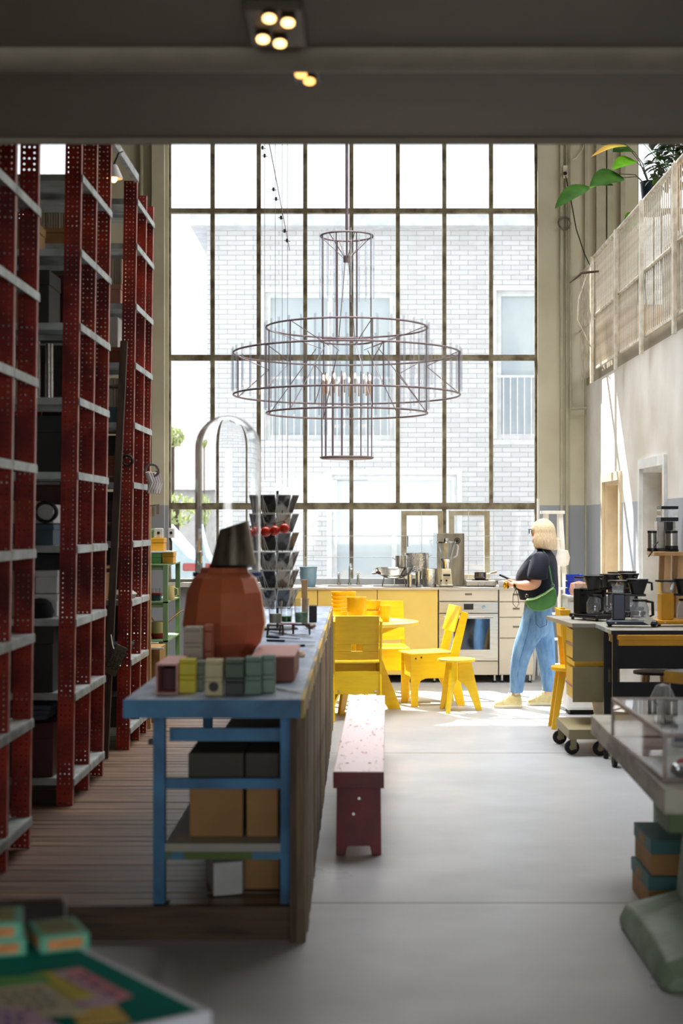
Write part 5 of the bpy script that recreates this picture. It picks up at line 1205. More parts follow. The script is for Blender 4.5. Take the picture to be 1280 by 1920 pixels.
# ---------------------------------------------------------------- person
def skin(name, mat, parent, nodes, edges, root, sub=2, disp=0):
    names = list(nodes); me = bpy.data.meshes.new(name)
    me.from_pydata([nodes[n][0] for n in names], [(names.index(a), names.index(b)) for a, b in edges], [])
    o = bpy.data.objects.new(name, me); COL.objects.link(o); o.parent = parent
    md = o.modifiers.new('s', 'SKIN'); md.use_smooth_shade = True; md.branch_smoothing = .5
    me.skin_vertices.new() if not me.skin_vertices else None
    for i, n in enumerate(names):
        r_ = nodes[n][1]; r_ = (r_, r_) if not isinstance(r_, tuple) else r_
        me.skin_vertices[0].data[i].radius = r_; me.skin_vertices[0].data[i].use_root = (n == root)
    if sub: sm = o.modifiers.new('d', 'SUBSURF'); sm.levels = sub; sm.render_levels = sub
    me.materials.append(mat)
    return o
PD = 13.5; base = Vector((X(990, PD), PD, 0))
def pp(px, py, dy=0.0): return Vector((X(px, PD + dy), PD + dy, Z(py, PD + dy))) - base
t = T('person', 'blonde person in navy shirt and blue jeans looking out of the window', 'person', tuple(base))
skm = M('skin_tone', s(232, 178, 150), .5, col2=s(224, 166, 138), scale=4)
N, E = {}, []
def ch_(lst, prev=None):
    for n, p, r_ in lst:
        N[n] = (tuple(p), r_)
        if prev: E.append((prev, n))
        prev = n
ch_([('pel', pp(1007, 1160), (.15, .13)), ('wst', pp(1010, 1118), (.135, .12)), ('chest', pp(1008, 1075), (.145, .13)), ('ush', pp(1014, 1046), (.11, .10)), ('neck', pp(1017, 1028), .055), ('nk2', pp(1016, 1016), .052), ('hd', pp(1014, 1002, -.0), (.078, .085)), ('hd2', pp(1016, 988), (.075, .085)), ('hd3', pp(1017, 982), .05)])
ch_([('jaw', pp(1003, 1013, .035), .035), ('chin', pp(998, 1017, .05), .018)], 'nk2')
ch_([('nose', pp(1001, 1003, .05), .028), ('nose2', pp(996, 1004, .06), .012)], 'hd')
# near (left) arm
ch_([('shL', pp(1006, 1050, -.13), .05), ('upL', pp(1004, 1072, -.19), .05), ('elL', pp(1005, 1096, -.2), .058), ('foL', pp(987, 1098, -.16), .054), ('wrL', pp(968, 1097, -.08), .034), ('paL', pp(960, 1096, -.04), (.033, .02))], 'ush')
for i, (a, b_, c_) in enumerate((((953, 1091), (949, 1090), (946, 1093)), ((952, 1094), (947, 1094), (944, 1097)), ((953, 1098), (948, 1098), (946, 1100)), ((954, 1101), (950, 1102), (948, 1103)))):
    dy = -.02 + .018 * i
    ch_([(f'fL{i}a', pp(*a, dy), .0105), (f'fL{i}b', pp(*b_, dy + .01), .0095), (f'fL{i}c', pp(*c_, dy + .03), .008)], 'paL')
ch_([('thL1', pp(960, 1090, .01), .012), ('thL2', pp(954, 1088, .04), .0095)], 'wrL')
# far arm
ch_([('shR', pp(1022, 1046, .16), .06), ('upR', pp(1016, 1072, .2), .052), ('elR', pp(1008, 1096, .2), .045), ('foR', pp(986, 1098, .16), .042), ('wrR', pp(966, 1095, .09), .028), ('paR', pp(957, 1093, .07), (.033, .02))], 'ush')
for i in range(4):
    ch_([(f'fR{i}a', pp(951, 1089 + 3 * i, .06 + .01 * i), .0105), (f'fR{i}b', pp(947, 1090 + 3 * i, .05), .0095), (f'fR{i}c', pp(945, 1092 + 3 * i, .035), .008)], 'paR')
ch_([('thR1', pp(958, 1088, .05), .012), ('thR2', pp(951, 1087, .03), .0095)], 'wrR')
# legs
ch_([('hL', pp(996, 1178, -.085), .1), ('kL', pp(973, 1235, -.1), .062), ('cL', pp(970, 1262, -.1), .056), ('aL', pp(967, 1304, -.08), .036), ('tL', pp(950, 1318, -.06), .034)], 'pel')
ch_([('hR', pp(1016, 1178, .085), .1), ('kR', pp(1022, 1235, .11), .06), ('cR', pp(1026, 1262, .11), .055), ('aR', pp(1026, 1304, .1), .036), ('tR', pp(1012, 1318, .1), .034)], 'pel')
skin('body', skm, t, N, E, 'pel')
# jeans
N, E = {}, []
den = M('blue_denim', s(84, 124, 168), .85, col2=s(126, 162, 194), scale=16, thr=(.3, .75), st=(1.6, 1.6, .5), bump=.5, detail=10)
ch_([('w0', pp(1010, 1112), (.15, .13)), ('w', pp(1010, 1124), (.165, .15)), ('h', pp(1008, 1152), (.178, .165))])
ch_([('hL', pp(995, 1182, -.085), (.122, .12)), ('mL', pp(983, 1208, -.1), .100), ('kL', pp(974, 1236, -.105), .082), ('cL', pp(970, 1265, -.1), .074), ('aL', pp(968, 1297, -.09), .058), ('eL', pp(968, 1300, -.09), .057)], 'h')
ch_([('hR', pp(1018, 1182, .09), (.12, .12)), ('mR', pp(1021, 1206, .1), .096), ('kR', pp(1024, 1237, .11), .084), ('cR', pp(1027, 1265, .11), .072), ('aR', pp(1029, 1294, .1), .056), ('eR', pp(1029, 1297, .1), .055)], 'h')
jeans = skin('jeans', den, t, N, E, 'h')
sm_ = M('denim_seam', s(74, 110, 150), .9)
MB().tube([tuple(pp(a, b_, c_)) for a, b_, c_ in ((994, 1160, -.172), (990, 1182, -.200), (983, 1208, -.190), (975, 1236, -.178), (970, 1265, -.165), (968, 1294, -.140))], .004, 5).build('side_seam', sm_, jeans, True)
MB().tube([tuple(pp(a, b_, c_)) for a, b_, c_ in ((1004, 1152, -.182), (1005, 1170, -.2), (1012, 1177, -.196), (1024, 1172, -.178), (1026, 1154, -.155))], .0035, 5).build('pocket_seam', sm_, jeans, True)
navy = M('navy_cotton', s(24, 28, 48), .85, col2=s(14, 16, 30), scale=3)
fw = Vector((-math.cos(R(22)), math.sin(R(22)), 0)); sd_ = Vector((-math.sin(R(22)), -math.cos(R(22)), 0))
def loft(secs, n=40):
    vv, ff = [], []
    for c, a_, b_, w_ in secs:
        for k in range(n):
            q = 2 * math.pi * k / n; ca, sa = math.cos(q), math.sin(q)
            e_ = .85; x_ = math.copysign(abs(ca) ** e_, ca); y_ = math.copysign(abs(sa) ** e_, sa)
            fo = 1 + w_ * math.sin(q * 7 + c.z * 21) + w_ * .6 * math.sin(q * 13 - c.z * 30)
            p = c + fw * (a_ * x_ * fo) + sd_ * (b_ * y_ * fo); vv.append(tuple(p))
    m = len(secs)
    for i in range(m - 1):
        for k in range(n): ff.append((i * n + k, i * n + (k + 1) % n, (i + 1) * n + (k + 1) % n, (i + 1) * n + k))
    return vv, ff
sec = [(1009, 1124, .155, .172, .02), (1009, 1118, .165, .18, .02), (1008, 1108, .172, .186, .018), (1007, 1096, .178, .19, .012), (1006, 1084, .182, .192, .008), (1007, 1072, .172, .192, .006), (1011, 1060, .150, .194, .005), (1014, 1050, .125, .192, .004), (1016, 1043, .105, .175, .003), (1017, 1037, .085, .125, .0), (1017, 1031, .066, .078, .0), (1017, 1028, .060, .066, .0)]
vv, ff = loft([(pp(a, b_, 0), c_ , d_, e_) for a, b_, c_, d_, e_ in sec])
b = MB().add(vv, ff)
for sgn, pts_ in ((1, [(1012, 1041, .12, .055), (1010, 1047, .165, .083), (1006, 1058, .195, .088), (1003, 1070, .21, .088), (1002, 1080, .215, .090), (1002, 1087, .217, .089)]), (-1, [(1016, 1042, .10, .055), (1016, 1048, .165, .08), (1013, 1060, .19, .085), (1010, 1072, .2, .085), (1008, 1084, .2, .086)])):
    P_ = []; 
    for a, b_, off, r_ in pts_:
        q = pp(a, b_, 0); q = Vector((q.x, 0, q.z)) + Vector((0, sd_.y * off * sgn, 0)); P_.append(q)
    b.tube([tuple(q) for q in P_], [k[3] for k in pts_], 20)
shirt = b.build('shirt', navy, t, True, ang=80)
sm = shirt.modifiers.new('d', 'SUBSURF'); sm.levels = 1; sm.render_levels = 1
# hair : bob with strands
hairm = M('ash_blonde_hair', s(214, 184, 138), .45, col2=s(238, 218, 186), scale=26, st=(9, 9, .5), bump=.5, thr=(.4, .6))
hc = pp(1018, 999); f_dir = R(180 - 22)
vv, ff = [], []; nu, nv = 56, 26
for j in range(nv + 1):
    v = j / nv
    for i in range(nu):
        a = 2 * math.pi * i / nu; da = math.cos(a - f_dir)
        if v < .5:
            ph = v / .5 * math.pi / 2; rr_ = math.sin(ph); z = .125 * math.cos(ph)
        else:
            w_ = (v - .5) / .5; rr_ = 1 + .18 * math.sin(w_ * math.pi * .62) - .10 * w_ * w_; z = -w_ * (.138 - .02 * da)
        cut = 1.0
        if v > .42 and da > .52: cut = 1 - min(1, (da - .52) / .12) * min(1, (v - .42) / .1) * .34
        st_ = 1 + .018 * math.sin(i * 2.4 + v * 3) * min(1, v * 3) + .012 * math.sin(i * 5.1 + j * .4)
        rr_ = rr_ * .106 * cut * st_
        vv.append((hc.x + rr_ * math.cos(a) * (1.02), hc.y + rr_ * math.sin(a), hc.z + z))
for j in range(nv):
    for i in range(nu):
        k = (i + 1) % nu; ff.append((j * nu + i, j * nu + k, (j + 1) * nu + k, (j + 1) * nu + i))
ff.append(tuple(nv * nu + i for i in range(nu)))
hb = MB(); hb.v = vv; hb.f = ff; hb.mi = [0] * len(ff)
hr = hb.build('hair', hairm, t, True); sm = hr.modifiers.new('d', 'SUBSURF'); sm.levels = 1; sm.render_levels = 1
# glasses
b = MB(); g0 = pp(995, 994, .06); b.ring(tuple(g0 + Vector((-.012, .03, -.012))), .021, .0028, 16, 5, 'x').ring(tuple(g0 + Vector((.004, -.03, -.012))), .021, .0028, 16, 5, 'x')
b.tube([tuple(g0 + Vector((.004, -.05, -.004))), tuple(g0 + Vector((.05, -.085, -.004)))], .0035, 5).box(g0.x - .02, g0.x + .012, g0.y - .052, g0.y + .05, g0.z + .004, g0.z + .010)
b.build('glasses', black_m, t, True)
# watch
w0, w1 = pp(971, 1098.5, -.09), pp(966.5, 1098, -.072)
MB().cyl(tuple(w0), tuple(w1), .036, .034, 16).build('wrist_strap', black_m, t, True)
shm = M('cream_sneaker', s(214, 200, 150), .6, col2=s(190, 170, 110), scale=18); sol = M('pale_sole', s(226, 214, 180), .6)
for nm, c, dy, tw in (('L', 955, -.09, 0), ('R', 1017, .1, 0)):
    b = MB(); pr = [(-.13, .03), (-.135, .055), (-.09, .08), (-.03, .105), (.03, .125), (.06, .135), (.085, .13), (.10, .08), (.10, .03)]
    ctr = pp(c, 1326, dy); ctr.z = 0
    secs = []; 
    L_ = [(-.132, .030, .05), (-.12, .040, .062), (-.09, .046, .074), (-.05, .048, .092), (-.01, .045, .115), (.03, .042, .135), (.07, .040, .138), (.095, .034, .12), (.105, .02, .07)]
    n = 12; vv = []; ff = []
    for x_, w_, h_ in L_:
        for k in range(n):
            a = math.pi * k / (n - 1); vv.append((ctr.x + x_, ctr.y + w_ * math.cos(a) * (1 if math.sin(a) < .6 else .8) , .022 + (h_ - .022) * math.sin(a) ** .7))
    for i in range(len(L_) - 1):
        for k in range(n - 1): ff.append((i * n + k, i * n + k + 1, (i + 1) * n + k + 1, (i + 1) * n + k))
        ff.append((i * n + n - 1, i * n, (i + 1) * n, (i + 1) * n + n - 1))
    ff.append(tuple(range(n))); ff.append(tuple(range((len(L_) - 1) * n, len(L_) * n)))
    o = MB().add(vv, ff).build('shoe', shm, t, True, ang=60)
    MB().prism([(ctr.x - .14, ctr.y - .03), (ctr.x - .12, ctr.y - .045), (ctr.x - .03, ctr.y - .052), (ctr.x + .1, ctr.y - .04), (ctr.x + .112, ctr.y), (ctr.x + .1, ctr.y + .04), (ctr.x - .03, ctr.y + .052), (ctr.x - .12, ctr.y + .045), (ctr.x - .14, ctr.y + .03)], 'z', .001, .028).build('sole', sol, o, False, .006)
    b = MB()
    for k in range(4): x_ = ctr.x - .07 + .028 * k; z_ = .092 + .014 * k; b.tube([(x_, ctr.y - .03, z_ - .012), (x_ + .006, ctr.y, z_ + .008), (x_, ctr.y + .03, z_ - .012)], .004, 5)
    b.build('lace', white_m, o, True)
# pocket on jeans
b = MB().obox(tuple(pp(1014, 1166, -.165)), (.12, .004, .12), (0, 0, R(12)))
b.build('pocket', den, t) if False else None
# green bag (own thing)
bagc = pp(1013, 1122, -.19) + base
gl = M('green_leather', s(78, 136, 66), .42, col2=s(60, 112, 54), scale=5); zipm = M('zip_tan', s(190, 180, 110), .5)
t2 = T('shoulder_bag', 'green leather shoulder bag hanging at the hip of the person', 'bag', tuple(bagc), world=True)
outl = [(984, 1122), (1000, 1120), (1020, 1110), (1036, 1099), (1040, 1106), (1042, 1122), (1040, 1135), (1028, 1141), (1012, 1146), (998, 1145), (989, 1139), (984, 1130)]
pts = [(X(a, PD - .2), Z(b_, PD - .2)) for a, b_ in outl]
o = MB().prism(pts, 'y', PD - .275, PD - .215).build('pouch', gl, t2, True, .02, 60, 4)
MB().tube([(X(984, PD - .24), PD - .278, Z(1123, PD)), (X(1001, PD - .24), PD - .28, Z(1121, PD)), (X(1020, PD - .24), PD - .28, Z(1112, PD)), (X(1035, PD - .24), PD - .278, Z(1101, PD))], .0035, 6).build('zip', zipm, o, True)
sp = [pp(1036, 1100, -.21), pp(1033, 1085, -.215), pp(1030, 1068, -.205), pp(1026, 1052, -.18), pp(1021, 1038, -.125), pp(1017, 1031, -.07), pp(1012, 1032, .0)]
MB().tube([tuple(p + base) for p in sp], [.007] * 7, 6).build('strap', gl, t2, True)
MB().ring(tuple(pp(1036, 1098, -.215) + base), .014, .003, 14, 5, 'y').ring(tuple(pp(987, 1117, -.225) + base), .012, .003, 14, 5, 'y').build('buckle', chrome, t2, True)
c = pp(949, 1097, -.005) + base
solo(MB().lathe([(0, 0), (.02, .0), (.028, .02), (.026, .05), (.012, .06), (0, .06)], (c.x, c.y, c.z - .03), n=16), 'brass_tool', M('brass_yellow', s(220, 170, 50), .25, .8), 'small brassy object held in the hands of the person', 'tool', smooth=True)
b = MB(); c = pp(966, 1104, -.09) + base
b.tube([(c.x, c.y, c.z), (c.x - .02, c.y, c.z - .06), (c.x - .022, c.y, c.z - .13), (c.x + .008, c.y, c.z - .165), (c.x + .03, c.y, c.z - .13), (c.x + .02, c.y, c.z - .06), (c.x, c.y, c.z)], .003, 5)
solo(b, 'wrist_cord', black_m, 'thin black cord loop dangling from the wrist of the person', 'cord', smooth=True)
# round nosed yellow chair behind the trolley
t = T('yellow_chair', 'yellow chair with a round seat behind the wheeled drawer bench', 'chair', (X(1078, 12.1), 12.1, 0))
MB().cyl((0, 0, .452), (0, 0, .482), .19, n=36).build('seat', oc2 := M('deep_yellow_paint', s(240, 184, 30), .42, col2=s(228, 168, 22), scale=4), t, True, .004)
MB().prism([(-.09, .40), (.0, .40), (-.06, Z(1141, 12.1)), (-.14, Z(1141, 12.1))], 'y', -.165, -.14).build('back_post', oc2, t, bevel=.003)
MB().prism([(-.09, .40), (.0, .40), (-.06, Z(1141, 12.1)), (-.14, Z(1141, 12.1))], 'y', .14, .165).build('back_post', oc2, t, bevel=.003)
MB().prism([(-.125, .72), (-.1, .72), (-.115, .93), (-.14, .93)], 'y', -.139, .139).build('back_board', oc2, t)
for (x, y) in ((-.11, -.1), (-.11, .1), (.13, -.1), (.13, .1)):
    sg = 1 if x > 0 else -1
    MB().prism([(x - .03, .451), (x + .03, .451), (x + sg * .07 + .02, .0), (x + sg * .07 - .02, 0)], 'y', y - .012, y + .012).build('leg', oc2, t, bevel=.002)
# ---------------------------------------------------------------- wheeled drawer bench
def caster(x, y, r_, parent, ztop, rot=0):
    w = MB().cyl((x - .014, y, r_ + .001), (x + .014, y, r_ + .001), r_, n=24)
    if rot: w = MB().cyl((x, y - .014, r_ + .001), (x, y + .014, r_ + .001), r_, n=24)
    o = w.build('caster', rubber, parent, True, .004)
    b = MB()
    if rot: b.box(x - .012, x + .03, y - .024, y - .016, r_ * .8, ztop).box(x - .012, x + .03, y + .016, y + .024, r_ * .8, ztop).cyl((x, y - .0165, r_ + .001), (x, y + .0165, r_ + .001), r_ * .4, n=12)
    else: b.box(x - .024, x - .016, y - .012, y + .03, r_ * .8, ztop).box(x + .016, x + .024, y - .012, y + .03, r_ * .8, ztop)
    b.build('fork', olive, o)
t = T('drawer_trolley', 'olive grey wheeled workbench with hanging drawer boxes', 'workbench', (1.8, 11.4, 0), world=True)
topg = M('grey_linoleum_top', s(150, 146, 134), .4, col2=s(136, 130, 118), scale=3)
MB().prism([(1.495, 10.82), (2.37, 10.82), (2.37, 12.4), (1.98, 12.4), (1.98, 11.7), (1.42, 11.7)], 'z', .868, .90).build('tabletop', topg, t, bevel=.004)
for (za, zb) in ((.632, .866), (.345, .592)):
    x0, x1 = 1.50, 1.722
    o = MB().box(x0, x1, 10.84, 10.852, za, zb).build('drawer_front', olive, t, bevel=.003)
    b = MB().box(x0 + .012, x1 - .006, 10.853, 11.26, za + .012, zb - .02); b.build('drawer', yel_ply, t)
    MB().box(x0 + .004, x0 + .011, 10.87, 11.25, za + .10, za + .115).build('edge', pinkb, o)
MB().box(1.515, 1.72, 10.87, 11.28, .594, .630).build('rail', yel_ply, t)
MB().box(1.722, 1.76, 10.86, 11.3, .19, .867).build('side_upright', olive, t); MB().box(2.30, 2.34, 10.86, 11.3, .19, .867).build('side_upright', olive, t)
MB().box(2.02, 2.06, 12.2, 12.38, .19, .867).build('side_upright', olive, t)
MB().box(1.44, 2.34, 10.6, 11.28, .118, .186).build('base_platform', olive, t, bevel=.004)
MB().box(2.0, 2.34, 12.1, 12.4, .118, .186).build('base_platform', olive, t, bevel=.004)
for x, y in ((1.475, 10.70), (1.66, 10.64), (1.455, 11.2), (2.25, 10.68), (2.05, 12.25), (2.28, 12.25)): caster(x, y, .05, t, .117, 1)
# black desk
t = T('black_desk', 'black steel framed desk with a thick dark edged top and ochre drawer', 'desk', (2.0, 10.45, 0), world=True)
MB().box(1.655, 2.34, 10.12, 10.78, .878, .90).build('tabletop', topg, t, bevel=.003)
MB().box(1.65, 2.345, 10.10, 10.1195, .872, .898).build('front_edge', blackmetal, t)
MB().box(1.65, 1.6545, 10.12, 10.78, .874, .90).build('side_edge', galv, t)
ocd = M('ochre_drawer_paint', s(206, 146, 20), .45)
o = MB().box(1.69, 2.30, 10.08, 10.48, .84, .8705).build('drawer', ocd, t, bevel=.003); MB().box(1.70, 2.29, 10.10, 10.48, .80, .8395).build('drawer', ocd, t, bevel=.003)
for x in (1.665, 2.30):
    for y in (10.14, 10.5): MB().box(x, x + .03, y, y + .03, .115 if y < 10.5 else .002, .877).build('leg', blackmetal, t)
MB().box(1.6955, 2.2995, 10.51, 10.525, .61, .80).build('back_panel', blackmetal, t); MB().box(1.6955, 2.2995, 10.51, 10.525, .20, .52).build('back_panel', blackmetal, t)
caster(1.68, 10.155, .055, t, .114); caster(2.315, 10.155, .055, t, .114)
# stool / beige box behind gap
solo(MB().box(X(1150, 10.9) - .05, X(1180, 10.9), 11.35, 11.5, .187, .62), 'storage_box', beige, 'beige box visible between the black desk panels', 'box', bevel=.004)
t = T('wooden_stool', 'wooden stool with a dark seat behind the black desk', 'stool', (X(1228, 11.6), 11.62, 0))
MB().cyl((0, 0, .47), (0, 0, .49), .16, n=28).build('seat', wood_d, t, True)
for a in (45, 135, 225, 315): MB().cyl((.09 * math.cos(R(a)), .09 * math.sin(R(a)), .469), (.14 * math.cos(R(a)), .14 * math.sin(R(a)), .0), .016, n=8).build('leg', wood_l, t, True)
# ---------------------------------------------------------------- coffee machines
def machine(col, lb, loc, rz=0, nm='coffee_machine', tint=None):
    t = T(nm, lb, 'coffee machine', loc, rz, 'drip coffee machines')
    t_ = col
    MB().box(-.165, .175, -.07, .07, .014, .045).build('base', t_, t, bevel=.012, seg=3)
    for x in (-.14, .15):
        for y in (-.05, .05): MB().cyl((x, y, .001), (x, y, .0135), .012, n=10).build('foot', rubber, t, True)
    MB().box(-.125, -.04, -.058, .058, .0455, .225).build('tower', t_, t, bevel=.008)
    MB().box(-.0395, .10, -.03, .03, .205, .222).build('arm', black_m, t, bevel=.004)
    MB().lathe([(.058, .226), (.066, .30), (.064, .30), (.056, .228), (0, .228)], (-.083, 0, 0), n=4, a0=R(45)).build('water_tank', glass_clear, t, False)
    MB().cyl((-.083, 0, .301), (-.083, 0, .312), .07, n=24).build('tank_lid', black_m, t, True)
    MB().lathe([(0, .2225), (.042, .2225), (.048, .24), (.07, .31), (.064, .31), (.04, .23), (0, .23)], (.045, 0, 0), n=28).build('filter_basket', black_m, t, True)
    MB().cyl((.045, 0, .311), (.045, 0, .322), .073, n=28).build('basket_lid', black_m, t, True)
    MB().tube([(.112, 0, .30), (.14, 0, .295), (.142, 0, .245)], .008, 8).build('basket_handle', black_m, t, True)
    o = MB().lathe([(0, .048), (.056, .048), (.062, .06), (.062, .13), (.045, .165), (.045, .17), (.042, .17), (.058, .128), (.058, .062), (0, .052)], (.06, 0, 0), n=28).build('carafe', glass_tube, t, True)
    MB().cyl((.06, 0, .171), (.06, 0, .185), .05, n=24).build('lid', black_m, o, True)
    MB().tube([(.10, 0, .172), (.145, 0, .165), (.148, 0, .08), (.125, 0, .07)], [.01, .011, .011, .008], 8).build('handle', black_m, o, True)
    MB().box(-.11, -.10, -.0725, -.0705, .025, .034).build('switch', whiteb, t)
    return t
dzt = .9015; navyp = M('dark_navy_enamel', s(22, 32, 58), .25); blk2 = M('gloss_black_enamel', s(18, 16, 18), .25); ochp = M('ochre_enamel', s(214, 150, 20), .3)
machine(navyp, 'dark navy drip coffee machine on the black desk', (X(1182, 10.45), 10.45, dzt), R(-6))
machine(ochp, 'ochre yellow drip coffee machine on the black desk', (X(1268, 10.55), 10.52, dzt), R(4))
machine(blk2, 'black drip coffee machine at the trolley corner by the person', (X(1104, 11.2), 11.16, dzt), R(-62))
machine(blk2, 'black drip coffee machine, second one along the trolley', (X(1138, 11.4), 11.5, dzt), R(-55))
machine(M('dark_aubergine_enamel', s(44, 18, 44), .25), 'dark aubergine coffee machine at the back of the trolley', (X(1172, 12.1), 12.2, dzt), R(-60))
machine(M('dark_grey_enamel', s(40, 40, 44), .3), 'dark grey coffee machine behind the navy one', (X(1176, 11.6), 11.65, dzt), R(-70))
# price tags
for i, (px, py, d, lb) in enumerate(((1098, 1149, 11.35, 'small card tag at the foot of the black machine at the trolley corner'), (1215, 1163, 10.3, 'white card tag hanging from the navy machine'))):
    c = P(px, py, d); solo(MB().obox(c, (.045, .002, .05), (0, R(25), 0)), 'price_tag', paper, lb, 'tag')
# stand with grinder
gd = 11.4; gq = F / gd; zsh = Z(1034, gd)
t = T('wooden_plant_stand', 'raw wooden stand rising above the coffee machines', 'stand', (X(1260, gd), gd, dzt), world=True)
MB().box(X(1219, gd), 2.375, gd - .14, gd + .14, zsh - .03, zsh).build('top', wood_l, t, bevel=.003)
for a, lx in ((X(1243, gd), 0), (2.34, 0)):
    for y in (gd - .11, gd + .09): MB().bar((a, y, dzt + .0005), (a + .012, y, zsh - .0305), .045, .03, (0, 1, 0)).build('leg', wood_l, t)
t = T('coffee_grinder', 'tall steel coffee grinder with clear hopper on the wooden stand', 'grinder', (X(1250, gd), gd, zsh + .001), world=True)
gx = lambda p: X(p, gd); gz = lambda p: Z(p, gd)
MB().box(gx(1232), gx(1246), gd + .0, gd + .12, zsh + .02, gz(978)).box(gx(1246.2), gx(1267), gd + .02, gd + .12, zsh + .02, gz(978)).build('body', steel, t, bevel=.004)
MB().box(gx(1230), gx(1268), gd - .08, gd + .13, zsh + .001, zsh + .019).build('base', black_m, t, bevel=.004)
MB().box(gx(1236), gx(1269), gd - .05, gd + .13, gz(977.5), gz(970)).build('collar', black_m, t, bevel=.003)
MB().box(gx(1246), gx(1259), gd - .05, gd + .0195, gz(994), gz(978)).build('chute', black_m, t, bevel=.003)
MB().box(gx(1237), gx(1268), gd - .04, gd + .12, gz(969.5), gz(955)).build('hopper', glass_clear, t)
MB().box(gx(1237), gx(1269), gd - .05, gd + .125, gz(954.8), gz(949)).build('lid', black_m, t, bevel=.003)
for px, lb in ((1254, 'steel lidded coffee can under the grinder chute'), (1217, 'steel lidded coffee can at the free end of the stand')):
    y = gd - .085 if px == 1254 else gd - .0; z0 = zsh + (.020 if px == 1254 else .001); x = gx(px) if px == 1254 else gx(1217) + .02; r_ = .044 if px == 1254 else .034
    q = T('coffee_can', lb, 'can', (x, y, z0), 0, 'steel coffee cans', world=True)
    MB().cyl((x, y, z0), (x, y, z0 + .024), r_ * 1.1, n=24).build('base', black_m, q, True); MB().cyl((x, y, z0 + .0245), (x, y, gz(1000)), r_, r_ * 1.0, n=24).build('body', steel, q, True); MB().cyl((x, y, gz(1000) + .001), (x, y, gz(995)), r_ * 1.03, n=24).build('lid', black_m, q, True)
b = MB().tube([(gx(1228), gd - .1, gz(1016)), (gx(1220), gd - .15, gz(1022)), (gx(1214), gd - .17, gz(1034)), (gx(1207), gd - .17, gz(1043))], .005, 6); solo(b, 'power_cord', rubber, 'black power cord drooping off the wooden stand', 'cord', smooth=True)
# white radiator like board between doors
solo(MB().box(2.395, 2.409, 11.75, 11.95, 1.0, 1.7), 'wall_board', white_m, 'narrow white board on the wall behind the grinder', 'board') if False else None
# ---------------------------------------------------------------- small rotated console with yellow edge
t = T('edge_console', 'small dark console with a yellow front edge at the picture edge', 'console', (1.75, 8.0, 0), world=True)
p = Vector((1.585, 8.02)); e1 = Vector((.62, -.78)).normalized(); e2 = Vector((.78, .62)).normalized()
q4 = [p, p + e1 * .9, p + e1 * .9 + e2 * .3, p + e2 * .3]
MB().prism([tuple(k) for k in q4], 'z', .80, .836).build('top', M('dark_grey_top', s(70, 70, 72), .4), t)
MB().prism([tuple(p - e2 * .004), tuple(p + e1 * .9 - e2 * .004), tuple(p + e1 * .9 - e2 * .0005), tuple(p - e2 * .0005)], 'z', .775, .834).build('front_edge', M('worn_ochre_edge', s(222, 170, 50), .5, col2=s(190, 140, 70)), t)
for k in ((.03, .03), (.86, .03), (.03, .26), (.86, .26)):
    c = p + e1 * k[0] + e2 * k[1]; MB().box(c.x - .015, c.x + .015, c.y - .015, c.y + .015, .001, .7995).build('leg', blackmetal, t)
MB().prism([tuple(p + e2 * .1 + e1 * .06), tuple(p + e1 * .85 + e2 * .1), tuple(p + e1 * .85 + e2 * .12), tuple(p + e2 * .12 + e1 * .06)], 'z', .70, .799).build('apron', blackmetal, t)
c = p + e1 * .10 + e2 * .13
t = T('glass_canister', 'clear glass canister with a red mark on the yellow edged console', 'canister', (c.x, c.y, .837), world=True)
MB().lathe([(0, 0), (.055, 0), (.058, .01), (.058, .12), (.055, .12), (.054, .01), (0, .006)], (c.x, c.y, .837), n=28).build('body', glass_clear, t, True)
MB().cyl((c.x, c.y, .9575), (c.x, c.y, .972), .06, n=28).build('lid', chrome, t, True)
MB().cyl((c.x - .0, c.y - .030, .895), (c.x, c.y - .027, .895), .016, n=14).build('red_mark', M('crimson_mark', s(170, 10, 40), .4), t, True)
solo(MB().bar((c.x + .02, c.y, .9725), (c.x + .05, c.y + .03, 1.12), .012, .012), 'wooden_dowel', wood_l, 'thin wooden dowel rising from the glass canister lid', 'dowel')
# ---------------------------------------------------------------- plank table with glass case and cast iron foot
plk = M('mottled_grey_plank', s(186, 180, 162), .55, col2=s(132, 124, 106), scale=5, thr=(.4, .6), detail=10, bump=.3, st=(1, .6, 2))
cast = M('sage_cast_iron', s(122, 138, 116), .42, col2=s(96, 112, 88), scale=5, rough2=.6, bump=.2)
t = T('cast_iron_table', 'thick grey plank table on a sage green cast iron pedestal', 'table', (1.4, 6.2, 0), world=True)
MB().prism([(1.035, 5.24), (1.95, 5.24), (2.0, 7.27), (1.092, 7.27)], 'z', .612, .70).build('tabletop', plk, t, bevel=.004)
MB().box(1.055, 1.9, 5.26, 5.5, .545, .6115).build('under_frame', M('green_cast', s(86, 104, 60), .5), t, bevel=.004)
prf = [(1.075, .0), (1.06, .05), (1.10, .11), (1.16, .135), (1.20, .20), (1.23, .36), (1.26, .545), (1.60, .545), (1.63, .36), (1.66, .2), (1.70, .135), (1.76, .11), (1.80, .05), (1.785, 0)]
MB().prism([(a, z) for a, z in [(1.215, .16), (1.235, .36), (1.26, .5445), (1.60, .5445), (1.625, .36), (1.645, .16)]], 'y', 5.52, 5.95).build('pedestal', cast, t, True, .02, 60, 3)
fv, ff = [], []; nS = 9
ysec = [5.26, 5.30, 5.42, 5.6, 5.8, 6.0, 6.12, 6.16]
hs = [.06, .12, .135, .15, .15, .135, .12, .06]
secp = [(-.40, 0), (-.405, .35), (-.38, .8), (-.30, .98), (-.18, 1.25), (.18, 1.25), (.30, .98), (.38, .8), (.405, .35), (.40, 0)]
for y, h_ in zip(ysec, hs):
    for a, z in secp: fv.append((1.435 + a * (.93 if y in (5.26, 6.16) else 1), y, z * h_))
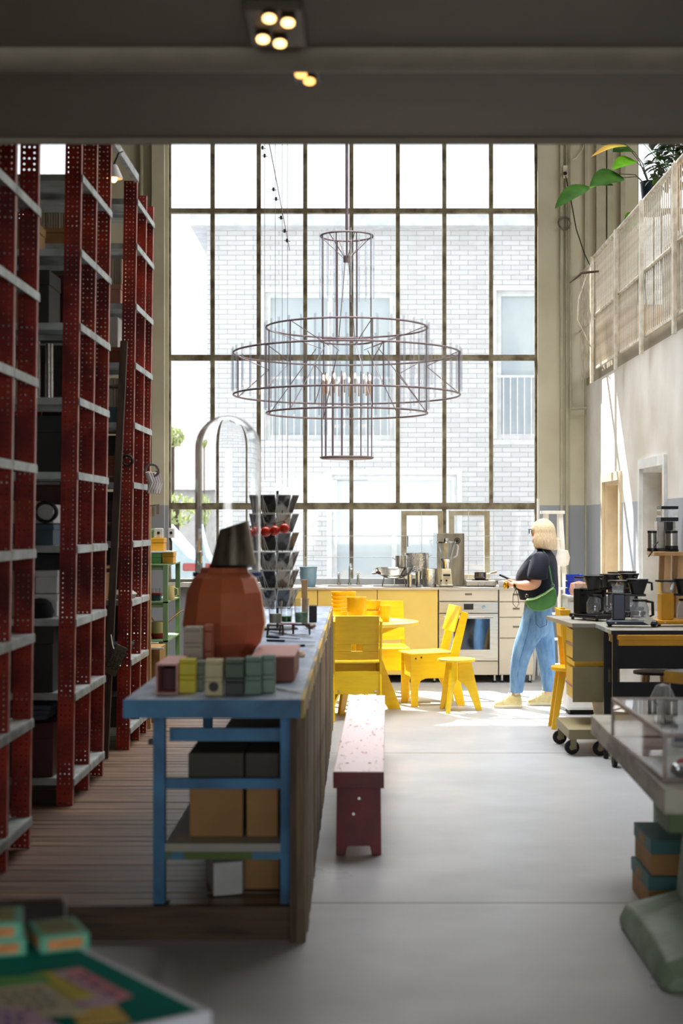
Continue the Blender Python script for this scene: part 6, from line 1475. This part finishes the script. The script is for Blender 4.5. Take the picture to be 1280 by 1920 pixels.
m_ = len(secp)
for i in range(len(ysec) - 1):
    for k in range(m_ - 1): ff.append((i * m_ + k, i * m_ + k + 1, (i + 1) * m_ + k + 1, (i + 1) * m_ + k))
    ff.append((i * m_ + m_ - 1, i * m_, (i + 1) * m_, (i + 1) * m_ + m_ - 1))
ff.append(tuple(range(m_))); ff.append(tuple(range((len(ysec) - 1) * m_, len(ysec) * m_)))
MB().add(fv, ff).build('foot', cast, t, True, .012, 30, 3)
MB().box(1.19, 1.2, 5.6, 5.86, .2, .5).build('inset_panel', M('pale_cast_panel', s(176, 178, 160), .5), t) if False else None
# second pedestal far end
MB().box(1.35, 1.65, 6.86, 7.1, .001, .6115).build('rear_pedestal', cast, t, bevel=.01)
# glass case
gx0, gx1, gy0, gy1, gz0, gz1 = 1.055, 1.72, 5.36, 6.46, .701, .872
t = T('glass_display_case', 'low glass display case with dull metal edges on the plank table', 'display case', ((gx0 + gx1) / 2, 5.9, gz0), world=True)
fr = M('dull_case_frame', s(150, 138, 132), .4, .6, col2=s(110, 96, 92), scale=8); w_ = .014
b = MB()
for x in (gx0, gx1 - w_):
    for y in (gy0, gy1 - w_): b.box(x, x + w_, y, y + w_, gz0 + w_, gz1 - w_)
    for z in (gz0, gz1 - w_): b.box(x, x + w_, gy0 + w_, gy1 - w_, z, z + w_)
for y in (gy0, gy1 - w_):
    for z in (gz0, gz1 - w_): b.box(gx0, gx1, y, y + w_, z, z + w_)
b.build('frame', fr, t)
MB().box(gx0 + .004, gx0 + .007, gy0 + w_, gy1 - w_, gz0 + w_, gz1 - w_).build('side_glass', glass_pane, t)
MB().box(gx0 + w_, gx1 - w_, gy0 + .004, gy0 + .007, gz0 + w_, gz1 - w_).build('front_glass', glass_pane, t)
MB().box(gx0 + w_, gx1 - w_, gy0 + w_, gy1 - w_, gz1 - .007, gz1 - .004).build('top_glass', glass_pane, t)
MB().box(gx0 + w_, gx1 - w_, gy0 + w_ + .001, gy1 - w_ - .001, gz0 + .001, gz0 + .004).build('floor_panel', plk, t)
solo(MB().lathe([(0, 0), (.05, .0), (.055, .03), (.03, .055), (0, .05)], (1.17, 5.5, gz0 + .006), n=18), 'red_brooch', M('glossy_red_item', s(190, 24, 24), .2), 'glossy red object inside the front of the glass case', 'ornament', smooth=True)
solo(MB().obox((1.15, 5.44, gz0 + .03), (.1, .05, .04), (.2, .1, .3)), 'silver_trinket', chrome, 'crumpled silvery trinket at the front of the glass case', 'trinket', bevel=.01)
for i, (x, y, w1, hh, lb) in enumerate(((1.30, 6.22, .085, .10, 'small framed white and grey card standing in the glass case'), (1.33, 5.9, .05, .10, 'turned white card with a red spot in the glass case'))):
    q = T('display_card', lb, 'card', (x, y, gz0 + .006), 0, world=True)
    MB().box(x - w1 / 2, x + w1 / 2, y, y + .008, gz0 + .006, gz0 + .006 + hh).build('card', whiteb, q)
    MB().box(x - w1 / 2 + .012, x + w1 / 2 - .012, y - .0015, y - .0002, gz0 + .02, gz0 + .006 + hh - .012).build('picture', [M('grey_print', s(96, 104, 108), .5), M('red_print', s(170, 60, 60), .5)][i], q)
# glass ornament on console / case
t = T('glass_cloche', 'small dark glass lamp behind the glass case', 'lamp', P(1240, 1330, 7.1), world=True)
c = (X(1238, 7.0), 6.95, .701)
MB().lathe([(0, 0), (.045, 0), (.04, .012), (.008, .02), (.008, .10), (.0, .1)], c, n=20).build('base', blackmetal, t, True)
MB().lathe([(.05, .07), (.055, .12), (.03, .17), (0, .18)], c, n=24).build('globe', glass_tube, t, True)
# boxes under the table
tealb = M('dark_teal_lid', s(70, 110, 110), .6, col2=s(60, 100, 100)); 
for k in range(2):
    z0 = .001 + .149 * k; x0 = 1.205 - .012 * (1 - k) - (.0 if k else .0)
    q = T('archive_box', ('lower', 'upper')[k] + ' brown carton with a teal lid beside the cast iron pedestal', 'box', (1.36, 6.55, z0), 0, 'teal lidded cartons', world=True)
    MB().box(x0, x0 + .3, 6.36, 6.75, z0, z0 + .088).build('body', card, q, bevel=.003)
    MB().box(x0 - .004, x0 + .304, 6.356, 6.754, z0 + .0885, z0 + .146).build('lid', tealb, q, bevel=.003)
    MB().box(x0 - .0055, x0 - .0042, 6.5, 6.62, z0 + .10, z0 + .135).build('label', card, q)
# ---------------------------------------------------------------- mezzanine railing
rail_m = M('cream_rail_paint', s(230, 222, 206), .45, col2=s(190, 178, 156), scale=12)
t = T('mezzanine_railing', 'cream railing of rope wound rails and thin rods along the mezzanine', 'railing', (2.38, 13, 3.2), world=True)
RXm = 2.375; ya, yb2 = 10.3, 15.55
for z, r_ in ((4.28, .022), (3.69, .016)):
    MB().cyl((RXm, ya, z), (RXm, yb2, z), r_, n=12).build('handrail', rail_m, t, True)
MB().box(RXm - .012, RXm + .012, ya, yb2, 3.14, 3.165).build('bottom_rail', rail_m, t)
for y in (15.5, 14.06, 12.78, 11.45):
    MB().box(RXm - .052, RXm - .024, y - .025, y + .045, 3.0, 4.27).build('post', rail_m, t, bevel=.004)
n = 66
src = None
for k in range(n):
    y = ya + .05 + (yb2 - ya - .1) * k / (n - 1)
    if src is None: src = MB().cyl((RXm, y, 3.166), (RXm, y, 4.26), .0055, n=6, caps=False).build('rod', rail_m, t, True); ysrc = y
    else:
        o = src.copy(); COL.objects.link(o); o.parent = t; o.location = (0, y - ysrc, 0)
# short return towards the wall
for z, r_ in ((4.25, .018), (3.66, .012)): MB().cyl((RXm, 15.56, z), (RXm - .03, YW - .02, z - .03), r_, n=8).build('handrail', rail_m, t, True)
for k in range(9):
    y = 15.62 + .08 * k; MB().cyl((RXm - .004 * k, y, 3.1), (RXm - .004 * k, y, 4.24), .005, n=6).build('rod', rail_m, t, True)
b = MB()
# branch on the rail end
c0, c1 = P(1068, 530, 15.3), P(1128, 508, 15.3)
b.tube([c0, P(1080, 521, 15.3), P(1090, 512, 15.3), P(1108, 510, 15.3), c1], [.005, .009, .012, .012, .009], 7)
solo(b, 'bent_branch', wood_d, 'dark bent branch resting on the railing end', 'branch', smooth=True)
solo(MB().tube([(RXm - .02, 15.52, 4.27), P(1084, 560, 15.3), P(1082, 600, 15.3), P(1095, 625, 15.4), (RXm - .04, 15.5, 3.35)], .006, 6), 'loop_cable', rail_m, 'cream cable looping down from the railing end', 'cable', smooth=True)
# plug with cable
t = T('cable_plug', 'black socket plug high on the wall with a dark cable running to the railing', 'cable', P(1058, 324, YW - .02), world=True)
MB().box(X(1054, YW), X(1063, YW), YW - .05, YW - .001, Z(336, YW), Z(312, YW)).build('socket', rail_m, t, bevel=.004); MB().cyl(P(1059, 325, YW - .051), P(1059, 325, YW - .09), .02, n=14).build('plug', rubber, t, True)
MB().tube([P(1060, 330, YW - .08), P(1070, 375, YW - .1), P(1080, 430, YW - .2), P(1095, 475, 15.9), P(1109, 505, 15.5)], .006, 6).build('cord', rubber, t, True)
MB().tube([P(1061, 312, YW - .03), P(1068, 302, YW - .03), P(1080, 296, YW - .03), P(1092, 280, YW - .03), P(1096, 266, YW - .03)], .005, 6).build('upper_cord', rail_m, t, True)
# wire wreath
b = MB()
for k in range(5):
    c = P(1058, 419, YW - .065 - .006 * k); b.ring((c[0] + .006 * math.sin(k * 2), c[1], c[2] + .006 * math.cos(k * 2)), .07 - .004 * k, .003, 32, 5, 'y')
solo(b, 'wire_wreath', M('grey_wire', s(110, 100, 96)), 'round wreath of thin wire on the wall beside the window', 'wreath', smooth=True)
# glass leaf panel on the mezzanine
t = T('framed_panel', 'pale framed glass panel leaning behind the railing', 'panel', (2.7, 12.3, 3.201), world=True)
MB().box(2.62, 2.66, 11.62, 13.3, 3.30, 4.0).build('frame', white_m, t); MB().box(2.61, 2.619, 11.7, 13.24, 3.36, 3.95).build('pane', M('pale_blue_pane', s(168, 180, 182), .2, col2=s(140, 152, 150)), t); MB().box(2.6, 2.68, 11.6, 13.3, 3.201, 3.299).build('base_board', M('tan_chest', s(190, 150, 110), .6), t)
solo(MB().box(2.5, 2.9, 14.4, 15.3, 3.201, 3.62), 'wooden_chest', M('tan_chest', s(190, 170, 140), .6), 'tan wooden chest behind the railing rods', 'chest', bevel=.01)
solo(MB().box(2.5, 3.0, 10.6, 11.5, 3.201, 3.9), 'side_cabinet', M('tan_chest', s(206, 176, 130)), 'tan cabinet behind the railing near the ceiling edge', 'cabinet', bevel=.01)
# ---------------------------------------------------------------- plants
def leaf(mb, p0, p1, w, n=12, cup=.18, droop=.12, up=(0, 0, 1)):
    p0, p1 = Vector(p0), Vector(p1); d = p1 - p0; Ln = d.length; u = d.normalized(); sd = u.cross(Vector(up)).normalized(); nn = sd.cross(u)
    vv = []
    for i in range(n + 1):
        f = i / n; ww = w * math.sin(math.pi * f ** .85) ** .8 * .5 if 0 < i < n else .001
        c = p0 + d * f + nn * (Ln * droop * (math.sin(math.pi * f)))
        vv += [tuple(c - sd * ww + nn * ww * cup), tuple(c - sd * ww * .5 + nn * ww * cup * .2), tuple(c), tuple(c + sd * ww * .5 + nn * ww * cup * .2), tuple(c + sd * ww + nn * ww * cup)]
    mb.add(vv, [(5 * i + k, 5 * i + k + 1, 5 * i + 5 + k + 1, 5 * i + 5 + k) for i in range(n) for k in range(4)])
pdp = 13.9; pot = P(1221, 390, pdp)
t = T('potted_bird_plant', 'large leaved plant in a dark pot leaning over the mezzanine railing', 'potted plant', (pot[0], pdp, 4.12), world=True)
pt_m = M('dark_blue_pot', s(24, 40, 50), .35)
MB().lathe([(0, 0), (.075, 0), (.10, .26), (.105, .27), (.09, .27), (.08, .02), (0, .02)], (pot[0], pdp, Z(398, pdp)), n=24).build('pot', pt_m, t, True)
root = Vector((pot[0], pdp, Z(350, pdp)))
big = [((1168, 333), (1105, 350), .17, greenleaf, 13.7), ((1105, 350), (1040, 391), .12, greenleaf, 13.7), ((1104, 353), (1150, 348), .07, lightleaf, 13.75), ((1191, 302), (1147, 318), .11, lightleaf, 13.8), ((1188, 284), (1148, 285), .14, greenleaf, 13.9), ((1170, 276), (1126, 272), .06, greenleaf, 14.0), ((1175, 274), (1108, 294), .05, M('yellowing_leaf', s(140, 140, 50), .7, col2=s(150, 110, 50), scale=3, ior=1.12), 13.8), ((1222, 346), (1222, 312), .12, lightleaf, 13.8)]
for a, c_, w_, m_, d in big:
    b = MB(); leaf(b, P(*a, d), P(*c_, d - .15), w_ * 1.35, up=(0, -.75, .66)); b.build('leaf', m_, t, True)
for (a, d) in (((1168, 333), 13.7), ((1191, 302), 13.8), ((1188, 284), 13.9), ((1175, 274), 13.8), ((1160, 326), 13.8)):
    c = Vector(P(*a, d)); mid = (c + root) / 2 + Vector((.0, 0, .05))
    MB().tube([tuple(root - Vector((0, 0, .04))), tuple(mid), tuple(c)], [.006, .005, .004], 5).build('stem', M('stem_brown', s(90, 84, 60), .6), t, True)
q = T('plant_stand', 'tall dark metal stand under the large leaved plant', 'stand', (pot[0], pdp, 3.201), world=True)
MB().cyl((pot[0], pdp, Z(398, pdp) - .02), (pot[0], pdp, Z(398, pdp) - .001), .13, n=24).build('top', blackmetal, q)
for a in (30, 150, 270): MB().cyl((pot[0] + .11 * math.cos(R(a)), pdp + .11 * math.sin(R(a)), Z(398, pdp) - .0205), (pot[0] + .15 * math.cos(R(a)), pdp + .15 * math.sin(R(a)), 3.201), .008, n=8).build('leg', blackmetal, q, True)
# bushy dark plant
t = T('bushy_plant', 'dense dark leafed plant with long thin stems at the top corner', 'potted plant', (3.0, 13.2, 3.201), world=True)
MB().lathe([(0, 0), (.16, 0), (.2, .5), (.18, .5), (.15, .03), (0, .03)], (3.0, 13.2, 3.201), n=24).build('pot', M('terracotta', s(170, 96, 60), .7), t, True)
b = MB()
random.seed(3)
for k in range(420):
    px, py = random.uniform(1222, 1330), random.uniform(225, 345)
    if px + (py - 250) * .35 < 1232: continue
    d = random.uniform(12.9, 13.6); c = Vector(P(px, py, d)); a = random.uniform(0, 6.28); l_ = random.uniform(.08, .16)
    leaf(b, c, c + Vector((math.cos(a) * l_, math.sin(a) * l_ * .5, random.uniform(-.1, .06))), .05, 4)
o = b.build('foliage', M('deep_leaf', s(30, 52, 20), .5, col2=s(18, 34, 14), scale=5), t, True); o['kind'] = 'stuff'
for k in range(9):
    p = Vector((3.0, 13.2, 3.7)); q = Vector(P(1200 + 13 * k, 262 + 9 * (k % 3), 13.0))
    MB().tube([tuple(p), tuple((p + q) / 2 + Vector((.1, 0, .12))), tuple(q)], [.006, .005, .002], 5).build('stem', lightleaf, t, True)
t = T('trailing_plant', 'small light green plant poking out at the railing', 'potted plant', P(1185, 425, 14.6), world=True)
for c, r_ in ((P(1184, 412, 14.3), .09), (P(1176, 428, 14.4), .06), (P(1166, 432, 14.6), .05)):
    b = MB(); leaf(b, (c[0] - r_ * .7, c[1], c[2] - r_ * .4), (c[0] + r_ * .7, c[1], c[2] + r_ * .4), r_ * 1.6, up=(0, -1, .2)); b.build('leaf', lightleaf, t, True)
MB().tube([P(1184, 412, 14.3), P(1200, 440, 14.3), (2.7, 14.5, 3.62)], .005, 5).build('stem', lightleaf, t, True)
# ---------------------------------------------------------------- spotlights
spot_on = M('spot_bulb_glow', (1, .50, .13, 1), emit=2.6)
spot_on2 = M('spot_bulb_bright', (1, .56, .20, 1), emit=4.5)
def spotbox(lb, c, offs, r_, mat, sz, en, tilt):
    t = T('ceiling_spotlight', lb, 'spotlight', c, 0, 'ceiling spotlights', world=True)
    MB().box(c[0] - sz[0] / 2, c[0] + sz[0] / 2, c[1] - sz[1] / 2, c[1] + sz[1] / 2, c[2] - sz[2], c[2]).build('housing', M('bronze_housing', s(64, 54, 40), .45, .4), t, bevel=.004)
    for i, (dx, dy) in enumerate(offs):
        x, y = c[0] + dx, c[1] + dy; z = c[2] - sz[2]
        a = Vector((x, y, z - .001)); e = a + Vector((0, -math.sin(tilt), -math.cos(tilt))) * .02
        MB().cyl(tuple(a), tuple(e), r_ * 1.15, r_ * 1.2, 24).build('lamp_ring', MATS['bronze_housing'], t, True)
        f = e + (e - a).normalized() * .001
        MB().cyl(tuple(e), tuple(e + (e - a).normalized() * .004), r_, r_, 24).build('bulb', mat, t, True)
    l = bpy.data.lights.new('spot', 'SPOT'); l.energy = en; l.spot_size = R(80); l.spot_blend = .6; l.color = (1, .72, .42); l.shadow_soft_size = .04
    o = bpy.data.objects.new('spot_light', l); COL.objects.link(o); o.location = (c[0], c[1] - .05, c[2] - sz[2] - .05)
    o.parent = t; o.location = (0, -.05, -sz[2] - .05)
    return t
cz_ = 3.019
def rel(c, lst, zf): 
    out = []
    for px, py in lst: d = F * (zf - H) / (CY - py); out.append((X(px, d) - c[0], d - c[1]))
    return out
c1 = (X(517, 4.35), 4.35, cz_); c2 = (X(573, 4.83), 4.83, cz_)
spotbox('bigger ceiling spotlight with four glowing bulbs in a square housing', c1, rel(c1, [(505, 30), (540, 38), (493, 69), (525, 77)], 2.977), .0175, spot_on2, (.16, .33, .03), 6, .35)
spotbox('smaller ceiling spotlight with two glowing bulbs beyond the beam', c2, rel(c2, [(564, 135), (580, 148)], 2.987), .018, spot_on, (.09, .17, .02), 4, .35)
# ---------------------------------------------------------------- foreground table
zt = .75
o0 = Vector((X(396, 2.69), 2.69)); u = Vector((-.59, .81)).normalized(); v = Vector((-.83, -.52)).normalized(); v = Vector((-u.y, u.x)) * 1.0
if v.y > 0: v = -v
t = T('card_table', 'dark green table top with a white metal edge in the entrance corner', 'table', (o0.x, o0.y, 0), world=True)
def quad(a0, a1, b0, b1): return [tuple(o0 + u * a0 + v * b0), tuple(o0 + u * a1 + v * b0), tuple(o0 + u * a1 + v * b1), tuple(o0 + u * a0 + v * b1)]
LU, LV = .62, 1.1
MB().prism(quad(.012, LU, .012, LV), 'z', zt - .025, zt).build('tabletop', M('dark_green_baize', s(24, 136, 122), .9, col2=s(18, 122, 108), scale=3, ior=1.2), t)
wm = M('white_metal_edge', s(214, 216, 222), .35)
MB().prism(quad(0, LU, 0, .0115), 'z', zt - .028, zt + .002).build('edge_trim', wm, t); MB().prism(quad(0, .0115, .012, LV), 'z', zt - .028, zt + .002).build('edge_trim', wm, t)
for a, b_ in ((.05, .05), (LU - .06, .05), (.05, LV - .08), (LU - .06, LV - .08)):
    c = o0 + u * a + v * b_; MB().box(c.x - .02, c.x + .02, c.y - .02, c.y + .02, .001, zt - .0285).build('leg', blackmetal, t)
MB().prism(quad(.03, LU - .02, .03, LV - .03), 'z', zt - .09, zt - .0286).build('apron', wood_d, t)
# unprojected point on the table top
def onT(px, py, z=zt): d = F * (H - z) / (py - CY); return Vector((X(px, d), d))
def leaflet(cs, mat, lb, z, mark=None, band=None):
    pts = [onT(*c, z) for c in cs]
    q = T('leaflet', lb, 'leaflet', (pts[0].x, pts[0].y, z), 0, 'leaflets on the green table', world=True)
    MB().prism([tuple(p) for p in pts], 'z', z, z + .0012).build('sheet', mat, q)
    if mark:
        c = sum(pts, Vector((0, 0))) / len(pts)
        b = MB()
        e = (pts[1] - pts[0]); f = (pts[3] - pts[0])
        for k in range(4):
            for j in range(3):
                a = pts[0] + e * (.15 + .2 * k) + f * (.2 + .24 * j); b.prism([tuple(a), tuple(a + e * (.12 if (k + j) % 2 else .07)), tuple(a + e * .12 + f * .1), tuple(a + f * .12)], 'z', z + .0013, z + .0018)
        b.build('print_pattern', mark, q)
    return q
pkm = M('leaflet_pink', s(226, 150, 150), .6, col2=s(214, 120, 130), scale=14); yem = M('leaflet_yellow', s(206, 190, 50), .6); crm = M('leaflet_cream', s(206, 190, 150), .6, col2=s(176, 170, 140), scale=10); lim = M('leaflet_lime', s(90, 170, 70), .6); lil = M('leaflet_lilac', s(186, 170, 190), .6, col2=s(200, 150, 170), scale=12); orm = M('leaflet_orange', s(226, 180, 80), .6)
nvm = M('navy_print', s(66, 60, 130), .6); gym_ = M('grey_print_ink', s(96, 92, 84), .6); rdm = M('red_print_ink', s(190, 70, 60), .6)
leaflet([(90, 1824), (150, 1815), (248, 1868), (190, 1888)], pkm, 'pink leaflet fanned out nearest the white table edge', zt + .001, nvm)
leaflet([(70, 1832), (120, 1822), (225, 1880), (150, 1892)], lil, 'lilac leaflet between the pink and yellow ones', zt + .003, rdm)
leaflet([(52, 1830), (92, 1822), (180, 1868), (120, 1878)], yem, 'yellow leaflet crossing the middle of the pile', zt + .005)
leaflet([(-40, 1836), (85, 1828), (95, 1842), (-40, 1850)], lim, 'lime green leaflet strip behind the cream sheet', zt + .007)
leaflet([(-30, 1856), (80, 1843), (165, 1900), (20, 1912)], crm, 'cream leaflet with grey print on top of the pile', zt + .009, gym_)
leaflet([(130, 1895), (215, 1884), (245, 1916), (150, 1926)], orm, 'orange leaflet at the front of the pile', zt + .003, yem)
leaflet([(-60, 1880), (60, 1895), (120, 1930), (-60, 1935)], lil, 'lilac leaflet with navy stripes at the bottom corner', zt + .011, nvm)
# teal card boxes
tb = M('mint_teal_box', s(96, 170, 142), .5, col2=s(84, 156, 130), scale=4); ol_ = M('orange_lettering_panel', s(206, 140, 80), .6, col2=s(180, 110, 60), scale=26); yt = M('olive_print_panel', s(150, 140, 70), .6, col2=s(110, 110, 60), scale=12)
def tbox(p_front, p_right, dep, z0, h, lb, nm='card_box'):
    a, b_ = onT(*p_front, z0), onT(*p_right, z0); e = (b_ - a); w_ = e.length; e.normalize(); f = Vector((-e.y, e.x))
    q = T(nm, lb, 'box', (a.x, a.y, z0), 0, 'mint card boxes', world=True)
    Q = lambda x0, x1, y0, y1: [tuple(a + e * x0 + f * y0), tuple(a + e * x1 + f * y0), tuple(a + e * x1 + f * y1), tuple(a + e * x0 + f * y1)]
    MB().prism(Q(0, w_, 0, dep), 'z', z0, z0 + h).build('body', tb, q, bevel=.004)
    MB().prism(Q(w_ * .14, w_ * .86, -.0012, -.0002), 'z', z0 + h * .22, z0 + h * .78).build('front_panel', ol_, q)
    MB().prism(Q(w_ * .12, w_ * .85, dep * .12, dep * .88), 'z', z0 + h + .0002, z0 + h + .001).build('top_panel', yt, q)
    MB().prism(Q(-.0012, -.0002, dep * .12, dep * .8), 'z', z0 + h * .22, z0 + h * .78).build('side_panel', ol_, q)
    return q
tbox((76, 1790), (168, 1780), .135, zt + .001, .034, 'single mint green card box with an orange panel by the white edge')
tbox((-60, 1800), (50, 1792), .135, zt + .001, .034, 'mint green card box, lower one of the pair at the picture edge')
tbox((-70, 1768), (42, 1762), .135, zt + .0362, .034, 'mint green card box, upper one of the pair at the picture edge')
# dark chair back behind the table
t = T('dark_wood_chair', 'very dark polished chair back behind the green table', 'chair', (X(40, 3.5), 3.6, 0), world=True)
dw = M('dark_mahogany', s(52, 30, 24), .3, col2=s(30, 16, 12), scale=4, st=(1, 8, 8))
MB().prism([(X(-80, 3.35), Z(1702, 3.4)), (X(132, 3.5), Z(1672, 3.5)), (X(132, 3.5), Z(1712, 3.5)), (X(-80, 3.35), Z(1760, 3.4))], 'y', 3.42, 3.46).build('top_rail', dw, t, bevel=.006)
MB().box(X(104, 3.5), X(130, 3.5), 3.425, 3.455, .46, Z(1712, 3.5) - .001).build('back_post', dw, t); MB().box(X(-80, 3.5), X(-56, 3.5), 3.425, 3.455, .46, Z(1740, 3.5) - .001).build('back_post', dw, t)
MB().box(X(-85, 3.5), X(132, 3.5), 3.42, 3.86, .43, .46).build('seat', dw, t)
for x in (X(-80, 3.5), X(112, 3.5)):
    for y in (3.43, 3.81): MB().box(x, x + .03, y, y + .03, .001, .4295).build('leg', dw, t)
solo(MB().obox((X(55, 3.1), 3.1, .2), (.2, .2, .3)), 'x', dw, 'x x x x', 'x') if False else None
